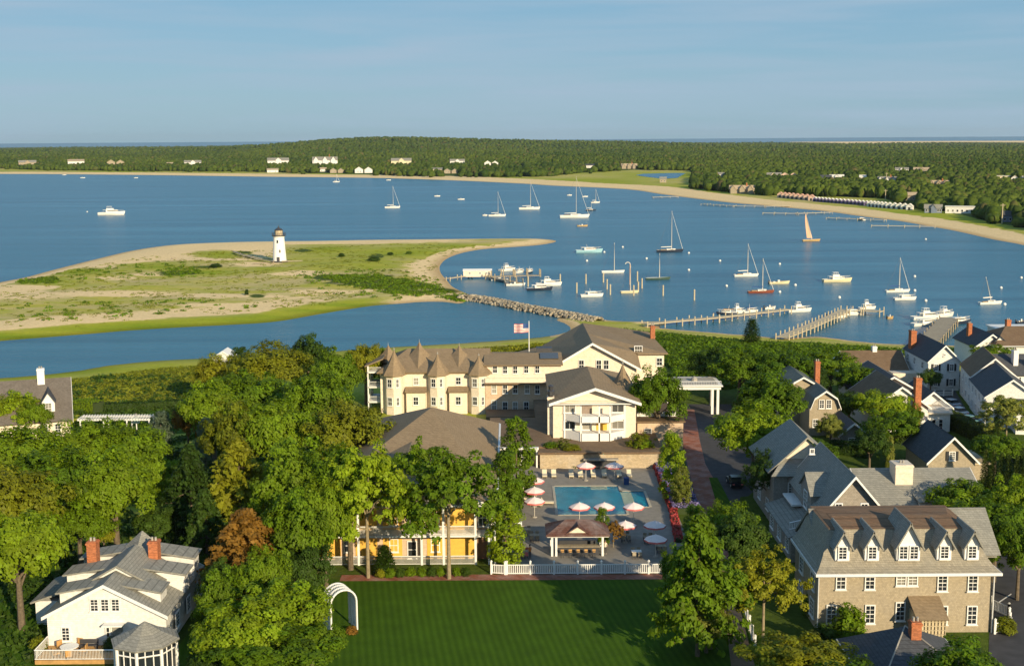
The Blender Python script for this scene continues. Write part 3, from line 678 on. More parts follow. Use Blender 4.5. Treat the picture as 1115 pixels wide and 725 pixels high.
class B:
    def __init__(s, name, label, cat, x, y, z=4.0, rz=0.0, group=None, old=False):
        s.oy = y
        if old: x, y = (Q if old is True else Q2)(x, y, z)
        s.ky = KY.get(name, 1.0); s.e = thing(name, label, cat, (x, y, z), rz, group); s.e.scale = (1, s.ky, 1); s.x, s.y, s.z, s.rz = x, y, z, rz
    def part(s, name, mb, mats, parent=None, label=None, smooth=False):
        return link(name, mb.mesh(name, mats, smooth), parent or s.e, label=label)
    def box(s, name, x0, y0, z0, x1, y1, z1, mat, parent=None, label=None): return s.part(name, MB().box(x0, y0, z0, x1, y1, z1), mat, parent, label)
    def win(s, x, y, z, w=.95, h=1.5, ang=0.0, cols=2, rows=4, shut=False, mat=None, parent=None, name='window'):
        a, g = win_meshes(w, h, cols, rows, mat or WHITE); o = link(name, a, parent or s.e, (x, y, z), ang); link('pane', g, o)
        if shut:
            for sg in (-1, 1): link('shutter', shutter_mesh(w * .42, h), o, (sg * (w * .5 + w * .21 + .02), 0, 0))
        return o
    def wins(s, xs, y, zs, w=.95, h=1.5, ang=0, **k):
        for z in zs:
            for x in xs: s.win(x, y, z, w, h, ang, **k)
    def loc(s, X, Z, Y=None): return (X - s.x, Z - s.z)
    def px(s, pts, Yw, w=.95, h=1.5, **k):
        """windows centred on photo pixels in the facade plane y = Yw (thing not rotated)"""
        off = Yw - s.oy; Yw = s.y + off * s.ky
        for (x, y) in pts:
            X, Z = PY(x, y, Yw); s.win(X - s.x, off - .005, Z - s.z - h / 2, w, h, **k)
    def gable(s, x0, y0, x1, y1, ze, rise, axis, wall, roof, over=.4, z0=0.0, wname='wall', rname='roof', th=.2, fascia=True, label=None):
        """walls up to ze with gable ends and a two-slope roof; axis = direction of the ridge"""
        m_ = MB()
        if axis == 'y':
            xm = (x0 + x1) / 2; m_.extr([(x0, y0, z0), (x1, y0, z0), (x1, y0, ze), (xm, y0, ze + rise), (x0, y0, ze)], (0, y1 - y0, 0))
            k = rise / ((x1 - x0) / 2); d = over * k
            a = [((x0 - over, y0 - over, ze - d + .03 + th), (xm, y0 - over, ze + rise + .03 + th), (xm, y1 + over, ze + rise + .03 + th), (x0 - over, y1 + over, ze - d + .03 + th)),
                 ((x1 + over, y0 - over, ze - d + .03 + th), (xm, y0 - over, ze + rise + .03 + th), (xm, y1 + over, ze + rise + .03 + th), (x1 + over, y1 + over, ze - d + .03 + th))]
        else:
            ym = (y0 + y1) / 2; m_.extr([(x0, y0, z0), (x0, y1, z0), (x0, y1, ze), (x0, ym, ze + rise), (x0, y0, ze)], (x1 - x0, 0, 0))
            k = rise / ((y1 - y0) / 2); d = over * k
            a = [((x0 - over, y0 - over, ze - d + .03 + th), (x0 - over, ym, ze + rise + .03 + th), (x1 + over, ym, ze + rise + .03 + th), (x1 + over, y0 - over, ze - d + .03 + th)),
                 ((x0 - over, y1 + over, ze - d + .03 + th), (x0 - over, ym, ze + rise + .03 + th), (x1 + over, ym, ze + rise + .03 + th), (x1 + over, y1 + over, ze - d + .03 + th))]
        w_ = s.part(wname, m_, wall); r_ = MB()
        for q in a: r_.slab(q, th)
        ro = s.part(rname, r_, roof, label=label)
        if fascia:
            if axis == 'y':
                for yy in (y0 - over - .06, y1 + over):
                    f_ = MB()
                    for sx_ in (0, 1):
                        q = a[sx_]; e0 = (q[0][0], yy, q[0][2]); e1 = (q[1][0], yy, q[1][2]); f_.extr([e0, e1, (e1[0], yy, e1[2] - .34), (e0[0], yy, e0[2] - .34)], (0, .06, 0))
                    s.part('fascia', f_, WHITE, ro)
            else:
                for xx in (x0 - over - .06, x1 + over):
                    f_ = MB()
                    for sx_ in (0, 1):
                        q = a[sx_]; e0 = (xx, q[0][1], q[0][2]); e1 = (xx, q[1][1], q[1][2]); f_.extr([e0, e1, (xx, e1[1], e1[2] - .34), (xx, e0[1], e0[2] - .34)], (.06, 0, 0))
                    s.part('fascia', f_, WHITE, ro)
        return ro
    def hip(s, x0, y0, x1, y1, ze, rise, roof, over=.4, ridge=None, wall=None, z0=0.0, label=None, th=.2, gutter=True):
        """hipped roof; ridge = ((x,y),(x,y)) or a single apex"""
        if wall: s.part('wall', MB().box(x0, y0, z0, x1, y1, ze), wall)
        X0, X1, Y0, Y1 = x0 - over, x1 + over, y0 - over, y1 + over; zr = ze + rise
        if ridge is None:
            hw = (Y1 - Y0) / 2 if (X1 - X0) >= (Y1 - Y0) else (X1 - X0) / 2
            ridge = ((X0 + hw, (Y0 + Y1) / 2), (X1 - hw, (Y0 + Y1) / 2)) if (X1 - X0) >= (Y1 - Y0) else (((X0 + X1) / 2, Y0 + hw), ((X0 + X1) / 2, Y1 - hw))
        a, b_ = (ridge[0][0], ridge[0][1], zr), (ridge[1][0], ridge[1][1], zr); c = [(X0, Y0, ze), (X1, Y0, ze), (X1, Y1, ze), (X0, Y1, ze)]
        m_ = MB(); alongx = abs(a[0] - b_[0]) >= abs(a[1] - b_[1])
        lower = [(p[0], p[1], p[2] - th) for p in c]
        if alongx: fs = [[c[0], c[1], b_, a], [c[1], c[2], b_], [c[2], c[3], a, b_], [c[3], c[0], a]]
        else: fs = [[c[0], c[1], a], [c[1], c[2], b_, a], [c[2], c[3], b_], [c[3], c[0], a, b_]]
        for q in fs:
            u = [q[0]]
            for p in q[1:]:
                if (Vector(p) - Vector(u[-1])).length > 1e-4: u.append(p)
            m_.face(u)
        for k in range(4): m_.face([lower[k], lower[(k + 1) % 4], c[(k + 1) % 4], c[k]])
        m_.face(lower[::-1]); ro = s.part('roof', m_, roof, label=label)
        if gutter:
            g = MB()
            for (p, q) in ((0, 1), (1, 2), (2, 3), (3, 0)): g.tube((c[p][0], c[p][1], ze - .1), (c[q][0], c[q][1], ze - .1), .1, n=6)
            s.part('gutter', g, WHITE, ro)
        return ro
    def chimney(s, x, y, z0, z1, w=.8, d=.8, mat=None, parent=None, label=None):
        m_ = MB().box(x - w / 2, y - d / 2, z0, x + w / 2, y + d / 2, z1); m_.box(x - w / 2 - .07, y - d / 2 - .07, z1 - .3, x + w / 2 + .07, y + d / 2 + .07, z1 - .12)
        o = s.part('chimney', m_, mat or BRICK, parent, label); p_ = MB()
        for q in ((-.18, 0), (.18, 0)): p_.tube((x + q[0], y, z1 - .02), (x + q[0], y, z1 + .35), .13, .11, 8)
        s.part('chimney_pot', p_, CONC, o); return o
    def dormer(s, x, yf, z, w, h, rise, dep, wall, roof, ang=0.0, nwin=1, wh=None, fw=.75, parent=None, shed=False, over=.25):
        """small gabled or shed dormer whose front stands at (x, yf), sill height z"""
        M_ = Matrix.Translation((x, yf, z)) @ Matrix.Rotation(ang, 4, 'Z')
        d_ = link('dormer', None, parent or s.e); d_.matrix_local = M_
        m_ = MB()
        if shed: m_.box(-w / 2, 0, 0, w / 2, dep, h)
        else: m_.extr([(-w / 2, 0, 0), (w / 2, 0, 0), (w / 2, 0, h), (0, 0, h + rise), (-w / 2, 0, h)], (0, dep, 0))
        me = m_.mesh('dormer', [wall]); d_.name = 'dormer'; bpy.data.objects.remove(d_); d_ = link('dormer', me, parent or s.e); d_.matrix_local = M_
        r_ = MB(); k = rise / (w / 2); e = over * k if not shed else 0
        if shed: r_.slab([(-w / 2 - over, -over, h + .2), (w / 2 + over, -over, h + .2), (w / 2 + over, dep, h + rise + .2), (-w / 2 - over, dep, h + rise + .2)], .16)
        else:
            for sg in (-1, 1): r_.slab([(sg * (w / 2 + over), -over, h - e + .17), (0, -over, h + rise + .17), (0, dep, h + rise + .17), (sg * (w / 2 + over), dep, h - e + .17)], .14)
        link('roof', r_.mesh('roof', roof), d_)
        wh = wh or h * .82; ww = fw
        for q in range(nwin):
            xx = (q - (nwin - 1) / 2) * (ww + .12); a, g = win_meshes(ww, wh, 2, 4, WHITE); o = link('window', a, d_, (xx, -.005, (h - wh) * .45)); o2 = MB()
            inner = win_meshes(ww, wh, 2, 4, WHITE)[1]; a2 = MB()
            # the pane is part of the window mesh here: a sub-part cannot have parts
            o.data = a.copy(); bpy.data.objects.remove(o)
            key = ('joined', round(ww, 2), round(wh, 2))
            if key not in WINC:
                j = MB(); off = 0
                for me_, mi_ in ((a, 0), (g, 1)):
                    off = len(j.v); j.v += [tuple(v.co) for v in me_.vertices]
                    for p in me_.polygons: j.f.append(tuple(off + v for v in p.vertices)); j.m.append(mi_)
                WINC[key] = j.mesh('window', [WHITE, GLASS])
            link('window', WINC[key], d_, (xx, -.005, (h - wh) * .45))
        return d_
def rail(mb, p0, p1, h=1.0, gap=.16, r=.02, top=.05, z=None, m=0):
    a, b_ = Vector(p0), Vector(p1); L = (b_ - a).length; n = max(1, int(L / gap)); up = Vector((0, 0, 1)); d = (b_ - a).normalized()
    mb.tube(a + up * h, b_ + up * h, top, top, 4, m); mb.tube(a + up * .1, b_ + up * .1, top * .7, top * .7, 4, m)
    for i in range(n + 1): q = a + (b_ - a) * (i / n); mb.tube(q + up * .1, q + up * h, r, r, 4, m, caps=False)
    return mb

# ------------------------------------------------------------------ the ground around the hotel: lawn, pool deck, drive, paths
def sheet(name, pts, z, mat, kind='structure'):
    mb = MB(); mb.face([(x, y, z) for x, y in pts]); return tag(link(name, mb.mesh(name, mat)), None, None, None, kind)
m, t, b = newmat('mown_lawn'); g = t.nodes.new('ShaderNodeNewGeometry')
wv = node(t, 'ShaderNodeTexWave', Scale=.42, Distortion=.6); wv.wave_type = 'BANDS'; wv.bands_direction = 'X'
mp_ = node(t, 'ShaderNodeMapping'); mp_.inputs['Rotation'].default_value = (0, 0, R(-8)); t.links.new(g.outputs['Position'], mp_.inputs[0]); t.links.new(mp_.outputs[0], wv.inputs[0])
c = mixc(t, wv.outputs['Fac'], (.040, .092, .005), (.056, .118, .007)); n3 = noise(t, .35, 5, .7); c = mixc(t, .8, c, ramp(t, n3, .25, .75, (.7, .7, .7), (1.25, 1.2, 1.1)), 'MULTIPLY')
t.links.new(c, b.inputs['Base Color']); b.inputs['Roughness'].default_value = .95; b.inputs['Specular IOR Level'].default_value = .1; n4 = noise(t, 9, 3); bump(t, b, n4, .6, .08); LAWN = m
FY = P(640, 625)[1]      # the line of the white fence
lawn_poly = [(-30, 80), (27, 80), (24, FY - 18), (20.8, FY - 2), (-3, FY - 1.9), (-26, FY - 1), (-33, FY - 1.5), (-34, 110)]
sheet('lawn', lawn_poly, 4.02, LAWN)
BRICKPAVE = courses('brick_paving', (.28, .10, .06), .1, .2, .25); ASPH = plain('asphalt', (.045, .045, .05), .9, .25, .8); DECK = plain('pool_paving', (.235, .215, .185), .85, .14, 1.2)
sheet('brick_path', [(-20, FY - 1.8), (19.6, FY - 1.95), (19.6, FY - .15), (-20, FY + .3)], 4.035, BRICKPAVE)
sheet('side_path', [P(x, y) for x, y in ((786, 640), (800, 640), (822, 725), (796, 725))], 4.03, plain('gravel_path', (.20, .14, .09), .95, .2, 3))
pool = [P(607, 529.5, 4.1), P(678.5, 529.5, 4.1), P(679, 536, 4.1), P(705, 535.5, 4.1), P(709, 552.5, 4.1), P(681, 553.5, 4.1), P(681.5, 560.5, 4.1), P(607, 560.5, 4.1)]
px0, px1, px2 = 6.0, 15.2, 18.6; py0, py1, py2, py3 = [P(650, q, 4.1)[1] for q in (560.5, 529.5, 552.5, 535.5)]
dk = MB(); dz0, dz1 = 3.9, 4.16; DX0, DX1, DY0, DY1 = -1.4, 22.0, FY + .2, P(650, 507.5)[1]
for q in ((DX0, DY0, DX1, py0), (DX0, py1, DX1, DY1), (DX0, py0, px0, py1), (px1, py0, px2, py2), (px1, py3, px2, py1), (px2, py0, DX1, py1)): dk.box(q[0], q[1], dz0, q[2], q[3], dz1)
tag(link('pool_deck', dk.mesh('pool_deck', DECK)), None, None, None, 'structure')
# drive and turning place
drive = [P(x, y, 4) for x, y in ((742, 440), (796, 440), (800, 470), (822, 500), (836, 520), (815, 540), (806, 541), (799, 580), (768, 600), (757, 548), (750, 520), (744, 490))]
sheet('drive', drive, 4.02, ASPH)
sheet('brick_walk', [P(x, y, 4) for x, y in ((740, 446), (756, 446), (762, 480), (768, 505), (782, 530), (788, 560), (794, 610), (768, 612), (762, 560), (752, 520), (742, 480))], 4.032, BRICKPAVE)
sheet('grass_strip', [P(x, y, 4) for x, y in ((772, 520), (781, 520), (794, 545), (804, 580), (790, 588), (780, 548))], 4.045, LAWN)
sheet('side_street', [P(x, y, 4) for x, y in ((1080, 600), (1130, 600), (1200, 740), (1075, 760))], 4.02, ASPH)
sheet('painted_line', [P(x, y, 4) for x, y in ((1086, 656), (1101, 646), (1101.5, 647), (1086.5, 657.2))], 4.03, WHITE)
sheet('house_lane', [P(x, y, 4) for x, y in ((1008, 425), (1040, 425), (1052, 446), (1082, 480), (1060, 482), (1030, 452))], 4.02, ASPH)
sheet('garden_lawn', [P(x, y, 4) for x, y in ((-60, 620), (60, 600), (60, 740), (-80, 760))], 4.02, LAWN)
sheet('left_lawn', [P(x, y, 4) for x, y in ((110, 448), (215, 440), (225, 470), (110, 478))], 4.02, LAWN)

# ------------------------------------------------------------------ hotel: pavilion with the pyramid roof
# turf-side front at Y=72, balconies on two floors
b = B('pavilion_building', 'hotel wing with large brown pyramid roof and ochre balconied front facing the lawn', 'building', -12.8, 79.6, old=2)
hx0, hx1 = -11.0, 10.0                                  # local half widths: world -23.8 .. -2.8
b.part('wall', MB().box(hx0, 0, -.3, hx1, 43, 6.85), PEACH)
b.hip(hx0, 3.0, hx1, 43, 6.9, 6.4, TANROOF, .7, ridge=((1.6, 25.5), (1.6, 25.499)), gutter=True)
# front gable above the balconies
g_ = MB(); g_.extr([(hx0, -.05, 7.4), (hx1, -.05, 7.4), (hx1, -.05, 7.5), (-.5, -.05, 10.2), (hx0, -.05, 7.5)], (0, 5, 0)); b.part('gable_wall', g_, CREAM)
r_ = MB()
for sg in (hx0 - .7, hx1 + .7): r_.slab([(sg, -2.4, 7.3), (-.5, -2.4, 10.7), (-.5, 17, 10.7), (sg, 17, 7.3)], .22)
gr = b.part('front_roof', r_, TANROOF); f_ = MB()
for sg in (hx0 - .7, hx1 + .7): f_.extr([(sg, -2.46, 7.3), (-.5, -2.46, 10.7), (-.5, -2.46, 10.3), (sg, -2.46, 6.9)], (0, .07, 0))
b.part('fascia', f_, WHITE, gr)
for (z0, z1) in ((0, 3.4), (3.6, 7.2)):                 # ochre bays between posts
    for (xa, xb) in ((-10.8, -8.0), (-6.2, -3.6), (-2.9, -.6), (2.4, 4.4), (4.7, 8.2)): b.box('ochre_bay', xa, -.06, z0 + .1, xb, .02, z1 - .5, YELLOW)
p_ = MB()
for xx in (-10.9, -5.6, 1.9, 4.5, 8.3, 9.9): p_.box(xx - .12, -2.2, -.2, xx + .12, -1.96, 7.6)
for k, xx in enumerate((-10.9, -5.6, 1.9, 4.5, 8.3, 9.9)): pass
for xx in (-10.9, -5.6, 1.9, 4.5, 8.3, 9.9): b.box('post', xx - .13, -2.22, -.2, xx + .13, -1.95, 7.5, WHITE)
b.part('balcony_floor', MB().box(hx0, -2.3, 3.42, hx1, 0, 3.66), WHITE); b.part('porch_roof', MB().box(hx0, -2.4, 7.1, hx1, 0, 7.35), WHITE)
for z0 in (0.0, 3.66):
    rr = MB()
    for (xa, xb) in ((-10.8, -5.7), (-5.5, 1.8), (2.0, 4.4), (4.6, 8.2)): rail(rr, (xa, -2.1, z0), (xb, -2.1, z0), 1.05, .13, .022, .06)
    b.part('railing', rr, WHITE)
b.wins([-7.1, -1.6, 3.4], -.01, [4.2, .9], 1.1, 1.7, rows=2); b.wins([.6], -.01, [3.75, .1], 1.2, 2.2, cols=1, rows=2)
d_ = MB().box(8.5, -.08, .0, 9.8, 0, 2.6); b.part('door', d_, plain('brown_door', (.20, .10, .05), .6))
b.wins([9.1], -.01, [4.0], 1.1, 2.2, rows=2)
for k in range(10): b.win(hx1 + .005, 4 + k * 3.9, 4.3, 1.0, 1.6, R(90))
for k in range(10): b.win(hx1 + .005, 4 + k * 3.9, .9, 1.0, 1.6, R(90))
s_ = MB(); s_.box(hx1 + .75, 2.5, 6.7, hx1 + 1.0, 43, 6.95); s_.box(hx1 + .45, -2.2, -.2, hx1 + .7, -1.9, 7.4); b.part('gutter', s_, WHITE)

# ------------------------------------------------------------------ hotel: main block with turrets
b = B('hotel_main_block', 'long cream shingled hotel block with four cone turrets and a brown roof', 'building', -25, 122, old=True)
x1 = 19.8; ze = 7.7
b.part('wall', MB().box(0, 0, -.3, x1, 13, ze), CREAM)
m_ = MB()                                               # main roof along x, hipped at the left
m_.slab([(-.6, -.6, ze), (x1 + .4, -.6, ze), (x1 + .4, 6.5, ze + 3.0), (4.5, 6.5, ze + 3.0)], .25); m_.slab([(-.6, 13.6, ze), (x1 + .4, 13.6, ze), (x1 + .4, 6.5, ze + 3.0), (4.5, 6.5, ze + 3.0)], .25); m_.slab([(-.6, -.6, ze), (-.6, 13.6, ze), (4.5, 6.5, ze + 3.0)], .25)
m_.extr([(x1 + .3, -.5, ze - .3), (x1 + .3, 13.5, ze - .3), (x1 + .3, 6.5, ze + 2.75)], (.1, 0, 0))
ro = b.part('roof', m_, TANROOF)
def cone(bd, cx, cy, r, zt, hh, parent=None, n=8, fin=1.0):
    m_ = MB(); m_.lathe(cx, cy, [(r + .55, zt - .25), (r + .5, zt), (r * .62, zt + hh * .42), (r * .22, zt + hh * .78), (.1, zt + hh), (.02, zt + hh + .2)], n)
    o = bd.part('turret_roof', m_, TANROOF, parent); f_ = MB(); f_.tube((cx, cy, zt + hh), (cx, cy, zt + hh + fin), .09, .02, 6); f_.lathe(cx, cy, [(.05, zt + hh + .1), (.2, zt + hh + .25), (.05, zt + hh + .4)], 8); bd.part('finial', f_, CONC, o); return o
for (xc, yc, r, hh) in ((2.6, .2, 1.95, 4.9), (10.6, .2, 1.9, 3.9), (18.2, .2, 1.95, 3.5)):
    t_ = MB(); t_.lathe(xc, yc, [(r, -.3), (r, ze - .2)], 8); to = b.part('turret', t_, CREAM); cone(b, xc, yc, r, ze - .2, hh * .84, to, fin=.7)
    for z in (5.6, 2.2):
        for a in (-67.5, -22.5, 22.5):
            q = R(a); R_ = r * math.cos(R(22.5)) + .01
            pass
    for z in (5.1, 1.7):
        for (a, ww) in ((-90 + 22.5, .62), (-90 - 22.5, 1.0)):
            th_ = R(a); rr = r * math.cos(R(22.5)) + .02
            b.win(xc + rr * math.cos(th_), yc + rr * math.sin(th_), z, ww, 1.6, th_ + R(90), rows=2)
# big pyramid roofs between the turrets and cupola spikes behind
for (xc, yc, w_, hh) in ((6.9, 4.5, 3.8, 4.0), (14.4, 4.5, 3.8, 3.3), (.9, 5.5, 2.4, 2.4)):
    m_ = MB(); z0 = ze + (.2 if w_ > 3 else 1)
    m_.lathe(xc, yc, [(w_ * 1.15, z0), (w_ * .45, z0 + hh * .55), (.55, z0 + hh * .86), (.12, z0 + hh + .35)], 4); o = b.part('spire_roof', m_, TANROOF); f_ = MB(); f_.tube((xc, yc, z0 + hh), (xc, yc, z0 + hh + 1.0), .09, .02, 6); b.part('finial', f_, CONC, o)
for (xc, wd_) in ((6.6, 4.0), (14.4, 3.8)):
    m_ = MB(); m_.slab([(xc - wd_ / 2, -1.5, 4.2), (xc + wd_ / 2, -1.5, 4.2), (xc + wd_ / 2, .0, 4.9), (xc - wd_ / 2, .0, 4.9)], .15); b.part('bay_roof', m_, TANROOF)
    b.part('bay_wall', MB().box(xc - wd_ / 2 + .25, -1.1, -.3, xc + wd_ / 2 - .25, 0, 4.15), CREAM)
    b.win(xc, -.01, 5.2, 1.05, 1.45, rows=2); b.win(xc, -1.11, 1.7, 1.05, 1.6, rows=2)
# left-end balconies
l_ = MB()
for z in (1.6, 4.4, 7.2): l_.box(-2.6, 1.2, z, 0, 7.5, z + .2)
bo = b.part('balcony', l_, WHITE); p_ = MB()
for yy in (1.3, 4.3, 7.3): p_.box(-2.55, yy - .1, -.3, -2.35, yy + .1, 8.8)
b.part('balcony_post', p_, WHITE, bo); rr = MB()
for z in (1.8, 4.6, 7.3): rail(rr, (-2.5, 1.3, z), (-2.5, 7.4, z), .95, .2); rail(rr, (-2.5, 1.3, z), (0, 1.3, z), .95, .2)
b.part('balcony_railing', rr, WHITE, bo); m_ = MB(); m_.slab([(-3.0, .8, 8.6), (-3.0, 8, 8.6), (.4, 8, 10), (.4, .8, 10)], .2); b.part('balcony_roof', m_, TANROOF, bo)

# ------------------------------------------------------------------ hotel: the straight wing between turrets and the rear gable
b = B('hotel_wing', 'straight cream hotel wing with peach lower floors and a recessed top floor', 'building', -5.1, 121, old=True)
wx = 14.0
b.part('wall', MB().box(0, 0, -.3, wx, 12, 6.1), PEACH); b.part('upper_wall', MB().box(0, 1.4, 6.1, wx, 11.5, 8.75), CREAM)
m_ = MB(); m_.slab([(-.3, .8, 8.95), (wx + .3, .8, 8.95), (wx + .3, 6.4, 10.0), (-.3, 6.4, 10.0)], .22); m_.slab([(-.3, 12.2, 8.95), (wx + .3, 12.2, 8.95), (wx + .3, 6.4, 10.0), (-.3, 6.4, 10.0)], .22); m_.extr([(-.2, 1.5, 8.65), (-.2, 12.1, 8.65), (-.2, 6.4, 9.75)], (wx + .4, 0, 0)); b.part('roof', m_, TANROOF)
b.part('parapet', MB().box(0, -.25, 5.9, wx, .02, 6.75), CREAM); b.part('eave_board', MB().box(-.1, -.75, 5.65, wx, -.25, 5.89), BROWNROOF)
X_ = lambda x, y, Y: PY(x, y, Y)[0] - b.x
b.px([(539, 402), (550, 402.5), (561, 402.5), (573, 402), (585, 402)], 122.4, .95, 1.5, rows=2)
b.px([(538, 423.5), (550, 423.5), (561, 423.5), (574, 423.5), (585, 424)], 121, .95, 1.7, rows=2)
b.px([(538, 441), (550, 442.5), (561, 442.5), (573, 442.5), (585, 442.5)], 121, 1.0, 1.9, rows=2)
m_ = MB(); m_.box(.2, -5, -.3, wx, 0, .9); b.part('terrace_block', m_, BROWNROOF)
m_ = MB(); m_.box(9.6, 7.5, 9.2, 12.6, 9.2, 10.6); b.part('roof_box', m_, METAL); m_ = MB(); m_.slab([(10.2, 3.2, 9.6), (13.6, 3.2, 9.6), (13.6, 5.8, 10.12), (10.2, 5.8, 10.12)], .1); b.part('skylight', m_, GLASS)

# ------------------------------------------------------------------ hotel: rear gabled building
b = B('rear_gable_building', 'large cream hotel building with broad front gable and long brown roof behind the wing', 'building', 8.5, 127, old=True)
b.part('wall', MB().extr([(-1.8, 0, -.3), (11.8, 0, -.3), (11.8, 0, 6.6), (7.2, 0, 9.8), (3.4, 0, 6.7), (-1.8, 0, 5.2)][:0] or [(-1.5, 0, -.3), (15.5, 0, -.3), (15.5, 0, 6.4), (7.0, 0, 11.15), (-1.5, 0, 6.0)], (0, 3, 0)).box(-1.5, 2.9, -.3, 15.4, 12, 5.6), CREAM)
b.part('side_wall', MB().box(15.5, 3.5, -.3, 21.5, 14, 8.3), CREAM)
m_ = MB(); m_.slab([(-2.6, -.6, 5.9), (7.0, -.6, 11.6), (7.0, 18, 10.6), (-2.6, 16, 5.9)], .22); ro = b.part('roof', m_, TANROOF)
m_ = MB(); m_.slab([(16.3, -.6, 6.5), (7.0, -.6, 11.6), (7.0, 8.0, 11.0), (16.3, 4, 8.4)], .22); m_.slab([(7.0, 8.0, 11.0), (7.0, 18, 10.6), (20.0, 12.0, 10.2), (22.2, 3.0, 8.4), (16.3, 3.0, 8.4)], .22); m_.slab([(7, 18, 10.6), (20, 12, 10.2), (22.2, 15.0, 8.4), (9, 24, 8.4)], .22)
b.part('long_roof', m_, TANROOF); f_ = MB()
for (p, q) in (((-2.6, 5.9), (7.0, 11.6)), ((16.3, 6.5), (7.0, 11.6))): f_.extr([(p[0], -.66, p[1]), (q[0], -.66, q[1]), (q[0], -.66, q[1] - .45), (p[0], -.66, p[1] - .45)], (0, .08, 0))
b.part('fascia', f_, WHITE, ro)
b.px([(633, 397), (652, 397), (660, 397)], 127, 1.1, 1.9, rows=2); b.px([(695, 381)], 130.5, 1.6, 1.7, cols=3, rows=2)
b.win(20.6, 3.49, 5.8, 1.2, 1.6, rows=2); b.win(20.6, 3.49, 1.8, 1.1, 1.7, rows=2); b.win(18.4, 3.49, 2.0, 1.1, 1.7, rows=2)
m_ = MB(); m_.slab([(-12, 6, 3.9), (-2.0, 6, 6.2), (-2.0, 16, 6.2), (-12, 16, 3.9)], .2); b.part('low_roof', m_, TANROOF); b.part('low_wall', MB().box(-11.5, 6.5, -.3, -1.6, 15.5, 3.6), CREAM)
b.chimney(20.4, 9.5, 7, 12.2, .9, .8)

# ------------------------------------------------------------------ podium, retaining wall and the annex with bay windows
pod = B('retaining_wall', 'tan stone retaining wall and terrace behind the pool', 'wall', 13.5, 98.2, old=True)
pod.part('stone_face', MB().box(-9, 0, -.2, 9.6, 3, 2.5), courses('tan_stone_wall', (.48, .38, .25), .16, .3, .14, lines=.8)); pod.part('terrace', MB().box(-9.3, -.25, 2.5, 9.9, 22, 2.75), BROWNROOF); pod.box('dark_recess_panel', -2.3, -.06, 0, 2.6, .02, 1.5, METAL); pod.box('coping', -2.4, -.5, 1.55, 2.9, .0, 1.8, CONC)  # recess drawn as a flat dark panel, its shade in the colour
b = B('bay_front_annex', 'three storey cream annex with brown roof, white bay balconies and a small cone turret', 'building', 13.4, 104, 6.75, old=True)
ax0, ax1 = -6.6, 6.6
b.part('wall', MB().box(ax0, 0, 0, ax1, 13.5, 6.0), CREAM)
ga = MB(); ga.extr([(ax0, 0, 5.95), (ax1, 0, 5.95), (0, 0, 8.0)], (0, 12, 0)); b.part('gable_wall', ga, CREAM)
m_ = MB(); m_.slab([(ax0 - .7, -1.0, 5.9), (0, -1.0, 8.35), (-.3, 9.5, 8.9), (ax0 - .7, 13.8, 6.3)], .22); m_.slab([(ax1 + .7, -1.0, 5.9), (0, -1.0, 8.35), (-.3, 9.5, 8.9), (ax1 + .7, 13.8, 6.1)], .22)
ro = b.part('roof', m_, TANROOF); f_ = MB()
for sg in (ax0 - .7, ax1 + .7): f_.extr([(sg, -1.08, 5.93), (0, -1.08, 8.4), (0, -1.08, 7.95), (sg, -1.08, 5.48)], (0, .1, 0))
f_.box(ax0 - .6, -.7, 5.6, ax1 + .6, -.1, 5.75); b.part('fascia', f_, WHITE, ro)
by = MB(); bay = [(-4.9, 0), (-2.3, -1.5), (2.3, -1.5), (4.9, 0)]
for (z0, z1) in ((-.0, 1.25), (2.95, 3.95)): by.prism(bay, z0, z1)
bo = b.part('balcony', by, WHITE)
pp_ = MB()
for (x, y) in ((-2.3, -1.45), (0.6, -1.45), (2.3, -1.45), (-4.8, -.1), (4.8, -.1)): b.box('balcony_post', x - .12, y - .05, 0, x + .12, y + .17, 5.6, WHITE, bo)
b.wins([-4.0, 3.7], -.01, [4.1, 1.4], 2.0, 1.4, cols=2, rows=1); b.wins([-1.3], -.01, [1.3], 1.5, 1.6, cols=1, rows=1)
b.box('ochre_bay',   .3, -.05, 1.0, 2.0, .02, 2.9, YELLOW); b.box('door', -2.0, -.06, 3.9, -.4, .02, 5.5, plain('grey_brown_door', (.26, .20, .16), .7))
for y in (3.5, 8): b.win(ax1 + .005, y, 3.6, 1.1, 1.6, R(90)); b.win(ax1 + .005, y, .8, 1.1, 1.6, R(90))
for y in (2.5, 6.5, 10): b.win(ax0 - .005, y, 3.6, 1.1, 1.6, R(-90)); b.win(ax0 - .005, y, .8, 1.1, 1.6, R(-90))
b.chimney(-6.9, 1.2, 0, 6.4, 1.1, 1.1, CREAM, label='cream chimney with a black metal cowl'); m_ = MB(); m_.lathe(-6.9, 1.2, [(.35, 6.4), (.6, 6.7), (.6, 7.3), (.35, 7.5), (.45, 8.1), (.1, 8.3)], 10); b.part('cowl', m_, METAL)
t_ = MB(); t_.lathe(5.9, 6.2, [(1.2, 0), (1.2, 6.4)], 8); to = b.part('turret', t_, CREAM); cone(b, 5.3, 6.2, 2.1, 5.7, 4.3, to)
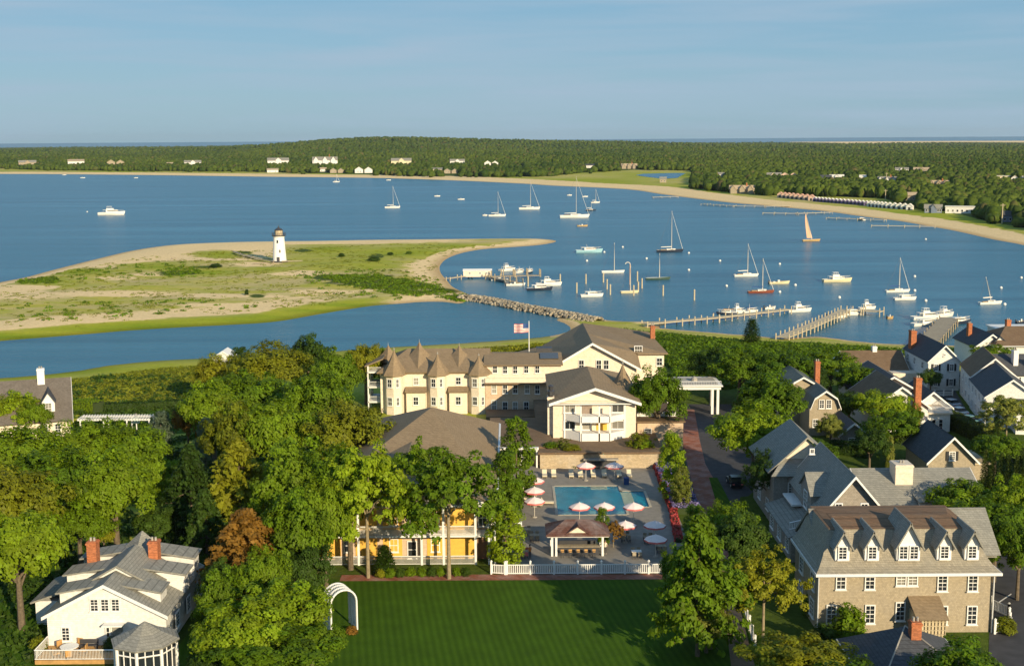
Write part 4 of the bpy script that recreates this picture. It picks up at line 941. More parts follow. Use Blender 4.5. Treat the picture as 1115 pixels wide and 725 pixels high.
# link building with french doors
b = B('link_building', 'low brown roofed link with white french doors at the left end of the pool', 'building', 1.6, 100, old=True)
b.part('wall', MB().box(-5.2, 0, -.2, 4.4, 9, 2.9), PEACH); m_ = MB(); m_.slab([(-5.4, -.4, 3.0), (4.6, -.4, 3.0), (4.6, 11, 3.1), (-5.4, 11, 3.1)], .25); b.part('roof', m_, BROWNROOF)
for x in (-3.6, -2.3, -1.0, .3): b.win(x, -.01, .1, 1.15, 2.3, cols=2, rows=4, name='french_door')
b.box('arcade_post', 2.0, -1.4, 0, 2.25, -1.15, 3.0, WHITE); b.box('arcade_post', -4.8, -1.4, 0, -4.55, -1.15, 3.0, WHITE); b.box('arcade_beam', -5, -1.5, 3.0, 2.4, -1.1, 3.3, WHITE)
# low building right of the annex
b = B('service_building', 'low peach service building with flat roof between the annex and the drive', 'building', 24, 105, 4.0, old=True)
b.part('wall', MB().box(-3.2, 0, -.2, 4.2, 9, 4.6), PEACH); b.part('roof', MB().box(-3.5, -.3, 4.6, 4.5, 9.3, 4.85), BROWNROOF); b.box('door', 1.4, -.06, 0, 3.4, .02, 2.0, plain('orange_wood_gate', (.50, .20, .04), .7)); b.win(-1.5, -.01, 2.2, 1.2, 1.4); b.win(-1.5, -.01, .2, 1.2, 1.4)
b.part('roof_deck', MB().box(-3.0, 2, 4.9, 3.8, 2.2, 5.6), WHITE)
# white canopy over the drive
b = B('drive_canopy', 'white flat roofed canopy spanning the drive beside the hotel', 'canopy', 35.2, 122, old=True)
m_ = MB(); m_.box(-5.4, -2.4, 4.6, 3.7, 3.5, 5.2); m_.box(-5.7, -2.7, 5.2, 4.0, 3.8, 5.4); b.part('roof', m_, WHITE); m_ = MB(); m_.box(-5.0, -2.0, 5.42, 3.3, 3.1, 5.5); b.part('roof_deck', m_, CONC)
for (x, y) in ((3.2, -2.1), (3.2, 3.0), (-5.1, -2.1), (-5.1, 3.0), (2.2, -2.1)): b.box('post', x - .22, y - .22, -.2, x + .22, y + .22, 4.6, WHITE)
rr = MB(); rail(rr, (-5.3, -2.5, 5.4), (3.7, -2.5, 5.4), .75, .3, .03, .06); b.part('railing', rr, WHITE); m_ = MB(); m_.lathe(-.6, .6, [(.6, 5.5), (.6, 5.9), (.2, 6.3)], 10); b.part('vent', m_, CONC)

# ------------------------------------------------------------------ white house at the lower left
b = B('white_house', 'white clapboard house with side dormers and two red brick chimneys at the lower left', 'house', *P(120, 707, 4), 4.0)
b.gable(-6.1, 0, 5.7, 9.4, 3.6, 3.1, 'y', CLAP, GREYROOF, .35)
g_ = MB(); g_.extr([(-3.8, 2.5, 5.2), (3.8, 2.5, 5.2), (0, 2.5, 7.3)], (0, 3.6, 0)); up = b.part('upper_gable', g_, CLAP)
r_ = MB(); [r_.slab([(sg * 4.3, 2.2, 5.1), (0, 2.2, 7.55), (0, 6.8, 7.6), (sg * 4.3, 6.8, 5.1)], .18) for sg in (-1, 1)]; b.part('upper_roof', r_, GREYROOF, up)
for (y0, zt, xo) in ((1.1, 5.6, 5.3), (4.1, 5.9, 6.1), (7.2, 6.1, 5.9)):
    for sg in (-1, 1):
        if sg == 1 and y0 == 1.1: xo_ = 4.8
        else: xo_ = xo
        w_ = MB(); w_.box(sg * 1.0, y0, 3.6, sg * xo_, y0 + 1.5, zt - .1); d_ = b.part('dormer', w_, CLAP); r_ = MB(); r_.slab([(sg * (xo_ + .3), y0 - .35, zt - .12), (sg * .2, y0 - .35, zt + .85), (sg * .2, y0 + 1.8, zt + .85), (sg * (xo_ + .3), y0 + 1.8, zt - .12)], .16); link('roof', r_.mesh('roof', GREYROOF), d_)
g_ = MB(); g_.lathe(.1, 8.2, [(3.0, 5.9), (1.5, 7.1), (.05, 8.4)], 4); b.part('peak_roof', g_, GREYROOF)
for x in (-4.3, 2.2): b.chimney(x, 6.2, 3.5, 8.3, 1.0, .8)
b.wins([-1.3, -.25, .8], -.01, [4.0], .9, 1.35, rows=4); b.win(-4.3, -.01, .95, .9, 1.5)
b.box('door', .35, -.07, .5, 1.35, .02, 2.6, GREYROOF); b.win(-.05, -.08, .8, .5, 1.7, cols=1, rows=3); b.box('door_hood', -.4, -.7, 2.75, 1.6, 0, 2.87, WHITE)
b.box('side_wing', -9.8, 4.5, -.2, -6.3, 9, 2.6, CLAP); m_ = MB(); m_.slab([(-10.2, 4.2, 2.6), (-6.25, 4.2, 3.9), (-6.25, 9.3, 3.9), (-10.2, 9.3, 2.6)], .18); b.part('side_roof', m_, GREYROOF)
for y in (2, 5, 8): b.win(6.01, y, 1.2, 1.0, 1.6, R(90))
dk_ = MB(); dk_.box(-6.1, -2.5, .1, 1.6, -.02, .5); b.part('deck', dk_, DECKWOOD); rr = MB(); rail(rr, (-6.1, -2.45, .5), (1.6, -2.45, .5), 1.0, .14, .022, .06); rail(rr, (-6.1, -2.45, .5), (-6.1, -.1, .5), 1.0, .14, .022, .06); b.part('deck_railing', rr, WHITE)
# octagonal sunroom
t = B('octagonal_sunroom', 'octagonal white sunroom with grey roof at the corner of the white house deck', 'sunroom', *P(158, 692, 8), 4.0)
m_ = MB(); m_.lathe(0, 0, [(2.95, -.2), (2.95, 1.0)], 8); t.part('base_wall', m_, CLAP); m_ = MB(); m_.lathe(0, 0, [(2.78, 1.0), (2.78, 3.6)], 8); t.part('glazing', m_, GLASS)
for k in range(8):
    a = 2 * math.pi * k / 8; a2 = 2 * math.pi * (k + 1) / 8; p0 = Vector((2.92 * math.cos(a), 2.92 * math.sin(a), 0)); p1 = Vector((2.92 * math.cos(a2), 2.92 * math.sin(a2), 0)); m_ = MB(); m_.tube(p0, p0 + Vector((0, 0, 3.7)), .16, n=6)
    for q in (1 / 3, 2 / 3): c_ = p0.lerp(p1, q); m_.tube(c_, c_ + Vector((0, 0, 3.7)), .06, n=4)
    for z in (1.0, 3.0, 3.6): m_.tube(p0 + Vector((0, 0, z)), p1 + Vector((0, 0, z)), .08, n=4)
    t.part('window_frame', m_, WHITE)
m_ = MB(); m_.lathe(0, 0, [(3.2, 3.6), (3.25, 3.75), (1.5, 4.5), (.12, 5.4)], 8); t.part('roof', m_, GREYROOF)
t = thing('patio_table', 'round metal patio table with amber cushions on the white house deck', 'table', (*P(76, 711, 4.5), 4.5)); m_ = MB(); m_.lathe(0, 0, [(.9, .7), (.9, .76)], 14); link('tabletop', m_.mesh('tabletop', WHITE), t); m_ = MB(); m_.tube((0, 0, 0), (0, 0, .7), .06); link('leg', m_.mesh('leg', METAL), t)
for k in range(5):
    a = k * 1.25; c_ = thing('patio_chair', 'low patio chair with amber cushion around the white deck table', 'chair', (P(76, 711, 4.5)[0] + 1.35 * math.cos(a), P(76, 711, 4.5)[1] + 1.35 * math.sin(a), 4.5), a + R(90), 'patio chairs on the white house deck')
    m_ = MB().box(-.3, -.3, .3, .3, .3, .45); link('seat', m_.mesh('seat', DECKWOOD), c_); m_ = MB().box(-.3, -.36, .4, .3, -.28, .95); link('backrest', m_.mesh('backrest', DECKWOOD), c_); [link('leg', MB().tube((sx, sy, 0), (sx, sy, .32), .03).mesh('leg', METAL), c_) for sx in (-.26, .26) for sy in (-.26, .26)]
b_ = thing('bench', 'dark slatted bench against the white house wall', 'bench', (*P(97, 706.2, 4.5), 4.5)); m_ = MB().box(-.9, -.3, .4, .9, .2, .47); link('seat', m_.mesh('seat', METAL), b_); m_ = MB().box(-.9, .18, .5, .9, .25, .95); link('backrest', m_.mesh('backrest', METAL), b_)
for sx in (-.8, .8): m_ = MB().box(sx - .04, -.28, 0, sx + .04, .22, .4); link('leg', m_.mesh('leg', METAL), b_)

# ------------------------------------------------------------------ shingled house at the upper left
b = B('shingled_cottage', 'grey shingled cottage with long dark roof, gabled dormer and white chimney at the upper left', 'house', *P(80, 455, 7.6), 4.0, R(19))
b.gable(-25, 0, -.6, 12, 3.6, 5.4, 'x', CREAM, courses('slate_brown_roof', (.17, .145, .12), .17, .3, .12, weather=(.22, .19, .16), wamt=.5), .5)
b.chimney(-5.0, 5.6, 7, 11.2, 1.2, 1.0, WHITE)
b.dormer(-3.9, 1.0, 4.2, 2.0, 2.3, 1.5, 3.6, WHITE, DARKROOF, fw=1.1); b.dormer(-13, 1.0, 4.2, 2.0, 2.3, 1.5, 3.6, WHITE, DARKROOF, fw=1.1)
b.wins([-9, -4.6, -2.6], -.01, [.9], 1.0, 2.0); b.win(-.59, 4, 3.5, 1, 1.5, R(90))
t = thing('white_pergola', 'long white pergola roof reaching right from the shingled cottage', 'pergola', (*Q(-70, 113), 4)); m_ = MB(); m_.box(-6.5, -1.5, 2.7, 6, -1.3, 2.95); m_.box(-6.5, 1.3, 2.7, 6, 1.5, 2.95)
for k in range(26): m_.box(-6.4 + k * .48, -1.9, 2.95, -6.28 + k * .48, 1.9, 3.1)
link('roof_slats', m_.mesh('roof_slats', WHITE), t)
for x in (-6, -2, 2, 5.8):
    for y in (-1.4, 1.4): m_ = MB().box(x - .1, y - .1, 0, x + .1, y + .1, 2.7); link('post', m_.mesh('post', WHITE), t)
t = thing('garden_birdhouse', 'pale green birdhouse on a post by the left lawn', 'birdhouse', (*P(149, 470, 4), 4)); m_ = MB().tube((0, 0, 0), (0, 0, 1.6), .1); link('post', m_.mesh('post', WHITE), t); m_ = MB().box(-.5, -.4, 1.6, .5, .4, 2.7); link('box', m_.mesh('box', plain('pale_green_paint', (.35, .5, .42))), t); m_ = MB(); m_.lathe(0, 0, [(.8, 2.7), (.05, 3.3)], 4); link('roof', m_.mesh('roof', GREYROOF), t)
b = B('white_cottage', 'small white cottage roof peeping over the trees at the left lagoon bank', 'house', *P(243, 398, 3), 2.4); b.gable(-2.2, 0, 2.2, 5, 2.4, 1.4, 'y', CLAP, WHITE, .3); b.wins([-1, 1], -.01, [.6], .8, 1.2)

# ------------------------------------------------------------------ grey mansard house, lower right
FX0, FX1 = P(890, 688, 4)[0], P(1080, 691, 4)[0]
b = B('mansard_house', 'big weathered shingle house with mansard roof and five white dormers, lower right', 'house', FX0, P(890, 689, 4)[1])
wd_ = FX1 - FX0
b.part('wall', MB().box(0, 0, -.3, wd_, 6.5, 6.45), CEDAR)
m_ = MB(); e0 = 6.6
prof = [(-.6, e0), (-.1, e0 + .45), (.4, e0 + 1.2), (.9, e0 + 2.3), (1.4, e0 + 3.6)]     # the flared slope
for k in range(4):
    (o0, z0), (o1, z1) = prof[k], prof[k + 1]
    A = [(o0, o0, z0), (wd_ - o0, o0, z0), (wd_ - o1, o1, z1), (o1, o1, z1)]; m_.face(A)
    m_.face([(wd_ - o0, o0, z0), (wd_ - o0, 6.3, z0), (wd_ - o1, 6.3, z1), (wd_ - o1, o1, z1)]); m_.face([(o0, 6.3, z0), (o0, o0, z0), (o1, o1, z1), (o1, 6.3, z1)])
m_.face([(-.6, -.6, e0), (-.6, 6.3, e0), (wd_ + .6, 6.3, e0), (wd_ + .6, -.6, e0)]); m_.face([(wd_ + .6, 6.3, e0), (-.6, 6.3, e0), (-.1, 6.3, e0 + .45), (.9, 6.3, e0 + 2.3), (1.4, 6.3, e0 + 3.6), (wd_ - 1.4, 6.3, e0 + 3.6), (wd_ - .9, 6.3, e0 + 2.3), (wd_ + .1, 6.3, e0 + .45)])
ro = b.part('mansard_slope', m_, courses('tan_grey_shingle', (.35, .31, .235), .17, .25, .14, weather=(.28, .26, .21), wamt=.6))
m_ = MB(); zt = e0 + 3.62; c_ = [(1.35, 1.35, zt), (wd_ - 1.35, 1.35, zt), (wd_ - 1.35, 6.3, zt), (1.35, 6.3, zt)]; a_, q_ = (2.6, 3.6, zt + .3), (wd_ - 2.6, 3.6, zt + .3)
m_.face([c_[0], c_[1], q_, a_]); m_.face([c_[1], c_[2], q_]); m_.face([c_[2], c_[3], a_, q_]); m_.face([c_[3], c_[0], a_]); b.part('roof_cap', m_, courses('rusty_roof', (.23, .135, .075), .17, .3, .15, weather=(.2, .16, .11), wamt=.5))
f_ = MB(); f_.box(-.65, -.67, e0 - .26, wd_ + .65, -.58, e0 + .02); f_.box(-.65, -.6, e0 - .26, -.57, 6.3, e0 + .02); f_.box(wd_ + .57, -.6, e0 - .26, wd_ + .65, 6.3, e0 + .02); b.part('cornice', f_, WHITE, ro)
g_ = MB(); g_.tube((wd_ + .15, -.15, -.2), (wd_ + .15, -.15, 6), .07); g_.tube((-.15, -.15, -.2), (-.15, -.15, 6), .07); b.part('downpipe', g_, WHITE)
for (x, dbl) in ((2.3, 0), (5.3, 0), (8.95, 1), (12.6, 0), (15.4, 0)):
    if dbl: b.dormer(x, .1, e0 + .95, 2.35, 1.8, 2.15, 3.0, WHITE, GREYROOF, nwin=2, wh=1.45, fw=.95, over=.35)
    else: b.dormer(x, .15, e0 + .95, 1.45, 1.75, 1.3, 2.6, WHITE, GREYROOF, nwin=1, wh=1.4, fw=.95, over=.35)
b.px([(915.5, 632), (947, 632), (1026, 634), (1059, 634)], P(890, 689, 4)[1], 1.05, 1.8); b.px([(981, 630), (993.5, 630)], P(890, 689, 4)[1], 1.05, 1.4)
b.px([(905, 668), (947, 668), (1026, 669), (1058, 669)], P(890, 689, 4)[1], 1.05, 2.0); b.px([(980, 665)], P(890, 689, 4)[1], 1.0, 2.0)
v = MB(); v.box(9.2, -1.6, -.3, 12.0, 0, 2.6); vo = b.part('vestibule', v, PALEWOOD); v = MB(); v.slab([(9.0, -1.9, 2.55), (12.2, -1.9, 2.55), (12.2, .0, 3.9), (9.0, .0, 3.9)], .12); b.part('vestibule_roof', v, TANROOF, vo); v = MB(); [v.box(9.25 + k * .34, -1.68, .3, 9.3 + k * .34, -1.6, 2.4) for k in range(9)]; [v.box(9.2, -1.69, .4 + k * .45, 12.0, -1.6, .46 + k * .45) for k in range(5)]; b.part('trellis', v, PALEWOOD, vo)
for y in (1.6, 4.6): b.win(-.01, y, 3.7, 1.05, 1.8, R(-90)); b.win(-.01, y, .8, 1.05, 1.9, R(-90)); b.win(wd_ + .01, y, 3.7, 1.05, 1.8, R(90)); b.win(wd_ + .01, y, .8, 1.05, 1.9, R(90))
m_ = MB(); m_.slab([(.9, 2.6, 6.6), (wd_ + 2.6, 2.6, 6.6), (wd_ + 2.6, 5.6, 10.3), (.9, 5.6, 10.3)], .2); m_.slab([(.9, 9.2, 6.0), (wd_ + 2.6, 9.2, 6.0), (wd_ + 2.6, 5.6, 10.3), (.9, 5.6, 10.3)], .2); m_.extr([(1.1, 2.9, 6.2), (1.1, 9, 5.8), (1.1, 5.6, 10.0)], (wd_ + 1.3, 0, 0)); m_.box(1.1, 6.5, -.2, wd_ + 2.4, 9, 6.2); b.part('rear_roof', m_, GREYROOF)

# ------------------------------------------------------------------ rambling grey inn behind it
b = B('front_gabled_inn', 'grey shingled inn with steep blue-grey roof and pale front gable behind the mansard house', 'house', 39.0, 77.5, old=2)
b.gable(-3.6, 0, 3.8, 8.5, 6.6, 4.4, 'y', GREYCEDAR, GREYROOF, .5)
b.px([(913, 551), (941, 551)], 75, .9, .8, rows=1); b.dormer(-3.9, 3.5, 5.2, 3.0, 2.6, 1.9, 4.2, GREYCEDAR, GREYROOF, ang=R(-90), fw=1.0)
b.part('porch', MB().box(-6.6, 1, -.2, -3.6, 8, 3.4), GREYCEDAR); m_ = MB(); m_.slab([(-7.2, .5, 3.3), (-3.6, .5, 4.6), (-3.6, 8.4, 4.6), (-7.2, 8.4, 3.3)], .18); b.part('porch_roof', m_, GREYROOF)
for y in (2, 4.5, 7): b.win(-6.61, y, .9, 1.1, 1.6, R(-90))
b.wins([-5.2], .99, [.9], 1.1, 1.7); rr = MB(); rail(rr, (-7.0, .6, 4.2), (-4.0, .6, 4.9), .9, .2, .03, .06); b.part('railing', rr, WHITE)
b.box('landing', -5.0, 5, 4.75, -3.6, 8, 4.95, WHITE)
b = B('hip_gabled_house', 'blue-grey shingled house with clipped gable and skirt roof left of the inn', 'house', 37.8, 86.0, old=2)
b.part('wall', MB().box(-4.6, 0, -.3, 4.4, 7.5, 7.0), GREYCEDAR); m_ = MB(); m_.slab([(-5.2, -.7, 7.0), (4.9, -.7, 7.0), (3.0, .9, 8.6), (-3.2, .9, 8.6)], .2); b.part('skirt_roof', m_, GREYROOF)
g_ = MB(); g_.extr([(-3.2, .9, 8.4), (3.0, .9, 8.4), (-.1, .9, 11.1)], (0, .3, 0)); b.part('gable_wall', g_, CREAM)
m_ = MB()
for sg in (-5.3, 5.1): m_.slab([(sg, 0.3, 7.0), (-.1, .6, 11.6), (-.1, 6.5, 11.7), (sg, 8, 7.0)], .2)
b.part('roof', m_, GREYROOF); b.wins([-2.3, -1.2], -.01, [4.4], .95, 1.5); b.wins([-2.0, 1.5], -.01, [1.0], .95, 1.5); b.px([(884, 491)], 82.9, .6, .7, rows=1)
for y in (2, 5): b.win(-4.61, y, 4.4, .95, 1.5, R(-90)); b.win(-4.61, y, 1.2, .95, 1.5, R(-90))
m_ = MB(); m_.box(-3.2, -1.8, 3.3, -.2, 0, 3.5); bo = b.part('balcony', m_, WHITE); rr = MB(); rail(rr, (-3.1, -1.7, 3.5), (-.3, -1.7, 3.5), 1, .16); b.part('balcony_railing', rr, WHITE, bo)
b = B('long_roofed_house', 'long low house with pale grey roof and square chimney behind the mansard house', 'house', 49.5, 80.7, old=2)
b.gable(-6.6, 0, 7.6, 9.5, 4.6, 3.4, 'x', GREYCEDAR, GREYROOF, .5); b.chimney(-1.2, 3.6, 5, 9.4, 2.2, 1.5, CREAM); b.dormer(1.2, 0.5, 4.3, 3.2, 1.4, .6, 3, WHITE, GREYROOF, shed=True, nwin=2, wh=1.0, fw=1.1); b.wins([-5, -3, 4.5, 6.4], -.01, [1.2], 1, 1.6)
b = B('charcoal_roofed_cottage', 'low cottage with charcoal hip roof and red brick chimney at the bottom right', 'house', 35.4, 58.9, old=2)
b.hip(-4.8, -4.5, 4.6, 4.2, 2.9, 3.1, DARKROOF, .4, ridge=((-.3, 1.2), (-.3, 1.19)), wall=GREYCEDAR)
b.chimney(.2, .3, 4, 7.0, .9, .7); v = MB()
for (p, q) in (((-.3, 1.2, 6.03), (5.0, -4.9, 2.93)), ((-.3, 1.2, 6.03), (-5.2, -4.9, 2.93))): v.tube(p, q, .07, n=5)
b.part('ridge_cap', v, CONC); m_ = MB(); m_.slab([(-9.0, -6, 2.0), (-4.9, -6, 2.0), (-4.9, 0, 2.7), (-9.0, 0, 2.7)], .2); m_.box(-8.7, -5.5, -.2, -5.0, -.2, 1.7); b.part('lean_to', m_, BROWNROOF); b.wins([0, 3], -4.51, [.8], 1, 1.3)

# ------------------------------------------------------------------ houses towards the harbour on the right
b = B('gambrel_cottage', 'tan gambrel cottage with mossy roof and slim brick chimney among the right trees', 'house', 52.0, 112.8, old=2)
def gambrel(b, x0, x1, y0, y1, ze, h, wall, roof):
    xm = (x0 + x1) / 2; w_ = x1 - x0; pr = [(x0, ze), (x0 + w_ * .13, ze + h * .58), (xm, ze + h), (x1 - w_ * .13, ze + h * .58), (x1, ze)]
    m_ = MB(); m_.extr([(x0, y0, 0), (x1, y0, 0)] + [(p[0], y0, p[1]) for p in pr[::-1]], (0, y1 - y0, 0)); b.part('wall', m_, wall); r_ = MB()
    for (p, q) in zip(pr, pr[1:]): r_.slab([(p[0], y0 - .4, p[1] + .2), (q[0], y0 - .4, q[1] + .2), (q[0], y1 + .4, q[1] + .2), (p[0], y1 + .4, p[1] + .2)], .17)
    ro = b.part('roof', r_, roof); f_ = MB()
    for (p, q) in zip(pr, pr[1:]): f_.extr([(p[0], y0 - .47, p[1] + .18), (q[0], y0 - .47, q[1] + .18), (q[0], y0 - .47, q[1] - .12), (p[0], y0 - .47, p[1] - .12)], (0, .06, 0))
    b.part('fascia', f_, WHITE, ro)
gambrel(b, -2.6, 2.6, 0, 7, 4.6, 3.1, CEDAR, GREENROOF); gambrel(b, -6.0, 1.6, 4.5, 11, 5.0, 3.7, CEDAR, GREENROOF)
b.wins([-.6, .6], -.01, [4.7], .95, 1.5); b.wins([-1.6, 1.6], -.01, [1.5], .95, 1.4); b.wins([-4.2], 4.49, [4.2], .95, 1.4); b.chimney(1.0, 6.5, 5, 11.0, .8, .8)
b = B('dark_gabled_shed', 'small dark gabled outbuilding with pale trim below the gambrel cottage', 'shed', 54.4, 108, old=2); b.gable(-2.1, 0, 2.1, 5, 2.5, 1.7, 'y', GREYCEDAR, DARKROOF, .5); b.wins([0], -.01, [.5], 1.6, 1.3, cols=3); b.box('door', 1.2, -.05, 0, 1.9, 0, 2, WHITE)
b = B('brown_roofed_house', 'long brown roofed house with tan end wall behind the right trees', 'house', 76, 137.5, old=2)
b.gable(-8.0, 0, 4.0, 8, 2.6, 2.9, 'x', CREAM, BROWNROOF, .4); b.chimney(-1.2, 4, 4, 6.6, .9, .8, WHITE); b.wins([-4, 0, 4], -.01, [1], 1, 1.3); b.part('rear_block', MB().box(0, -2.5, -.3, 6, 0, 2.6), CREAM)
b = B('slate_roofed_house', 'house with broad blue-black roof left of the brick chimney house', 'house', 68, 121, 3.0, old=2)
b.gable(-6, 0, 5.5, 9, 4.8, 3.3, 'y', CLAP, DARKROOF, .5); b.gable(1.5, -4, 8, 2, 4.0, 2.6, 'y', CLAP, DARKROOF, .4, wname='wing_wall', rname='wing_roof'); b.wins([-4, -1], -.01, [1, 4.4], 1, 1.4); b.wins([3.5, 6], -4.01, [1.2], 1, 1.4)
b = B('chimney_house', 'white house with very tall red brick chimney and a roof terrace', 'house', 65.8, 113.5, old=2)
b.gable(-5.5, 0, 3.9, 9, 4.6, 3.4, 'y', CLAP, BROWNROOF, .4); b.chimney(1.7, -.5, 0, 9.8, 1.0, .9); b.part('terrace_block', MB().box(3.9, .5, 0, 8.0, 5, 3.2), CLAP); b.box('terrace_floor', 3.9, .2, 3.2, 8.3, 5.2, 3.4, CREAM)
rr = MB(); rail(rr, (4.2, .3, 3.4), (8.2, .3, 3.4), .9, .14, .025, .06); rail(rr, (8.2, .3, 3.4), (8.2, 5, 3.4), .9, .14, .025, .06); b.part('railing', rr, WHITE); b.wins([5.2, 6.4], .49, [.2], .8, 2.1, cols=1, rows=3, name='french_door'); b.wins([-3.5, -.8], -.01, [1.2, 4.2], .95, 1.4)
b = B('black_shuttered_house', 'white gabled house with black shutters at the harbour lane', 'house', 84.4, 132.8, old=2)
b.gable(-3.1, 0, 3.1, 9, 6.0, 3.0, 'y', CLAP, DARKROOF, .35); b.wins([-1.6, 1.5], -.01, [4.0, 1.0], .95, 1.4, shut=True); b.chimney(-2.4, 7.5, 4, 10.2, 1.1, 1.1); b.win(0, -.01, 6.9, .5, .6, rows=1)
for y in (2, 5, 7.6): b.win(-3.11, y, 3.9, .95, 1.4, R(-90)); b.win(-3.11, y, .9, .95, 1.4, R(-90))
b.part('porch', MB().box(3.1, 1, -.2, 5.2, 5, 2.6), CLAP); b.box('porch_roof', 3.1, .8, 2.6, 5.4, 5.2, 2.8, DARKROOF)
b = B('long_white_house', 'long white house with black hip roof set askew along the lane', 'house', *P(1072, 465, 4), 4.0, -math.atan2(P(1041, 425)[0] - P(1072, 465)[0], P(1041, 425)[1] - P(1072, 465)[1]))
b.gable(0, 0, 8.5, 11, 5.4, 3.0, 'y', CLAP, DARKROOF, .35); b.gable(.2, 11.3, 8.2, 20, 5.8, 3.4, 'y', CLAP, BROWNROOF, .3, wname='rear_wall', rname='rear_roof'); b.part('side_bay', MB().box(4.2, -3.2, 0, 8.4, 0, 3.9), CLAP); m_ = MB(); m_.slab([(3.9, -3.5, 3.9), (8.7, -3.5, 3.9), (8.7, 0, 5.2), (3.9, 0, 5.2)], .18); b.part('bay_roof', m_, DARKROOF)
for y in (1.8, 4.2, 6.6, 9, 12.5, 15, 17.5): b.win(-.01 if y < 11 else .19, y, 3.5, .85, 1.35, R(-90)); b.win(-.01 if y < 11 else .19, y, .8, .85, 1.35, R(-90))
b.wins([1.8], -.01, [3.4, .6], .95, 1.4); b.wins([6.3], -3.21, [.9], .95, 1.4)
b = B('tan_gabled_cottage', 'tan shingled cottage with charcoal roof and black shuttered gable window', 'house', 62.5, 96.3, old=2)
b.gable(-3.2, 0, 3.6, 6.5, 3.6, 3.4, 'y', CEDAR, DARKROOF, .45); b.win(.2, -.01, 3.6, .95, 1.35, shut=True); b.part('side_shed', MB().box(3.6, 1.5, 0, 6.4, 6, 2.4), CEDAR); b.box('side_roof', 3.65, 1.2, 2.4, 6.7, 6.3, 2.6, PALEWOOD); b.wins([-2.2, 2.6], -.01, [.7], .9, 1.2)
b = B('hip_roofed_villa', 'white house with brown hip roof and orange chimney at the right edge', 'house', *P(1108, 403, 4), 4.0)
b.hip(-5.0, 0, 9, 9, 5.4, 3.2, BROWNROOF, .5, wall=CLAP); b.wins([-1, 2, 5, 8], -.01, [1, 3.8], 1, 1.4)
b = B('black_roofed_white_house', 'white house with long black roof and two white chimneys at the right edge', 'house', 98, 127.5, old=2)
b.gable(-7.0, 0, 12, 8, 5.0, 2.8, 'x', CLAP, DARKROOF, .4); b.chimney(-2.6, 2, 5, 9.2, .9, .9, WHITE); b.chimney(.6, .6, 4, 8.2, .9, .9, WHITE); b.wins([-5.4, -2.8, .4, 3, 6], -.01, [3.2, .7], .95, 1.4, shut=False); b.win(-7.01, 3, 3.2, .95, 1.4, R(-90))
b = B('small_white_wing_house', 'narrow white house with dark roof and pale dormer behind the black roofed house', 'house', *P(1078, 401, 4), 4.0)
b.gable(-3.5, 0, 3.5, 8, 4.8, 2.6, 'y', CLAP, DARKROOF, .4); b.dormer(1.5, -.6, 4.6, 2.2, 1.5, 1.0, 3, WHITE, DARKROOF, fw=1.2); b.wins([-2, 0, 2], -.01, [1, 3.6], .9, 1.3); b.chimney(-2, 5, 5, 8.8, .8, .8)
b = B('harbour_house', 'tall white house end with red brick chimney at the waterfront on the right edge', 'house', *P(1104, 386, 4), 4.0); b.part('wall', MB().box(-2, 0, -.3, 8, 9, 5.0), CLAP); b.part('roof', MB().box(-2.3, -.3, 5.0, 8.3, 9.3, 5.3), WHITE); b.chimney(-.2, 3, 5, 7.6, 1.0, 1); b.wins([-.5, 2, 5], -.01, [2.8, .6], 1, 1.4)

# ------------------------------------------------------------------ sea air
mh_ = bpy.data.materials.new('sea_air'); mh_.use_nodes = True; th_n = mh_.node_tree; th_n.nodes.remove(th_n.nodes['Principled BSDF']); pv = node(th_n, 'ShaderNodeVolumePrincipled', Density=HAZE); pv.inputs['Color'].default_value = (.80, .90, 1.0, 1); pv.inputs['Anisotropy'].default_value = .2
th_n.links.new(pv.outputs[0], th_n.nodes['Material Output'].inputs['Volume'])
if HAZE > 0: tag(link('haze', MB().box(-14000, -320, -6, 14000, 17000, 130).mesh('haze', mh_)), 'thin blue sea haze over the bay', 'haze', None, 'stuff')

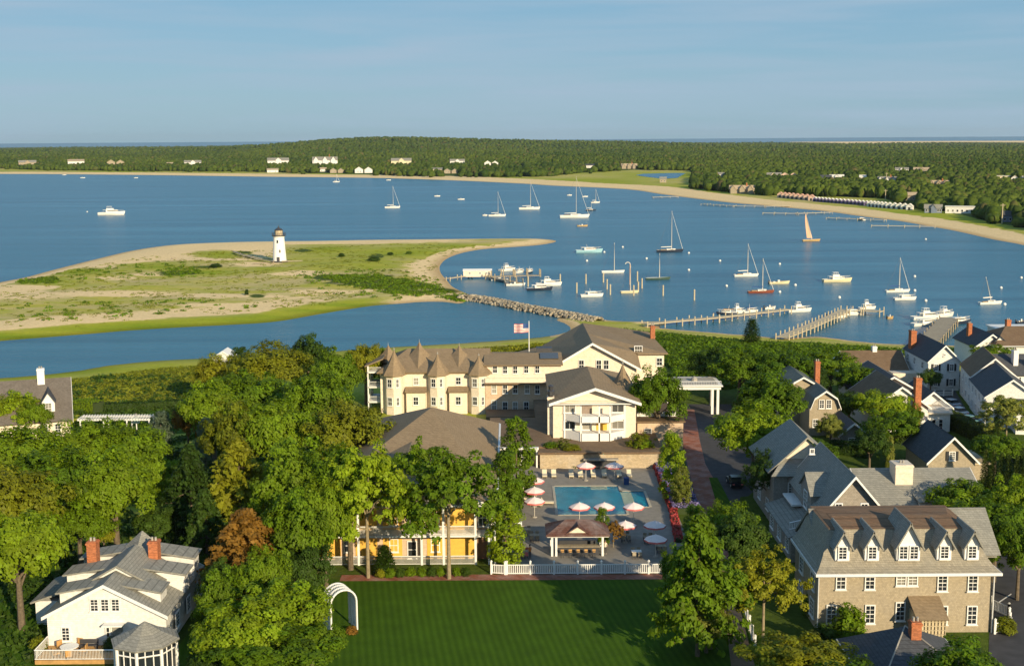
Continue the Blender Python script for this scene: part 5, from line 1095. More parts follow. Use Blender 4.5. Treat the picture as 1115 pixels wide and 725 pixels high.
# ------------------------------------------------------------------ the far houses
WT = dict(t=CEDAR, w=CLAP, y=plain('pale_yellow_paint', (.66, .58, .38)), p=plain('pale_pink_paint', (.66, .46, .36)), b=plain('blue_grey_paint', (.16, .2, .28)))
RT = dict(g=GREYROOF, t=plain('tan_cedar_roof', (.42, .33, .22), .9), w=plain('white_roof', (.7, .68, .6)), d=DARKROOF)  # tan roofs share one even cedar colour
for (X, Y, z, w), (fx, fy_, wpx, wc, rc, sh, lab) in zip(FH, FARH):
    rz = -math.atan2(X, Y); b = B('house', lab, 'house', X, Y, z - .3, rz, 'houses along the far shore'); h = max(4.6, w * .25); wl, rf = WT[wc], RT[rc]
    if sh == 'flat': b.part('wall', MB().box(-w / 2, 0, -1, w / 2, w * .35, h), wl); b.part('roof', MB().box(-w / 2 - .4, -.5, h, w / 2 + .4, w * .35 + .4, h + .5), rf); xs = [-.4 * w + k * w * .16 for k in range(6)]
    elif sh == 'box': b.gable(-w / 2, 0, w / 2, w * .8, h, h * .5, 'x', wl, rf, .5, -1, fascia=False); xs = [-.25 * w, .25 * w]
    elif sh == 'wide': b.gable(-w / 2, 0, w / 2, w * .4, h * .8, h * .5, 'x', wl, rf, .5, -1, fascia=False); b.gable(-w * .12, -1.5, w * .14, w * .2, h * .9, h * .45, 'y', wl, rf, .4, -1, fascia=False, wname='wing_wall', rname='wing_roof'); xs = [-.38 * w, -.25 * w, .28 * w, .4 * w]
    elif sh == 'two': b.gable(-w / 2, 0, -.03 * w, w * .5, h * .85, h * .6, 'y', wl, rf, .4, -1, fascia=False); b.gable(.05 * w, -1, w / 2, w * .5, h * .8, h * .6, 'y', wl, rf, .4, -1, fascia=False, wname='wing_wall', rname='wing_roof'); xs = [-.32 * w, -.18 * w]
    else: b.gable(-w / 2, 1, w / 2, w * .4, h * .8, h * .55, 'x', wl, rf, .5, -1, fascia=False); [b.gable(c - w * .1, -1 - k, c + w * .1, w * .3, h * .8, h * .6, 'y', wl, rf, .4, -1, fascia=False, wname='wing_wall', rname='wing_roof') for k, c in enumerate((-.36 * w, 0, .33 * w))]; b.chimney(.18 * w, w * .2, h, h * 1.75, 1.2, 1.2); xs = [-.19 * w, .17 * w]
    for xx in xs:
        b.win(xx, -.02 if sh != 'many' else .98, h * .28, 1.3, 1.6, cols=1, rows=1)
exec_far = True

# ------------------------------------------------------------------ lighthouse on the spit
lx, ly = P(304.5, 284, 1.3); t = thing('lighthouse', 'short white tapered lighthouse with dark lantern gallery standing on the sand spit', 'lighthouse', (lx, ly, 1.2))
def lpart(name, prof, mat, n=20, par=None): m_ = MB(); m_.lathe(0, 0, prof, n); return link(name, m_.mesh(name, mat), par or t)
lpart('tower', [(3.1, -.5), (3.05, .2), (2.35, 10.4), (2.5, 10.6), (2.5, 10.9)], plain('white_stucco', (.82, .81, .78), .7, .05))
lpart('base_plinth', [(3.9, -1.2), (3.9, .15), (3.2, .16)], METAL); ga_ = lpart('gallery', [(2.5, 10.9), (3.1, 11.15), (3.1, 11.4), (2.9, 11.41)], METAL)
rr = MB()
for k in range(20): a, a2 = 2 * math.pi * k / 20, 2 * math.pi * (k + 1) / 20; rr.tube((3 * math.cos(a), 3 * math.sin(a), 11.4), (3 * math.cos(a), 3 * math.sin(a), 12.5), .05, n=4); [rr.tube((3 * math.cos(a), 3 * math.sin(a), z), (3 * math.cos(a2), 3 * math.sin(a2), z), .05, n=4) for z in (11.9, 12.5)]
link('gallery_railing', rr.mesh('gallery_railing', METAL), ga_)
la = lpart('lantern_room', [(1.75, 11.4), (1.75, 12.2), (1.68, 12.2), (1.68, 13.6), (1.8, 13.6)], plain('lantern_glass_tan', (.55, .45, .3), .15, .2)); mm = MB()  # lantern glass has one plain tan colour, no emission
for k in range(8): a = 2 * math.pi * k / 8; mm.tube((1.74 * math.cos(a), 1.74 * math.sin(a), 12.1), (1.74 * math.cos(a), 1.74 * math.sin(a), 13.7), .07, n=4)
link('mullions', mm.mesh('mullions', METAL), la); lpart('lantern_roof', [(2.0, 13.6), (1.5, 14.1), (.4, 14.8), (.25, 15.0), (.25, 15.3), (.02, 15.9)], METAL)
for (z, a) in ((4.5, 30), (8.2, -95), (4.0, -75)):
    r_ = 3.05 - .7 * z / 10.2; q = R(a); m_, g = win_meshes(.7, 1.2, 2, 3, METAL); w_ = link('window', m_, t, (r_ * math.cos(q) , r_ * math.sin(q), z), q + R(90)); link('pane', g, w_)
m_ = MB().box(-.6, -3.25, -.2, .6, -2.9, 2.0); link('door', m_.mesh('door', METAL), t)
t = thing('wooden_footbridge', 'thin weathered walkway crossing the sand left of the lighthouse', 'walkway', (*P(285, 283, 1.6), 1.2)); m_ = MB()
pts_ = [Vector((P(x, y, 1.7)[0], P(x, y, 1.7)[1], 0)) - Vector((*P(285, 283, 1.6), 0)) for x, y in ((254, 274), (262, 277), (272, 280), (285, 283), (298, 285))]
for a, q in zip(pts_, pts_[1:]): n_ = (q - a).cross(Vector((0, 0, 1))).normalized() * .7; m_.extr([a - n_ + Vector((0, 0, .6)), a + n_ + Vector((0, 0, .6)), q + n_ + Vector((0, 0, .6)), q - n_ + Vector((0, 0, .6))], (0, 0, .15))
link('deck', m_.mesh('deck', WOOD), t)
for a in pts_: m_ = MB().tube(a + Vector((0, 0, -.6)), a + Vector((0, 0, 1.3)), .1); link('post', m_.mesh('post', WOOD), t)
for k, (x, y, l_) in enumerate(((283, 286.5, 6), (318, 284.5, 9), (189, 281, 2))):
    t = thing('driftwood', ['grey driftwood log below the lighthouse on its left', 'pale driftwood beam on the sand right of the lighthouse', 'short dark driftwood stump on the open beach'][k], 'driftwood', (*P(x, y, 1.5), 1.25), .2); m_ = MB().tube((-l_ / 2, 0, .3), (l_ / 2, .4, .35), .3, .18, 7); link('log', m_.mesh('log', WOOD), t)

# the stone jetty between spit and shore
rng = np.random.default_rng(3); jl = smooth([(500, 325), (520, 325.5), (545, 330), (570, 335), (595, 339.5), (620, 344), (640, 348), (652, 350)], .5, 8); co_, fc_, tn_ = [], [], []; n_ = 0
for (p, q) in zip(jl, jl[1:]):
    L_ = math.hypot(q[0] - p[0], q[1] - p[1]); ux, uy = (q[0] - p[0]) / L_, (q[1] - p[1]) / L_
    for k in range(int(L_ * 15)):
        s_ = rng.uniform(0, 1); o_ = rng.uniform(-3.2, 3.2); z_ = 1.7 * (1 - (abs(o_) / 3.6) ** 1.6) - .15; r_ = rng.uniform(.35, .75)
        v_ = IV[:12] * rng.uniform(.65, 1.15, (12, 1)) * r_ * np.array([1.15, 1, .8]); a_ = rng.uniform(0, 6.28)
        v_ = np.stack([v_[:, 0] * math.cos(a_) - v_[:, 1] * math.sin(a_), v_[:, 0] * math.sin(a_) + v_[:, 1] * math.cos(a_), v_[:, 2]], 1)
        co_.append(v_ + np.array([p[0] + (q[0] - p[0]) * s_ - uy * o_, p[1] + (q[1] - p[1]) * s_ + ux * o_, z_])); n_ += 1
f12 = np.array([(0, 11, 5), (0, 5, 1), (0, 1, 7), (0, 7, 10), (0, 10, 11), (1, 5, 9), (5, 11, 4), (11, 10, 2), (10, 7, 6), (7, 1, 8), (3, 9, 4), (3, 4, 2), (3, 2, 6), (3, 6, 8), (3, 8, 9), (4, 9, 5), (2, 4, 11), (6, 2, 10), (8, 6, 7), (9, 8, 1)])
fj = (f12[None] + (np.arange(n_) * 12)[:, None, None]).reshape(-1, 3); m, t_, b_ = newmat('jetty_stone'); a_ = node(t_, 'ShaderNodeAttribute', attribute_name='tone'); t_.links.new(mixc(t_, a_.outputs['Fac'], (.15, .13, .095), (.46, .39, .28)), b_.inputs['Base Color']); b_.inputs['Roughness'].default_value = .95
tag(link('stone_jetty', idxmesh('stone_jetty', np.concatenate(co_), fj, m, np.repeat(rng.uniform(0, 1, n_), 20))), 'long rubble stone jetty joining the sand spit to the hotel shore', 'jetty', None, 'stuff')

# ------------------------------------------------------------------ docks
def pier(name, label, pts, zt, wd, mat, every=3.5, ph=1.2, group=None, both=True, pr=.17):
    """plank deck along points with pilings"""
    p0 = pts[0]; t = thing(name, label, 'pier', (p0[0], p0[1], 0), 0, group); V_ = [Vector((x - p0[0], y - p0[1], 0)) for x, y in pts]; m_ = MB(); acc = []
    for a, q in zip(V_, V_[1:]):
        d = (q - a).normalized(); n_ = Vector((-d.y, d.x, 0)) * wd / 2; m_.extr([a - n_ + Vector((0, 0, zt)), a + n_ + Vector((0, 0, zt)), q + n_ + Vector((0, 0, zt)), q - n_ + Vector((0, 0, zt))], (0, 0, .22))
        L = (q - a).length; k = max(1, int(L / every))
        for i in range(k + 1): c_ = a.lerp(q, i / k); acc += [(c_ + n_ * 1.08, i), (c_ - n_ * 1.08, i)] if both else [(c_ + n_ * 1.08, i)]
    link('deck', m_.mesh('deck', mat), t); pm = MB().tube((0, 0, -2), (0, 0, 1), pr, pr, 6).mesh('piling', mat)
    for c_, i in acc[:96]: o = link('piling', pm, t, (c_.x, c_.y, zt + ph - 1 + (.25 if i % 2 else 0)))
    return t
pier('wooden_pier', 'long wooden pier running right from the jetty shore, boats along it', [P(x, y, 1.2) for x, y in ((702, 353.5), (740, 350), (780, 346.5), (820, 342), (858, 337.5))], 1.3, 2.6, PALEWOOD, 4.2, 1.0)
pier('wooden_pier', 'crooked timber pier in the middle of the right shore with a hooked end', [P(x, y, 1.2) for x, y in ((852, 368), (880, 357), (905, 346), (922, 338), (940, 338.5), (960, 340))], 1.3, 3.4, PALEWOOD, 3.2, 1.1)
pier('wooden_pier', 'wide weathered pier leading to the motor yachts on the right', [P(x, y, 1.2) for x, y in ((996, 392), (1012, 372), (1034, 348))], 1.6, 5.2, WOOD, 5, .6)
pier('marina_dock', 'narrow gangway from the spit beach to the marina floats', [P(x, y, 1) for x, y in ((488, 303.5), (512, 300), (534, 301))], 1.0, 1.8, PALEWOOD, 5, .7)
pier('marina_dock', 'main marina float with a row of pale pilings', [P(x, y, 1) for x, y in ((534, 301), (560, 300), (588, 299.5))], .8, 2.6, WOOD, 4.5, 2.6, pr=.28)
pier('marina_dock', 'short diagonal marina float crowded with boats', [P(x, y, 1) for x, y in ((532, 301.5), (552, 305), (566, 308))], .8, 2.4, WOOD, 5, 1.8, pr=.25)
for k, (pts2, lab) in enumerate(((((765, 222.5), (800, 224.5), (833, 225), (861, 224.5)), 'long low club pier, leftmost of the far right bay'), (((831, 232.3), (868, 232.8), (905, 231.5)), 'club pier behind the gaff sail'), (((901, 237.5), (935, 238.8), (964, 240)), 'club pier with white boats in the middle of the far right bay'), (((949, 246), (985, 246.5), (1018, 247)), 'club pier nearest the camera in the far right bay'), (((711, 215), (738, 214.5)), 'small floating dock off the far beach'))):
    pier('club_pier', lab, [P(x, y, .8) for x, y in pts2], .9, 3.2, PALEWOOD, 7, .6)
b = B('dock_shed', 'long white boat shed on the marina gangway', 'shed', *P(520, 300.5, 1), 1.2); b.gable(-5.5, -1.6, 5.5, 1.6, 1.9, .5, 'x', CREAM, WHITE, .2, -.4, fascia=False); b.wins([-3, 1, 3.6], -1.61, [.6], .9, .9)
PILE = MB().tube((0, 0, -3), (0, 0, 3.4), .28, .25, 8); PILE.lathe(0, 0, [(.3, 3.35), (.3, 3.5), (.02, 3.8)], 8); pm = PILE.mesh('mooring_piling', [PALEWOOD])
for (x, y) in ((628, 319), (638, 309), (657, 307.5), (661, 315), (664.5, 321), (690, 322), (695, 318), (699, 314), (722, 322), (756, 327), (610, 309), (575, 312), (694, 306)):
    X, Y = P(x, y, 0); o = link('mooring_piling', pm, None, (X, Y, 0)); tag(o, 'pale timber piling standing alone in the harbour water', 'piling', 'loose pilings in the harbour')

# ------------------------------------------------------------------ boats
HULLW = plain('white_gelcoat', (.78, .75, .68), .35, .05); HULLD = plain('navy_hull', (.025, .035, .06), .3, .1); HULLR = plain('varnished_red_hull', (.22, .06, .03), .35, .15); HULLG = plain('dark_green_hull', (.05, .09, .07), .35, .1); HULLY = plain('cream_hull', (.66, .58, .36), .4, .05); HULLC = plain('turquoise_hull', (.30, .52, .58), .35, .05); HULLT = plain('gold_hull', (.5, .33, .13), .4, .1)
TEAK = plain('teak', (.34, .23, .12), .7, .15); SAIL = plain('sail_cloth', (.76, .72, .64), .8, .04); TSAIL = plain('tan_sail', (.62, .38, .24), .8, .08); ALU = plain('mast_paint', (.66, .62, .54), .4, .05); BLUEC = plain('blue_canvas', (.02, .07, .22), .7, .1)
def hull_mb(L, Bm, fb, dr=.3, bow=1.9, stern=.72, sheer=.35, n=11):
    """a boat's hull, bow to +x; deck lies a little under the rail"""
    m_ = MB(); rings = []
    for i in range(n):
        u = i / (n - 1); x = -L / 2 + L * u; w = Bm / 2 * (stern + (1 - stern) * math.sin(min(1, u / .5) * math.pi / 2)) * (1 if u < .5 else max(.02, 1 - ((u - .5) / .5) ** bow)); z = fb * (1 + sheer * u * u)
        rake = .06 * L * max(0, u - .8) / .2
        rings.append([(x + rake, -w, z), (x + rake * .6, -w * .93, z * .45), (x, -w * .72, -.05), (x, 0, -dr), (x, w * .72, -.05), (x + rake * .6, w * .93, z * .45), (x + rake, w, z)])
    for a, q in zip(rings, rings[1:]):
        for k in range(6): m_.face([a[k], q[k], q[k + 1], a[k + 1]][::-1])
    m_.face(rings[0]); dk = MB()
    for a, q in zip(rings, rings[1:]): dk.face([(a[0][0], a[0][1] * .95, a[0][2] - .06), (q[0][0], q[0][1] * .95, q[0][2] - .06), (q[6][0], q[6][1] * .95, q[6][2] - .06), (a[6][0], a[6][1] * .95, a[6][2] - .06)])
    return m_, dk
HEAD = R(6)
def sailboat(x, y, lpx, mpx, hull, label, head=0.0, stay=True, boom=True, two=False, lean=0.0, cover=None, yawl=False, sail=None, cab=True):
    X, Y = P(x, y, 0); s = mpp(X, Y, 0); L = lpx * s; Hm = mpx * s / math.cos(PITCH) * .98; e = thing('sailboat', label, 'sailboat', (X, Y, 0), HEAD + head, 'sailboats moored in the harbour'); bm = L * .27; fb = max(.7, L * .085)
    m_, dk = hull_mb(L, bm, fb, bow=1.7); h_ = link('hull', m_.mesh('hull', hull), e); link('deck', dk.mesh('deck', TEAK if hull in (HULLR, HULLD) else HULLW), h_)
    if cab:
        m_ = MB(); m_.prism([(-L * .12, -bm * .26), (L * .2, -bm * .18), (L * .24, 0), (L * .2, bm * .18), (-L * .12, bm * .26)], fb - .05, fb + .55 * max(1, L / 14)); c_ = link('cabin', m_.mesh('cabin', HULLW), e); m_ = MB(); m_.box(-L * .08, -bm * .265, fb + .18, L * .14, bm * .265, fb + .36); link('ports', m_.mesh('ports', GLASS), c_)
        m_ = MB().box(-L * .36, -bm * .2, fb - .02, -L * .14, bm * .2, fb + .25); link('cockpit', m_.mesh('cockpit', TEAK), e)
    mx_ = L * .08; mt = Vector((mx_ + math.tan(lean) * Hm, 0, Hm)); r_ = max(.10, .16 * s)
    m_ = MB().tube((mx_, 0, 0), mt, r_ * 1.25, r_ * .8, 6); ms = link('mast', m_.mesh('mast', ALU), e)
    if L > 9: m_ = MB(); [m_.tube((mx_ + math.tan(lean) * Hm * q, -bm * .32, Hm * q), (mx_ + math.tan(lean) * Hm * q, bm * .32, Hm * q), r_ * .35, n=4) for q in (.45, .7)]; link('spreader', m_.mesh('spreader', ALU), ms)
    if boom: m_ = MB().tube((mx_, 0, fb + 1.5), (-L * .34, 0, fb + 1.4), .2 * max(1, L / 12), .16, 6); link('boom', m_.mesh('boom', cover or SAIL), e)
    if stay: m_ = MB().tube((L * .52, 0, fb * 1.35), (mx_ + .1 + math.tan(lean) * Hm * .95, 0, Hm * .95), r_ * .95, r_ * .5, 5); link('furled_jib', m_.mesh('furled_jib', SAIL), e)
    m_ = MB().tube((-L * .49, 0, fb), mt, .03, .03, 3); [m_.tube((mx_, sg * bm * .46, fb), mt, .03, .03, 3) for sg in (-1, 1)]; link('rigging', m_.mesh('rigging', METAL), ms)
    if two: m_ = MB().tube((-L * .32, 0, 0), (-L * .32, 0, Hm * .62), r_, r_ * .6, 6); link('mizzen_mast', m_.mesh('mizzen_mast', ALU), e)
    if sail:
        m_ = MB(); N = 9
        for i in range(N):
            a0, a1 = i / N, (i + 1) / N; f = lambda t_: (mx_ + math.tan(lean) * Hm * t_, .35 * math.sin(t_ * 3), fb + .8 + (Hm - fb - .8) * t_); g_ = lambda t_: (mx_ + math.tan(lean) * Hm * t_ - L * .30 * (1 - t_) ** .7 - L * .05, -.6, fb + .9 + (Hm - fb - .8) * t_ * .97)
            m_.extr([f(a0), f(a1), g_(a1), g_(a0)], (0, .04, 0))
        link('mainsail', m_.mesh('mainsail', sail), e)
    return e
sailboat(427, 226.5, 16, 24, HULLW, 'small white sloop left of the harbour, nearest the lighthouse', .1)
sailboat(541, 235.5, 18, 27, HULLW, 'white sloop towing a dinghy left of the tallest yacht')
sailboat(576, 228, 22, 31, HULLW, 'slim white sloop with long mast between the towing sloop and the big yacht')
sailboat(625, 237, 31, 45, HULLW, 'largest white yacht with the tallest mast in the harbour', cover=SAIL)
sailboat(648, 221, 10, 15, HULLW, 'little white sloop beyond the largest yacht', .2)
sailboat(643, 229.5, 11, 9, HULLD, 'small dark hulled sloop behind the bow of the largest yacht', stay=False)
sailboat(729, 274.5, 28, 45, HULLD, 'dark blue hulled sloop with tall raked stay in mid harbour')
sailboat(667, 297, 24, 33, HULLW, 'low open white daysailer with bare mast left of the dark sloops', stay=False, boom=False, cab=False)
sailboat(716, 304.5, 26, 29, HULLG, 'flat green daysailer with bare mast among the pilings', stay=False, boom=False, cab=False)
sailboat(812, 301, 26, 36, HULLW, 'white sloop just above the red hulled sloop')
sailboat(828, 319, 28, 38, HULLR, 'red hulled wooden sloop with blue cover and gold mast', cover=BLUEC)
sailboat(977, 318, 26, 38, HULLW, 'white sloop with blue sail cover right of the motor yacht', cover=BLUEC)
sailboat(1078, 331, 26, 30, HULLW, 'white sloop with leaning mast near the right edge', .1, stay=False, lean=R(-16))
sailboat(883, 262.5, 19, 30, HULLT, 'gold hulled catboat with tall curved tan sail set', .0, stay=False, lean=R(-15), sail=TSAIL, boom=False, cab=False)
sailboat(366, 198.5, 7, 9, HULLW, 'tiny white sloop close under the far beach', .2)
sailboat(685, 319, 19, 30, HULLY, 'cream hulled catboat with one thick tan mast beside the pilings', stay=False, boom=False, cab=False)
def motorboat(x, y, lpx, kind, hull, label, head=0.0, roof=None):
    X, Y = P(x, y, 0); s = mpp(X, Y, 0); L = lpx * s; e = thing('motorboat', label, 'motorboat', (X, Y, 0), HEAD + head, 'motorboats in the harbour'); bm = max(L * .3, 1.6); fb = max(.6, L * .10)
    m_, dk = hull_mb(L, bm, fb, stern=.88, bow=2.2, sheer=.5); h_ = link('hull', m_.mesh('hull', hull), e); link('deck', dk.mesh('deck', HULLW if kind != 'open' else TEAK), h_)
    if kind == 'open':
        m_ = MB(); m_.box(-L * .06, -bm * .16, fb * .6, L * .04, bm * .16, fb + .7); m_.box(-L * .3, -bm * .3, fb * .6, -L * .2, bm * .3, fb + .2); link('console', m_.mesh('console', HULLW), e)
        m_ = MB().box(-L * .54, -.25, -.1, -L * .49, .25, fb + .6); link('outboard_motor', m_.mesh('outboard_motor', METAL), e)
    else:
        hh = max(1.0, L * .10); m_ = MB(); m_.prism([(-L * .18, -bm * .36), (L * .16, -bm * .34), (L * .28, -bm * .12), (L * .28, bm * .12), (L * .16, bm * .34), (-L * .18, bm * .36)], fb - .05, fb + hh); c_ = link('cabin', m_.mesh('cabin', HULLW), e)
        m_ = MB(); m_.prism([(-L * .12, -bm * .365), (L * .163, -bm * .345), (L * .285, -bm * .12), (L * .285, bm * .12), (L * .163, bm * .345), (-L * .12, bm * .365)], fb + hh * .5, fb + hh * .82); link('windows', m_.mesh('windows', GLASS), c_)
        m_ = MB(); m_.box(-L * .3, -bm * .38, fb + hh, L * .2, bm * .38, fb + hh + .12); link('hardtop', m_.mesh('hardtop', roof or HULLW), e)
        m_ = MB(); [m_.tube((-L * .29, sg * bm * .34, fb - .05), (-L * .29, sg * bm * .34, fb + hh), .05, n=4) for sg in (-1, 1)]; m_.tube((-L * .05, 0, fb + hh), (-L * .09, 0, fb + hh * 2.3), .07, .03, 5); link('stanchion', m_.mesh('stanchion', ALU), e)
        if kind in ('fly', 'yacht'):
            z = fb + hh + .12; m_ = MB(); m_.prism([(-L * .16, -bm * .28), (L * .06, -bm * .28), (L * .11, 0), (L * .06, bm * .28), (-L * .16, bm * .28)], z, z + hh * .55); f_ = link('flybridge', m_.mesh('flybridge', HULLW), e)
            m_ = MB(); m_.box(-L * .15, -bm * .3, z + hh * 1.25, L * .03, bm * .3, z + hh * 1.35); [m_.tube((px_, sg * bm * .26, z), (px_, sg * bm * .26, z + hh * 1.25), .05, n=4) for px_ in (-L * .14, L * .02) for sg in (-1, 1)]; link('bimini', m_.mesh('bimini', roof or HULLW), f_)
        m_ = MB(); [m_.tube((L * a0, sg * bm * (.47 - .35 * max(0, (a0 - .2) / .3)), fb + .05), (L * a0, sg * bm * (.47 - .35 * max(0, (a0 - .2) / .3)), fb * 1.3 + .6), .035, n=4) for a0 in (.1, .2, .3, .4) for sg in (-1, 1)]; [m_.tube((L * .1, sg * bm * .47, fb * 1.3 + .6), (L * .5, 0, fb * 1.6 + .6), .04, n=4) for sg in (-1, 1)]; link('bow_rail', m_.mesh('bow_rail', ALU), e)
    return e
motorboat(121, 234, 27, 'fly', HULLW, 'white sportfishing cruiser alone on the left water')
motorboat(641, 275, 28, 'cabin', HULLC, 'turquoise hulled cabin boat left of the dark sloop')
motorboat(848, 309, 22, 'open', HULLY, 'low cream open boat beside the red hulled sloop')
motorboat(911, 307, 31, 'fly', HULLY, 'cream motor yacht alone in the right harbour')
motorboat(985, 326.5, 24, 'cabin', HULLW, 'low white runabout below the blue covered sloop')
motorboat(870, 339.5, 27, 'fly', HULLW, 'white fishing boat moored off the end of the long pier', .15)
motorboat(634, 246.5, 11, 'open', HULLT, 'small brown launch below the largest yacht')
for (x, y, l, lab) in ((70, 190.8, 4, 'tiny white launch far left under the beach'), (90, 194, 5, 'white launch left of the tiny round float'), (148, 194, 4, 'white float boat right of the left launches'), (476, 214, 6, 'small pale skiff left of its pair'), (502, 217.5, 7, 'small pale skiff right of its pair'), (423, 196.5, 5, 'white launch under the far beach at mid bay'), (528, 235, 5, 'dinghy towed by the white sloop'), (637, 214.5, 6, 'white skiff beyond the largest yacht'), (620, 213, 5, 'faint pale skiff near the far beach')): motorboat(x, y, l, 'open', HULLW, lab)
motorboat(644, 323, 24, 'cabin', HULLW, 'white lobster boat between pilings off the jetty', .05)
motorboat(561, 311, 20, 'open', HULLW, 'slim open white boat at the near side of the marina'); motorboat(587, 316, 27, 'cabin', HULLD, 'dark hulled boat nearest the camera at the marina'); motorboat(597, 311, 27, 'fly', HULLW, 'bulky white cruiser at the right end of the marina')
motorboat(552, 295, 20, 'fly', HULLW, 'white cruiser with fly bridge behind the marina float', .5); motorboat(566, 297, 16, 'cabin', HULLW, 'small cabin boat wedged in mid marina', .9); motorboat(577, 297, 16, 'cabin', HULLD, 'dark cabin boat at the rear of the marina', 1.1); motorboat(544, 306, 18, 'open', HULLW, 'open boat lying on the diagonal float', -.5)
motorboat(792, 342.5, 22, 'cabin', HULLD, 'dark bowed boat at the left of the long pier with tan canvas', 2.9, DECKWOOD); motorboat(803, 341, 18, 'fly', HULLW, 'white cruiser with canopy second along the long pier', .3); motorboat(817, 340.5, 17, 'cabin', HULLW, 'white cabin boat third along the long pier with blue top', .2, BLUEC); motorboat(838, 336.5, 13, 'open', HULLW, 'small open boat with blue cover near the long pier end', .2)
motorboat(911, 346, 22, 'open', HULLW, 'slim white tender inside the crooked pier', .1); motorboat(928, 343, 22, 'cabin', HULLW, 'white cabin boat inside the crooked pier hook', .05); motorboat(944, 336.5, 19, 'fly', HULLW, 'fishing boat with mast behind the crooked pier end', .1)
motorboat(1009, 347.5, 35, 'yacht', HULLW, 'white fly bridge yacht left of the wide pier, farther one', .1); motorboat(1008, 354.5, 33, 'cabin', HULLW, 'white cabin yacht left of the wide pier, nearer one', .15); motorboat(1028, 345, 30, 'yacht', HULLW, 'big white sport yacht with tall superstructure behind the wide pier', .5); motorboat(1044, 352.5, 32, 'cabin', HULLD, 'sleek dark bottomed motor yacht pointing right at the wide pier', .35)
motorboat(969, 347, 7, 'open', HULLT, 'little dinghy alone between the piers'); motorboat(938, 240, 9, 'cabin', HULLW, 'white boat tied to the middle club pier'); motorboat(1112, 352, 12, 'open', HULLD, 'dark boat at the right edge of the harbour')
bm_ = MB(); bm_.lathe(0, 0, [(.1, -.5), (.5, -.25), (.62, .15), (.45, .55), (.12, .75)], 12); bme = bm_.mesh('mooring_buoy', HULLW, True)
for (x, y) in ((678, 269.5), (639, 284.5), (658, 275), (750, 276), (750, 294.5), (784, 284.5), (849, 288), (791, 312), (849, 318.5), (866, 311), (914, 324.5), (996, 301.5), (996, 317), (1008, 328), (1008, 261), (1090, 314), (1094, 332), (95, 231), (704, 282), (1112, 303)):
    X, Y = P(x, y, 0); o = link('mooring_buoy', bme, None, (X, Y, .1)); o.scale = (.85, .85, .85); tag(o, 'round white mooring buoy floating on the harbour', 'buoy', 'mooring buoys')
# mast of the cream catboat with a small loop, built as a separate davit
t = thing('catboat_mast', 'tall looped davit post standing in the water left of the cream catboat', 'mainmast', (*P(686, 310, 0), 0)); m_ = MB(); 
for k in range(6): a0, a1 = k * .5, (k + 1) * .5; m_.tube((-.9 + .9 * math.cos(a0), 0, 7.6 + .8 * math.sin(a0)), (-.9 + .9 * math.cos(a1), 0, 7.6 + .8 * math.sin(a1)), .16, n=6)
link('hook', m_.mesh('hook', ALU), t); m_ = MB().tube((0, 0, -1), (0, 0, 7.6), .24, .18, 8); link('post', m_.mesh('post', TSAIL), t)

# ------------------------------------------------------------------ beach cabins along the far right beach
def cabin(X, Y, z, rz, w, wall, roof, label, group, h=2.6):
    b = B('beach_cabin', label, 'cabin', X, Y, z - .2, rz, group); b.gable(-w / 2, 0, w / 2, w * 1.1, h, w * .42, 'y', wall, roof, .25, -.5, fascia=False); b.box('door', -w * .2, -.05, 0, w * .2, 0, 2.0, METAL)
pinkr = plain('salmon_roof', (.52, .30, .22), .8, .1); purp = plain('violet_grey_paint', (.16, .12, .26), .8, .2); WR = RT['w']
def along(line, n):
    p = [np.array(P(x, y, 2.0)) for x, y in line]; seg = [np.linalg.norm(q - a) for a, q in zip(p, p[1:])]; T = sum(seg); out = []
    for i in range(n):
        s_ = T * i / (n - 1); k = 0
        while k < len(seg) - 1 and s_ > seg[k]: s_ -= seg[k]; k += 1
        out.append(p[k] + (p[k + 1] - p[k]) * (s_ / seg[k]))
    return out
for (X, Y) in along([(849, 214.8), (866, 216.5), (883, 218)], 8): cabin(X, Y, float(relief(np.array([X]), np.array([Y]))[0][0]), -.5, 4.6, WT['p'], pinkr, 'small pink beach cabin with salmon roof in the left cabin row', 'pink beach cabins', 3.0)
for (X, Y) in along([(887, 219), (905, 220.5), (925, 222), (943, 223.5)], 15): cabin(X, Y, float(relief(np.array([X]), np.array([Y]))[0][0]), -.5, 3.4, purp, CLAP, 'narrow violet grey beach cabin in the middle cabin row', 'violet beach cabins', 2.4)
for (X, Y) in along([(947, 224.5), (965, 226.3), (990, 228)], 10): cabin(X, Y, float(relief(np.array([X]), np.array([Y]))[0][0]), -.5, 4.4, CLAP, WR, 'white peaked beach cabin in the right cabin row', 'white beach cabins', 2.6)
for (x, y, h, lab) in ((965, 203, 15, 'tall pale pole rising from the wood behind the rambling house'), (964, 217, 9, 'slim white flagpole behind the beach cabins'), (1091, 242, 12, 'pale mast beside the dark blue house')):
    X, Y = P(x, y, 3); t = thing('utility_pole', lab, 'pole', (X, Y, 2)); m_ = MB().tube((0, 0, 0), (0, 0, h), .35, .25, 6); link('pole', m_.mesh('pole', PALEWOOD), t); m_ = MB().tube((-1.5, 0, h - 1), (1.5, 0, h - 1), .15); link('crossarm', m_.mesh('crossarm', PALEWOOD), t)

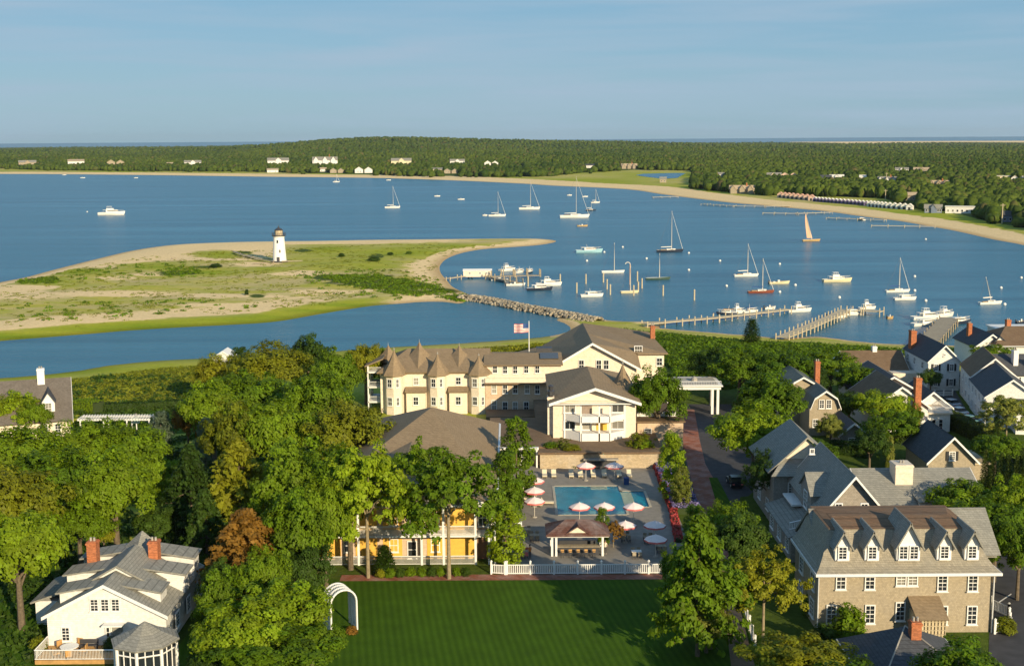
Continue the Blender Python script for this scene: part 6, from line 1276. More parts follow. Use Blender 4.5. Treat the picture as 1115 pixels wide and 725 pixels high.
# ------------------------------------------------------------------ pool and its furniture
t = thing('swimming_pool', 'blue tiled hotel swimming pool with stepped right bay and pale ledges', 'pool', (px0, py0, 4.0))
LW, LD = px1 - px0, py1 - py0
outl = [(0, 0), (LW, 0), (LW, py2 - py0), (px2 - px0, py2 - py0), (px2 - px0, py3 - py0), (LW, py3 - py0), (LW, LD), (0, LD)]
m_ = MB(); m_.face([(x, y, .055) for x, y in outl]); link('basin', m_.mesh('basin', plain('pool_tile', (.008, .27, .40), .5, .15, .5)), t)
LEDGE = plain('pool_ledge', (.26, .52, .52), .5, .15, 1.2); m_ = MB()
m_.box(.1, .05, .056, 5.2, 1.9, .075); link('ledge', m_.mesh('ledge', LEDGE), t); m_ = MB().box(5.5, .05, .056, LW - .1, 1.7, .075); link('ledge', m_.mesh('ledge', LEDGE), t); m_ = MB().box(5.2, LD - 1.6, .056, 7.6, LD - .05, .078); link('step', m_.mesh('step', plain('pale_step', (.55, .52, .38), .6)), t)
m_ = MB().box(LW + .1, .0 + py2 - py0 + 1.4, .056, LW + 1.6, py3 - py0 - .3, .077); link('step', m_.mesh('step', MATS['pale_step']), t)
m_ = MB()
for (a, q) in zip(outl, outl[1:] + outl[:1]): d = Vector((q[0] - a[0], q[1] - a[1], 0)).normalized(); n_ = Vector((d.y, -d.x, 0)); A = Vector((a[0], a[1], .17)) - d * .0; Q = Vector((q[0], q[1], .17)); m_.extr([A, Q, Q + n_ * .35, A + n_ * .35], (0, 0, .05))
link('coping', m_.mesh('coping', plain('pale_coping', (.42, .38, .3), .8)), t)
mw, tt, bb = newmat('pool_water'); bb.inputs['Base Color'].default_value = (.7, .93, .97, 1); bb.inputs['Roughness'].default_value = .03; bb.inputs['IOR'].default_value = 1.08; bb.inputs['Transmission Weight'].default_value = 1.0; bump(tt, bb, noise(tt, 2.2, 3), .35, .08)
m_ = MB(); m_.face([(x, y, .12) for x, y in outl]); link('water', m_.mesh('water', mw), t)

UMB = plain('umbrella_cloth', (.84, .70, .66), .85, .04); PINK = plain('red_trim', (.66, .16, .15), .8, .1)
def umbrella_proto():
    t = thing('pool_umbrella', 'x', 'umbrella', (0, 0, -50), 0, 'pool umbrellas'); m_ = MB().tube((0, 0, 0), (0, 0, 2.9), .035); link('pole', m_.mesh('pole', ALU), t); m_ = MB().tube((0, 0, 0), (0, 0, .12), .35, .3, 12); link('base', m_.mesh('base', CONC), t)
    m_ = MB(); m_.lathe(0, 0, [(1.4, 2.2), (.8, 2.5), (.12, 2.75), (.02, 2.85)], 8); c = link('canopy', m_.mesh('canopy', UMB), t); m_ = MB(); m_.lathe(0, 0, [(1.41, 2.0), (1.42, 2.21)], 8); m_.f.pop(); m_.m.pop(); link('valance', m_.mesh('valance', PINK), c); return t
U0 = umbrella_proto(); first = True
for (x, y, lab) in ((582, 520, 'white umbrella at the back of the row of three left of the pool'), (582, 531, 'white umbrella in the middle of the row of three left of the pool'), (582, 542, 'white umbrella at the front of the row of three left of the pool'),
    (638, 504, 'left white umbrella of the pair behind the pool'), (669, 504, 'right white umbrella of the pair behind the pool'), (631, 548, 'white umbrella before the left part of the pool'), (658, 548, 'white umbrella before the middle of the pool beside the thin tree'), (690, 548, 'white umbrella before the right bay of the pool'),
    (681, 568, 'white umbrella in front of the pool, left of the front pair'), (713, 568, 'white umbrella in front of the pool, right of the front pair'), (714, 583, 'white umbrella nearest the white fence on the right')):
    X, Y = P(x, y, 6.8); loc = (X, Y, 4.16)
    if first: U0.location = loc; U0['label'] = lab; first = False
    else: copy_tree(U0, loc, 0, None, lab)
LOUN = plain('lounger_cushion', (.66, .58, .42), .9, .06); TEALC = plain('teal_cushion', (.10, .36, .34), .8)
def lounger_proto():
    t = thing('sun_lounger', 'x', 'lounger', (0, 0, -50), 0, 'sun loungers on the pool deck'); m_ = MB().box(-.35, -.9, .28, .35, .35, .42); link('seat', m_.mesh('seat', LOUN), t); m_ = MB(); m_.extr([(-.35, .35, .30), (.35, .35, .30), (.35, .85, .95), (-.35, .85, .95)], (0, .1, -.08)); link('backrest', m_.mesh('backrest', LOUN), t)
    m_ = MB(); m_.box(-.33, -.88, .2, .33, .8, .28); [m_.box(sx - .03, sy - .03, 0, sx + .03, sy + .03, .28) for sx in (-.3, .3) for sy in (-.8, .7)]; link('frame', m_.mesh('frame', WOOD), t); return t
L0 = lounger_proto(); first = True
ORD = ['leftmost', 'second from the left', 'third from the left', 'fourth from the left', 'fourth from the right', 'third from the right', 'second from the right', 'rightmost']
ls = [(593, 519, 0, 'cream lounger behind the pool, ' + ORD[0]), (603, 519, 0, 'cream lounger behind the pool, ' + ORD[1]), (622, 519, 0, 'cream lounger behind the pool, ' + ORD[2]), (632, 519, 0, 'cream lounger behind the pool, ' + ORD[3]), (646, 519, 0, 'cream lounger behind the pool, ' + ORD[4]), (658, 519, 0, 'cream lounger behind the pool, ' + ORD[5]), (674, 519, 0, 'cream lounger behind the pool, ' + ORD[6]), (685, 519, 0, 'cream lounger behind the pool, ' + ORD[7]),
      (576, 527, 1.4, 'lounger under the rear of the three left umbrellas'), (576, 537, 1.4, 'lounger under the middle of the three left umbrellas'), (577, 547, 1.4, 'lounger under the front of the three left umbrellas'), (584, 551, 1.2, 'lounger with raised back at the left pool corner'), (596, 549, 1.5, 'dark shaded lounger at the left pool edge')]
for (x, y, a, lab) in ls:
    loc = (*P(x, y, 4.16), 4.16)
    if first: L0.location = loc; L0['label'] = lab; L0.rotation_euler.z = a; first = False
    else: copy_tree(L0, loc, a, None, lab)
# bar hut
hx, hy = P(629, 604, 4.16); b = B('pool_bar_hut', 'open pool bar with dark red hip roof and cream gable facing the fence', 'bar', hx, hy, 4.16)
b.hip(-3.4, -.4, 3.4, 3.6, 2.75, 1.25, courses('dark_red_roof', (.13, .06, .045), .17, .3, .14), .45, gutter=False); b.box('eave_beam', -3.7, -.75, 2.45, 3.7, -.6, 2.72, WHITE)
g_ = MB(); g_.extr([(-1.2, -.55, 2.95), (1.2, -.55, 2.95), (0, -.55, 3.65)], (0, .12, 0)); b.part('gable', g_, CREAM); m_ = MB(); [m_.slab([(sg * 1.5, -.75, 2.85), (0, -.75, 3.85), (0, 1.4, 3.85), (sg * 1.5, 1.4, 2.85)], .1) for sg in (-1, 1)]; b.part('gable_roof', m_, MATS['dark_red_roof'])
for (x, y) in ((-3.1, -.3), (-2.6, -.3), (3.0, -.3), (-3.1, 3.4), (3.0, 3.4)): b.box('post', x - .13, y - .13, -.1, x + .13, y + .13, 2.7, WHITE)
b.box('counter', -2.4, -.2, 0, 2.6, .35, 1.1, METAL); b.box('counter_top', -2.5, -.4, 1.1, 2.7, .5, 1.18, WOOD); b.box('back_counter', -2.2, 2.4, 0, 2.4, 3.0, 1.0, METAL); sh = b.box('shelf', -1.8, 2.9, 1.3, 2.0, 3.1, 1.4, WOOD)
for k in range(9): link('bottle', MB().tube((-1.6 + k * .4, 3.0, 1.4), (-1.6 + k * .4, 3.0, 1.75), .05, .03, 6).mesh('bottle', [DECKWOOD, HULLC, HULLW][k % 3]), sh)
for k in range(5):
    st = thing('bar_stool', 'wooden bar stool in the row at the pool bar counter', 'stool', (hx - 1.9 + k * .95, hy - .95, 4.16), 0, 'bar stools at the pool bar'); link('seat', MB().tube((0, 0, .7), (0, 0, .78), .2, .2, 10).mesh('seat', DECKWOOD), st); m_ = MB(); [m_.tube((.15 * math.cos(a), .15 * math.sin(a), .7), (.22 * math.cos(a), .22 * math.sin(a), 0), .02, n=4) for a in (0.8, 2.4, 4.0, 5.5)]; link('frame', m_.mesh('frame', METAL), st); link('backrest', MB().box(-.2, -.22, .9, .2, -.18, 1.1).mesh('backrest', DECKWOOD), st)
LEGM = MB().box(-.02, -.02, 0, .02, .02, .42).mesh('leg', METAL)
def table(x, y, label, mat=WOOD, w=1.2, chairs=4, cm=WOOD, grp='dining chairs on the pool deck'):
    X, Y = P(x, y, 4.16); t = thing('patio_table', label, 'table', (X, Y, 4.16), 0, 'tables on the pool deck'); link('tabletop', MB().box(-w / 2, -.45, .7, w / 2, .45, .75).mesh('tabletop', mat), t); [link('leg', MB().box(sx * w * .42 - .03, sy * .36 - .03, 0, sx * w * .42 + .03, sy * .36 + .03, .7).mesh('leg', METAL), t) for sx in (-1, 1) for sy in (-1, 1)]
    for k in range(chairs):
        a = [(-.35, -.75, 0), (.35, -.75, 0), (-.35, .75, math.pi), (.35, .75, math.pi)][k]; c = thing('dining_chair', ('red cushioned chair around the low table left of the bar' if cm is PINK else 'dark wooden dining chair around a pool deck table'), 'chair', (X + a[0], Y + a[1], 4.16), a[2], grp)
        link('seat', MB().box(-.22, -.22, .42, .22, .22, .47).mesh('seat', cm), c); link('backrest', MB().box(-.22, -.24, .5, .22, -.2, .9).mesh('backrest', cm), c); [link('leg', LEGM, c, (sx, sy, 0)) for sx in (-.2, .2) for sy in (-.2, .2)]
table(681, 588, 'dark table under the front left umbrella'); table(706, 590, 'dark table right of the bar near the red bed'); table(693, 606, 'table with pale top right of the bar by the fence', HULLW); table(720, 600, 'dark table nearest the big conifer'); table(573, 582, 'dark table left of the bar beside the cabinet'); table(582, 588, 'dark table left of the bar, nearer the hut'); table(570, 606, 'low table with reddish seats left of the bar', WOOD, 1.2, 4, PINK, 'red cushioned chairs left of the bar')
t = thing('towel_cabinet', 'small white cabinet on the deck left of the bar', 'cabinet', (*P(565, 580, 4.16), 4.16)); link('body', MB().box(-.4, -.3, 0, .4, .3, 1.5).mesh('body', WHITE), t); link('door', MB().box(-.25, -.33, .7, .25, -.3, 1.3).mesh('door', METAL), t)
t = thing('towel_bin', 'dark blue towel bin at the right rear corner of the pool', 'bin', (*P(682, 527, 4.16), 4.16)); link('body', MB().box(-.35, -.35, 0, .35, .35, .9).mesh('body', BLUEC), t); link('lid', MB().box(-.38, -.38, .9, .38, .38, 1.0).mesh('lid', BLUEC), t)
# people at the bar side: small standing figures grown from a jointed skeleton
def person(x, y, z, rz, shirt, pants, skin, label, grp=None):
    X, Y = P(x, y, z); v = [(0, 0, .95), (0, 0, 1.2), (0, 0, 1.42), (0, .0, 1.53), (0, .02, 1.66), (.09, 0, .9), (.10, .02, .5), (.10, -.02, .08), (.11, .12, .03), (-.09, 0, .9), (-.11, -.05, .5), (-.11, -.12, .08), (-.11, 0, .03), (.18, 0, 1.38), (.23, .03, 1.12), (.22, .16, .9), (-.18, 0, 1.38), (-.24, 0, 1.12), (-.23, .12, .88)]
    e = [(0, 1), (1, 2), (2, 3), (3, 4), (0, 5), (5, 6), (6, 7), (7, 8), (0, 9), (9, 10), (10, 11), (11, 12), (2, 13), (13, 14), (14, 15), (2, 16), (16, 17), (17, 18)]; r = [.15, .14, .13, .06, .11, .10, .07, .045, .04, .10, .07, .045, .04, .065, .045, .035, .065, .045, .035]
    me = bpy.data.meshes.new('person'); me.from_pydata(v, e, []); o = bpy.data.objects.new('person', me); COL.objects.link(o); md = o.modifiers.new('s', 'SKIN'); md.use_smooth_shade = True
    for i, q in enumerate(me.skin_vertices[0].data): q.radius = (r[i], r[i] * .8); q.use_root = i == 0
    o.modifiers.new('u', 'SUBSURF').levels = 1; bpy.context.view_layer.update(); me2 = bpy.data.meshes.new_from_object(o.evaluated_get(bpy.context.evaluated_depsgraph_get())); o.modifiers.clear(); o.data = me2; me2.materials.clear()
    for m_ in (skin, shirt, pants): me2.materials.append(m_)
    for p in me2.polygons: z_ = p.center.z; p.material_index = 2 if z_ < .95 and z_ > .1 else (1 if z_ < 1.46 and not (abs(p.center.x) > .19 and z_ < 1.2) else 0)
    o.location = (X, Y, z); o.rotation_euler.z = rz; tag(o, label, 'person', grp); h = MB(); h.lathe(0, -.01, [(.10, 1.62), (.115, 1.72), (.06, 1.8), (.01, 1.82)], 10); link('hair', h.mesh('hair', METAL, True), o)
SKIN = plain('skin', (.48, .27, .18), .6, .05)
person(577, 608, 4.16, .5, plain('orange_shirt', (.62, .20, .05)), METAL, SKIN, 'person in an orange top standing left of the bar by the fence'); person(550, 600, 4.16, 2, PINK, HULLW, SKIN, 'person in a red top at the left corner of the deck'); person(659, 603, 4.16, -.5, CREAM, METAL, SKIN, 'person in a pale shirt standing at the right end of the bar'); person(568, 500, 4.16, 1, PINK, HULLW, SKIN, 'person in a pink top by the french doors')

# white picket fence in front of the deck
def picket(name, label, pts, h=1.35, every=2.6, gap=.22, z=4.0, group=None, posts=True):
    p0 = pts[0]; t = thing(name, label, 'fence', (p0[0], p0[1], z), 0, group); V_ = [Vector((x - p0[0], y - p0[1], 0)) for x, y in pts]; up = Vector((0, 0, 1)); m_ = MB(); pp = MB().box(-.1, -.1, -.1, .1, .1, h + .22); pp.lathe(0, 0, [(.17, h + .22), (.02, h + .4)], 4); pm = pp.mesh('post', WHITE)
    for a, q in zip(V_, V_[1:]):
        L = (q - a).length; d = (q - a).normalized(); n = int(L / gap); n_ = Vector((-d.y, d.x, 0)) * .02
        for i in range(n): c = a + d * (i * gap + .1); m_.extr([c + up * .12 - n_, c + d * .09 + up * .12 - n_, c + d * .09 + up * (h - .1) - n_, c + up * (h - .1) - n_], tuple(n_ * 2))
        for zz in (.15, h - .2): m_.extr([a + up * zz - n_ * 2, q + up * zz - n_ * 2, q + up * (zz + .09) - n_ * 2, a + up * (zz + .09) - n_ * 2], tuple(n_ * 4))
        k = max(1, round(L / every))
        for i in range(k + 1): o = link('post', pm, t); o.location = a.lerp(q, i / k)
    link('pickets', m_.mesh('pickets', WHITE), t)
picket('picket_fence', 'white picket fence with square posts between the pool deck and the lawn', [(-.8, FY), (18.4, FY - .1)])
picket('picket_fence', 'short white picket fence joining the ochre front to the pool fence', [(-2.6, FY + .3), (-1.0, FY)], 1.3, 1.6)
picket('picket_fence', 'slanting white picket fence beside the gravel path at lower right', [P(808, 656, 4), P(822, 708, 4)], 1.3, 2.4)
picket('picket_fence', 'white picket fence around the corner garden right of the mansard house', [P(1083, 690, 4), P(1100, 688, 4), P(1098, 672, 4), P(1080, 664, 4)], 1.3, 1.6)
picket('picket_fence', 'low white fence before the black shuttered house', [P(1008, 432, 4), P(1037, 431, 4)], 1.0, 2)
# flagpole
fxp, fyp = P(576, 386, 12); t = thing('flagpole', 'white flagpole on the hotel roof flying a striped flag', 'flagpole', (fxp, fyp - 1.5, 11.5)); link('pole', MB().tube((0, 0, -3), (0, 0, 7.4), .12, .07, 8).mesh('pole', WHITE), t)
REDS = plain('flag_red', (.62, .08, .07), .8); fl = []; 
m_ = MB()
N = 10
for i in range(N):
    for j in range(13):
        f_ = lambda a, q: (-(a / N) * 2.9, .28 * math.sin(a * .9) * (a / N + .2), 6.9 - q / 13 * 1.75 - .12 * (a / N))
        blue = i < 4 and j < 7; m_.face([f_(i, j), f_(i, j + 1), f_(i + 1, j + 1), f_(i + 1, j)], 2 if blue else (0 if j % 2 == 0 else 1))
link('flag', m_.mesh('flag', [REDS, WHITE, BLUEC]), t)
# lattice arch on the lawn
ax_, ay_ = P(371, 684, 4); t = thing('garden_arch', 'white round topped lattice garden arch at the left edge of the lawn', 'arbor', (ax_, ay_, 4.0), R(28))
def arch(mb, y, r=1.4, h=3.1, k=.11):
    mb.tube((-r, y, 0), (-r, y, h), k, n=5); mb.tube((r, y, 0), (r, y, h), k, n=5)
    for i in range(12): a0, a1 = math.pi * i / 12, math.pi * (i + 1) / 12; mb.tube((r * math.cos(a0), y, h + r * math.sin(a0)), (r * math.cos(a1), y, h + r * math.sin(a1)), k, n=5)
for y in (-1.1, -.35, .4, 1.1): link('hoop', (lambda mb: (arch(mb, y), mb)[1])(MB()).mesh('hoop', WHITE), t)
m_ = MB()
for i in range(25):
    a = math.pi * i / 24; m_.tube((1.4 * math.cos(a), -1.1, 3.1 + 1.4 * math.sin(a)), (1.4 * math.cos(a), 1.1, 3.1 + 1.4 * math.sin(a)), .06, n=4)
for sx in (-1.4, 1.4):
    for i in range(13): m_.tube((sx, -1.1, .2 + i * .24), (sx, 1.1, .2 + i * .24), .05, n=4)
    for i in range(7): m_.tube((sx, -1.0 + i * .33, 0), (sx, -1.0 + i * .33, 3.1), .045, n=4)
link('lattice', m_.mesh('lattice', WHITE), t)
# cars
def car(x, y, rz, paint, label):
    X, Y = P(x, y, 4.3); t = thing('parked_car', label, 'car', (X, Y, 4.03), rz, 'parked cars'); m_ = MB(); pr = [(-2.2, .35), (-2.25, .8), (-2.0, .95), (-1.2, 1.0), (1.0, .98), (2.0, .85), (2.25, .65), (2.2, .35)]; m_.extr([(a, -.88, z) for a, z in pr], (0, 1.76, 0)); bd = link('body', m_.mesh('body', paint), t)
    m_ = MB(); pr = [(-1.7, .97), (-1.2, 1.45), (.2, 1.47), (1.05, .97)]; m_.extr([(a, -.76, z) for a, z in pr], (0, 1.52, 0)); link('cabin_glass', m_.mesh('cabin_glass', GLASS), t); m_ = MB().box(-1.25, -.72, 1.45, .25, .72, 1.52); link('roof_panel', m_.mesh('roof_panel', paint), t)
    for sx in (-1.4, 1.4):
        for sy in (-.8, .8): w = link('wheel', MB().tube((sx, sy - .1, .32), (sx, sy + .1, .32), .33, .33, 14).mesh('wheel', METAL), t); link('rim', MB().tube((sx, sy - .115, .32), (sx, sy + .115, .32), .18, .18, 10).mesh('rim', ALU), w)
    for sy in (-.6, .6): link('headlight', MB().box(2.15, sy - .18, .58, 2.27, sy + .18, .74).mesh('headlight', HULLW), t); link('tail_light', MB().box(-2.29, sy - .15, .62, -2.2, sy + .15, .78).mesh('tail_light', PINK), t)
car(1034, 441, 1.9, plain('silver_car_paint', (.4, .44, .5), .25, .03), 'silver car parked farthest up the lane beside the long white house'); car(1042, 450, 1.9, plain('white_car_paint', (.7, .72, .74), .25, .03), 'white car between the silver and the teal car'); car(1054, 459, 2.0, plain('teal_car_paint', (.2, .38, .4), .25, .03), 'pale teal car parked nearest in the lane')
car(800, 526, 1.6, plain('black_car_paint', (.02, .02, .025), .2, .03), 'dark car in shade at the edge of the turning place')

# ------------------------------------------------------------------ hedges, flower beds
def hedge(name, label, pts, wd, h, mat, z=4.0, seed=1, leaf=.14, dens=70, cat='hedge', group=None, kind=None):
    rng = np.random.default_rng(seed); p0 = pts[0]; PP, NN = [], []
    for a, q in zip(pts, pts[1:]):
        a, q = np.array(a), np.array(q); L = np.linalg.norm(q - a); d = (q - a) / L; nr = np.array([-d[1], d[0]]); n = int(L * (wd + 2 * h) * dens); u = rng.uniform(0, L, n); v = rng.uniform(-h, wd + h, n)
        top = (v > 0) & (v < wd); side = np.where(v <= 0, -1, 1); o = np.where(top, v - wd / 2, side * wd / 2); zz = np.where(top, h, np.where(v <= 0, h + v, h - (v - wd))); bmp = .12 * np.sin(u * 1.7 + seed) + rng.uniform(-.12, .12, n)
        PP.append(np.stack([a[0] + d[0] * u + nr[0] * (o + bmp * .6) - p0[0], a[1] + d[1] * u + nr[1] * (o + bmp * .6) - p0[1], zz + bmp * top], 1)); NN.append(np.stack([np.where(top, 0, nr[0] * side), np.where(top, 0, nr[1] * side), np.where(top, 1., .25)], 1) + rng.normal(size=(n, 3)) * .4)
    p = np.concatenate(PP); qd = cards(p, np.concatenate(NN), leaf, rng); me = npmesh(name, qd, len(p), mat, np.clip(rng.normal(.5, .22, len(p)), 0, 1)); e = thing(name, label, cat, (p0[0], p0[1], z), 0, group)
    link('foliage', me, e); m_ = MB()
    for a, q in zip(pts, pts[1:]):
        a, q = Vector(a), Vector(q); d = (q - a).normalized(); n_ = Vector((-d.y, d.x)) * (wd / 2 - .12); m_.extr([(c.x - p0[0], c.y - p0[1], 0) for c in (a - n_, a + n_, q + n_, q - n_)], (0, 0, h - .15))
    link('branches', m_.mesh('branches', plain('hedge_inner', (.03, .05, .01), .95)), e); return e
hedge('clipped_hedge', 'long clipped hedge running down the lane slope on the right', [P(1030, 462), P(1062, 478), P(1090, 495), P(1125, 520)], 2.2, 2.6, G8, seed=2)
hedge('clipped_hedge', 'short dark hedge in front of the slate roofed house', [P(905, 492), P(945, 498)], 1.6, 2.0, G3, seed=3)
hedge('clipped_hedge', 'low rounded hedge at the left lawn edge by the marsh', [P(84, 447), P(108, 450)], 3.0, 2.2, G2, seed=4); hedge('clipped_hedge', 'long dark hedge between the left lawn and the marsh', [P(112, 448), P(160, 446), P(222, 442)], 1.6, 1.5, G3, seed=6)
FV = leafmat('violet_flowers', (.30, .26, .50), (.62, .42, .6), .2); FR = leafmat('red_flowers', (.34, .05, .06), (.45, .08, .05), .2)
fb = [P(718, 509), P(736, 512), P(763, 545), P(735, 566)]
hedge('flower_bed', 'bank of violet and white flowers between the pool deck and the drive', [P(726, 510), P(748, 560)], 3.6, 1.0, FV, seed=7, leaf=.16, dens=40, cat='flower bed'); hedge('flower_bed', 'narrow strip of red flowers along the right side of the pool deck', [P(714, 508), P(733, 560), P(739, 592)], .9, .8, FR, seed=8, leaf=.13, dens=60, cat='flower bed')
for k, (x, y, w_, c_) in enumerate(((425, 628, 14, 'g'), (436, 628, 12, 'd'), (447, 627, 15, 'g'), (459, 627, 12, 'g'), (470, 627, 13, 'd'), (480, 627, 12, 'g'), (497, 627, 11, 'g'), (507, 627, 12, 'd'), (414, 629, 12, 'o'))):
    X, Y = P(x, y, 4); put_tree('bush', c_, X, Y, 4.0, w_ * mpp(X, Y), 1.3, 'low clipped shrub in the bed before the ochre hotel front', 'shrubs before the ochre front')
X, Y = P(419, 625, 4); put_tree('spire', 'd', X, Y, 4, 2.2, 3.4, 'dark clipped evergreen against the ochre hotel front'); X, Y = P(383, 690, 4); put_tree('bush', 'r', X, Y, 4, 1.4, 1.0, 'rusty flowering shrub at the foot of the lattice arch')

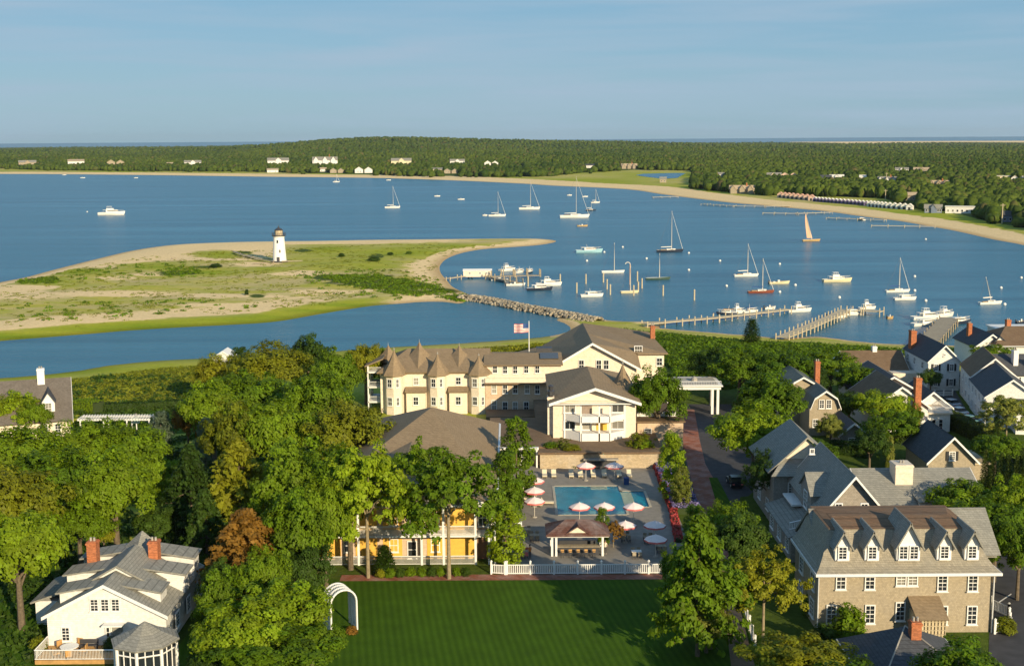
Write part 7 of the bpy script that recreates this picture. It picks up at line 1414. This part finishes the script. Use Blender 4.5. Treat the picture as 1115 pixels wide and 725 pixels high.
# ------------------------------------------------------------------ trees near the camera, one by one (crown top in the photograph, width px, height m)
T_ = [
 ('broad', 'd', 335, 367, 50, 13, 'dark rounded tree at the back of the left wood against the lagoon'), ('broad', 'o', 298, 373, 86, 13, 'wide olive tree at the back of the left wood'), ('column', 'd', 262, 377, 26, 10, 'narrow dark tree on the skyline of the left wood'),
 ('broad', 'o', 236, 388, 52, 10, 'olive tree at the left end of the back row by the marsh'), ('broad', 'b', 366, 378, 54, 14, 'bright leafy tree at the back, second from the hotel turrets'), ('broad', 'o', 397, 373, 46, 12, 'olive tree closest behind the hotel turrets'), ('broad', 'g', 415, 380, 30, 10, 'small green tree touching the hotel balconies'),
 ('broad', 'g', 272, 402, 84, 13, 'green tree in the second row below the narrow dark tree'), ('broad', 'b', 346, 404, 72, 15, 'bright tree with deep shadow gap left of the turrets'), ('broad', 'g', 230, 416, 74, 13, 'green tree at the left flank of the wood above the rust tree'),
 ('broad', 'o', 374, 434, 88, 15, 'large olive tree left of the pyramid roof'), ('broad', 'g', 303, 432, 86, 15, 'green tree in the middle of the left wood'), ('broad', 'o', 255, 440, 70, 14, 'olive tree left of the wood middle'), ('broad', 'r', 203, 437, 34, 9, 'rust coloured tree above the dark lawn'), ('column', 'u', 174, 447, 24, 8, 'blue green conifer left of the rust tree'), ('column', 'u', 222, 455, 22, 9, 'blue green conifer right of the rust tree'),
 ('pine', 'd', 205, 478, 74, 14, 'dark layered conifer left of the wood middle'), ('pine', 'o', 258, 470, 92, 15, 'olive layered conifer in the wood middle'), ('broad', 'g', 318, 482, 92, 15, 'green tree left of the two hotel front trees'), ('pine', 'd', 222, 528, 56, 11, 'dark conifer behind the white house chimneys'),
 ('pine', 'r', 265, 548, 104, 12, 'big brown orange conifer right of the white house'), ('broad', 'g', 318, 540, 80, 12, 'green tree right of the brown conifer'), ('broad', 'g', 352, 520, 66, 13, 'green tree at the left end of the ochre front'), ('broad', 'd', 330, 590, 60, 8, 'dark low tree left of the lattice arch'),
 ('broad', 'b', 17, 428, 48, 8, 'pale rounded tree before the shingled cottage on the left'), ('broad', 'b', 38, 436, 34, 7, 'pale rounded tree before the cottage dormer'), ('broad', 'g', 20, 462, 88, 12, 'green tree at the left edge below the cottage'), ('broad', 'g', 92, 460, 84, 11, 'green tree below the white pergola'), ('broad', 'b', 138, 457, 80, 11, 'bright tree right of the pergola'),
 ('broad', 'g', 58, 486, 100, 14, 'large green tree in the left middle'), ('broad', 'g', 122, 492, 96, 13, 'large green tree below the bright pergola tree'), ('broad', 'o', 6, 505, 110, 14, 'olive tree cut by the left edge'), ('broad', 'g', 172, 488, 50, 11, 'green tree at the edge of the dark clearing'), ('broad', 'g', 84, 545, 76, 8, 'green tree above the white house on its left'), ('broad', 'd', 168, 552, 50, 6, 'dark tree behind the white house peak'), ('broad', 'o', 112, 570, 30, 4, 'small amber lit tree behind the left chimney'),
 ('broad', 'b', 306, 634, 100, 8.5, 'bright full tree at the bottom below the arch, right one'), ('broad', 'b', 262, 652, 104, 8.5, 'bright full tree at the bottom middle left'), ('broad', 'g', 338, 676, 70, 6, 'green tree at the bottom beside the lawn edge'), ('broad', 'g', 236, 622, 50, 8, 'green tree right against the white house'), ('broad', 'g', 300, 688, 130, 6.5, 'wide green tree crossing the bottom edge'), ('broad', 'd', 222, 705, 36, 4, 'dark tree beside the sunroom'), ('broad', 'd', 240, 612, 50, 7, 'green tree between the white house and brown conifer'), ('broad', 'g', 288, 596, 60, 9, 'green tree under the brown conifer on its right'),
 ('pine', 'g', 762, 552, 96, 15, 'large feathery conifer at the right end of the white fence'), ('broad', 'g', 742, 596, 44, 7, 'green tree overlapping the right end of the white fence'), ('broad', 'g', 775, 600, 90, 10, 'green tree under the large feathery conifer'), ('airy', 'o', 833, 598, 84, 10, 'open olive tree with visible limbs left of the mansard house'), ('broad', 'p', 770, 652, 54, 5.5, 'yellow lit small tree by the lawn at lower right'), ('broad', 'o', 868, 692, 120, 6.5, 'olive tree crossing the bottom edge at right'), ('broad', 'g', 800, 545, 60, 9, 'green tree behind the large feathery conifer'), ('broad', 'd', 808, 560, 70, 9, 'dark tree left of the inn porch'),
 ('broad', 'b', 1046, 520, 76, 9, 'bright tree above the right end of the mansard roof'), ('broad', 'g', 1086, 540, 86, 10, 'green tree right of the mansard house'), ('broad', 'b', 1108, 520, 60, 10, 'bright tree at the right edge under the arborvitae'), ('broad', 'g', 1078, 568, 66, 8, 'low green tree touching the mansard right eave'), ('broad', 'g', 1112, 566, 60, 9, 'green tree cut by the right edge above the street'),
 ('broad', 'g', 806, 378, 66, 11, 'green tree right of the white canopy, rear one'), ('broad', 'd', 775, 378, 46, 10, 'dark tree behind the white canopy'), ('broad', 'g', 848, 380, 76, 11, 'green tree at the shore right of the single conifer'), ('broad', 'g', 838, 408, 78, 12, 'green tree right of the white canopy, front one'), ('broad', 'b', 822, 440, 84, 12, 'bright tree above the turning place'), ('broad', 'g', 846, 458, 50, 10, 'green tree left of the gambrel cottage'), ('broad', 'g', 832, 416, 54, 10, 'green tree behind the gambrel cottage on its left'), ('broad', 'd', 838, 490, 50, 9, 'dark tree left of the blue grey house'), ('spire', 'd', 819, 348, 17, 6, 'single dark cone shaped conifer at the shore'),
 ('broad', 'g', 718, 402, 60, 13, 'green tree between the annex and the canopy'), ('broad', 'g', 700, 415, 34, 9, 'small green tree against the annex roof'), ('broad', 'g', 905, 382, 66, 9, 'green tree behind the slim brick chimney'), ('broad', 'd', 880, 392, 50, 9, 'dark tree behind the gambrel cottage'), ('broad', 'g', 932, 396, 44, 8, 'green tree left of the slate roof'), ('broad', 'd', 925, 425, 34, 7, 'dark tree between gambrel cottage and slate roof'), ('broad', 'p', 905, 452, 30, 6, 'small yellow lit tree below the gambrel cottage'), ('broad', 'g', 882, 476, 50, 6, 'green tree behind the clipped gable house'),  # yellow light on the gambrel cottage tree is put into pale leaf colour
 ('broad', 'b', 962, 424, 60, 8, 'bright tree before the tall brick chimney'), ('broad', 'g', 972, 448, 62, 8, 'green tree below the bright chimney tree'), ('broad', 'd', 948, 466, 44, 7, 'dark tree right of the dark shed'), ('column', 'p', 970, 474, 9, 6, 'thin yellow lit tree behind the long grey roof'), ('broad', 'g', 990, 440, 30, 6, 'green tree at the foot of the tall brick chimney'),
 ('airy', 'p', 1098, 428, 56, 9, 'white flowering tree at the right edge'), ('broad', 'g', 1085, 470, 50, 7, 'green tree under the white flowering tree'), ('spire', 'd', 1086, 448, 9, 5, 'slim dark evergreen beside the long white house'), ('broad', 'd', 1014, 402, 26, 5, 'dark shrubby tree left of the black shuttered house'), ('broad', 'g', 1080, 372, 44, 6, 'green tree behind the waterfront houses'),
 ('column', 'b', 562, 455, 36, 12, 'tall bright columnar tree left of the pool, rear one'), ('column', 'g', 550, 492, 34, 10, 'columnar tree left of the pool, middle one'), ('column', 'b', 549, 545, 40, 8, 'columnar tree left of the pool, nearest the fence'), ('column', 'b', 733, 470, 28, 10, 'bright columnar tree right of the pool, rear one'), ('column', 'p', 743, 508, 18, 6, 'pale columnar tree over the flower bank'), ('column', 'g', 757, 548, 24, 6, 'columnar tree at the lower end of the flower bank'), ('column', 'b', 656, 552, 15, 5, 'thin young tree between pool and bar'), ('airy', 'r', 668, 566, 22, 3.6, 'rusty leaved small tree beside the bar roof'),
 ('airy', 'p', 612, 478, 26, 4, 'small pale tree at the left of the retaining wall'), ('airy', 'o', 697, 470, 30, 5, 'small olive tree at the right of the retaining wall'), ('bush', 'd', 625, 498, 16, 1.6, 'dark clipped shrub behind the loungers')]
for (k, c, x, y, w, h, lab) in T_: tree(k, c, x, y, w, h, lab)
for (x, y, kd, c, wp, h, lab) in ((382, 620, 'broad', 'g', 84, 15.5, 'thick trunked tree in front of the hotel left bays'), (401, 629, 'airy', 'b', 104, 16, 'open crowned tree with thin sunlit trunk before the ochre front'), (489, 630, 'airy', 'g', 112, 16, 'open crowned tree with slim trunk before the right ochre bays'), (24, 686, 'broad', 'b', 104, 13.5, 'big bright tree with sunlit trunk at the left edge'), (456, 600, 'airy', 'g', 70, 14, 'open crowned tree between the two hotel front trees')):
    X, Y = P(x, y, 4); put_tree(kd, c, X, Y, 4.0, wp * mpp(X, Y, 12), h, lab)
for (X, Y, w_, h_, q) in ((26, 94, 9, 9.4, 'a'), (17, 88, 9, 8.8, 'b'), (36, 97, 9, 9.4, 'c')): put_tree('broad', 'g', X, Y, 4.0, w_, h_, {'a': 'tree just below the frame whose shadow lies on the lawn, middle one', 'b': 'tree just below the frame whose shadow lies on the lawn, left one', 'c': 'tree just below the frame near the gravel path'}[q])
for k in range(6): tree('spire', 'h', 1074 + k * 8.5, 490 + k * 2, 10, 6.5, 'clipped arborvitae in the row at the right edge', 'arborvitae row')
for (x, y, w, h, c, lab) in ((926, 652, 42, 4.4, 'b', 'bright rounded shrub against the mansard house wall'), (897, 676, 30, 2.5, 'd', 'dark shrub at the left corner of the mansard house'), (950, 692, 22, 2, 'g', 'green shrub left of the trellis porch'), (1010, 690, 24, 2, 'g', 'green shrub right of the trellis porch'), (1035, 690, 40, 3, 'g', 'green shrub below the right mansard windows'), (1060, 700, 46, 3, 'd', 'dark shrub right of the charcoal roof'), (1095, 668, 26, 2, 'o', 'olive shrub inside the corner picket fence'), (885, 640, 26, 3, 'g', 'green shrub at the shaded mansard side'), (120, 690, 20, 2, 'd', 'dark shrub under the big left tree'), (40, 690, 22, 2, 'o', 'olive shrub left of the white house'),
    (372, 279, 8, 2, 'd', 'dark bush alone on the dune grass right of the lighthouse'), (407, 284, 15, 2.6, 'd', 'largest dark bush on the spit meadow'), (235, 290, 14, 1.8, 'd', 'flat dark bush left of the lighthouse on the spit'), (425, 277, 8, 1.5, 'd', 'small dark bush near the spit middle'), (445, 276, 8, 1.5, 'g', 'small green bush right of the spit middle'), (268, 305, 5, 2.5, 'd', 'tiny dark shrub standing on the bare sand')):
    X, Y = P(x, y, 4 + h if y > 300 else 1.5); zz = 4.0 if y > 310 else 1.2; put_tree('bush', c, X, Y, zz, w * mpp(X, Y), h, lab)

for (x, y, z, w, h, c, lab) in ((604, 502, 4.16, 20, 1.8, 'g', 'green shrub at the left foot of the retaining wall'), (650, 503, 4.16, 14, 1.2, 'd', 'dark low shrub between the rear umbrellas'), (690, 505, 4.16, 26, 2.2, 'p', 'pale climbing shrub at the right of the retaining wall'), (708, 503, 4.16, 18, 1.9, 'g', 'green shrub in the right rear deck corner'), (600, 487, 6.8, 18, 1.0, 'g', 'low shrub on the terrace left edge'), (622, 489, 6.8, 22, .9, 'o', 'olive low shrub on the terrace edge before the bays'), (700, 487, 6.8, 22, 1.4, 'b', 'bright shrub on the terrace right edge'), (705, 476, 4.2, 26, 4.0, 'g', 'green shrub between annex and service building'), (560, 505, 4.16, 18, 2.4, 'g', 'green shrub before the french doors')):
    X, Y = P(x, y, z); put_tree('bush', c, X, Y, z, w * mpp(X, Y), h, lab)

# ------------------------------------------------------------------ ground cover
def zof(p): return relief(p[:, 0], p[:, 1])[0]
p = fill([(0, 309), (60, 296), (150, 280), (250, 272), (330, 268), (480, 265), (560, 264), (500, 271), (478, 282), (472, 295), (480, 306), (350, 330), (200, 345), (0, 360)], 5200, 31, 1.3); zz = zof(p); q_ = .5 + .5 * np.sin(p[:, 0] * .11 + 3 * np.sin(p[:, 1] * .045)) * np.sin(p[:, 1] * .13 + 1); kk = np.random.default_rng(4).uniform(0, 1, len(p)) < q_ ** 1.6; p = p[kk]
scatter('dune_grass', 'low tufts of yellow green dune grass spread over the spit', 'dune grass', MARSH, p, zof(p) - .05, 1.3, .22, 16, .26, 32)
p = fill([(636, 354), (662, 352), (700, 357), (760, 366), (860, 372), (930, 376), (1010, 381), (1010, 392), (940, 388), (900, 400), (860, 400), (790, 430), (742, 418), (716, 388), (690, 372), (640, 366)], 4200, 11, 3); scatter('shore_scrub', 'rough green scrub covering the bank above the harbour shore', 'scrub', G1, p, zof(p), 1.3, 1.3, 42, .30, 21)
p = fill([(425, 380), (520, 376), (600, 369), (622, 364), (640, 372), (620, 386), (540, 388), (440, 392)], 1700, 12, 3); scatter('bank_scrub', 'olive scrub on the lagoon bank behind the hotel', 'scrub', G4, p, zof(p), 1.2, 1.0, 36, .28, 22)
p = fill([(-60, 425), (20, 412), (120, 400), (230, 392), (236, 440), (110, 446), (84, 440), (84, 415), (-60, 440)], 6000, 13, 3); scatter('marsh_grass', 'tall yellow green marsh grass between cottage and lagoon', 'marsh grass', MARSH, p, zof(p), 1.3, .6, 30, .24, 23)
p = fill([(1000, 380), (1115, 378), (1180, 384), (1180, 400), (1000, 392)], 500, 14, 3); scatter('waterfront_scrub', 'green scrub along the waterfront at the right', 'scrub', G1, p, zof(p), 1.5, 1.4, 40, .32, 24)
p = np.concatenate([fill([(352, 299), (390, 298), (440, 304), (480, 311), (500, 321), (470, 322), (430, 320), (390, 314), (360, 306)], 330, 15, 1.2), fill([(170, 294), (210, 290), (222, 298), (180, 300)], 50, 16, 1.2), fill([(320, 296), (400, 291), (470, 298), (505, 320), (430, 325), (340, 318)], 110, 19, 1.2), fill([(60, 295), (180, 284), (240, 290), (230, 300), (80, 306)], 60, 20, 1.2), fill([(20, 330), (200, 326), (300, 334), (150, 344), (20, 352)], 60, 26, 1.2), fill([(20, 303), (60, 302), (66, 308), (20, 309)], 80, 17, 1.2), fill([(505, 318), (520, 322), (500, 325), (480, 322)], 60, 18, 1.2)]); scatter('dune_thicket', 'dark bayberry thicket on the spit near the jetty', 'thicket', G1, p, zof(p), 1.6, .8, 26, .36, 25)
rngu = np.random.default_rng(77); p = rngu.uniform((-90, 108), (-24, 270), (4200, 2)); bb_ = [(-47, 105, -31, 146), (-25, 140, 0, 192), (-60, 215, 0, 275), (-34, 80, 25, 143)]
k_ = np.ones(len(p), bool)
for (x0, y0, x1_, y1_) in bb_: k_ &= ~((p[:, 0] > x0) & (p[:, 0] < x1_) & (p[:, 1] > y0) & (p[:, 1] < y1_))
p = p[k_]; scatter('undergrowth', 'dark undergrowth below the left wood', 'undergrowth', G3, p, np.full(len(p), 3.9), 1.3, 1.0, 34, .3, 26)
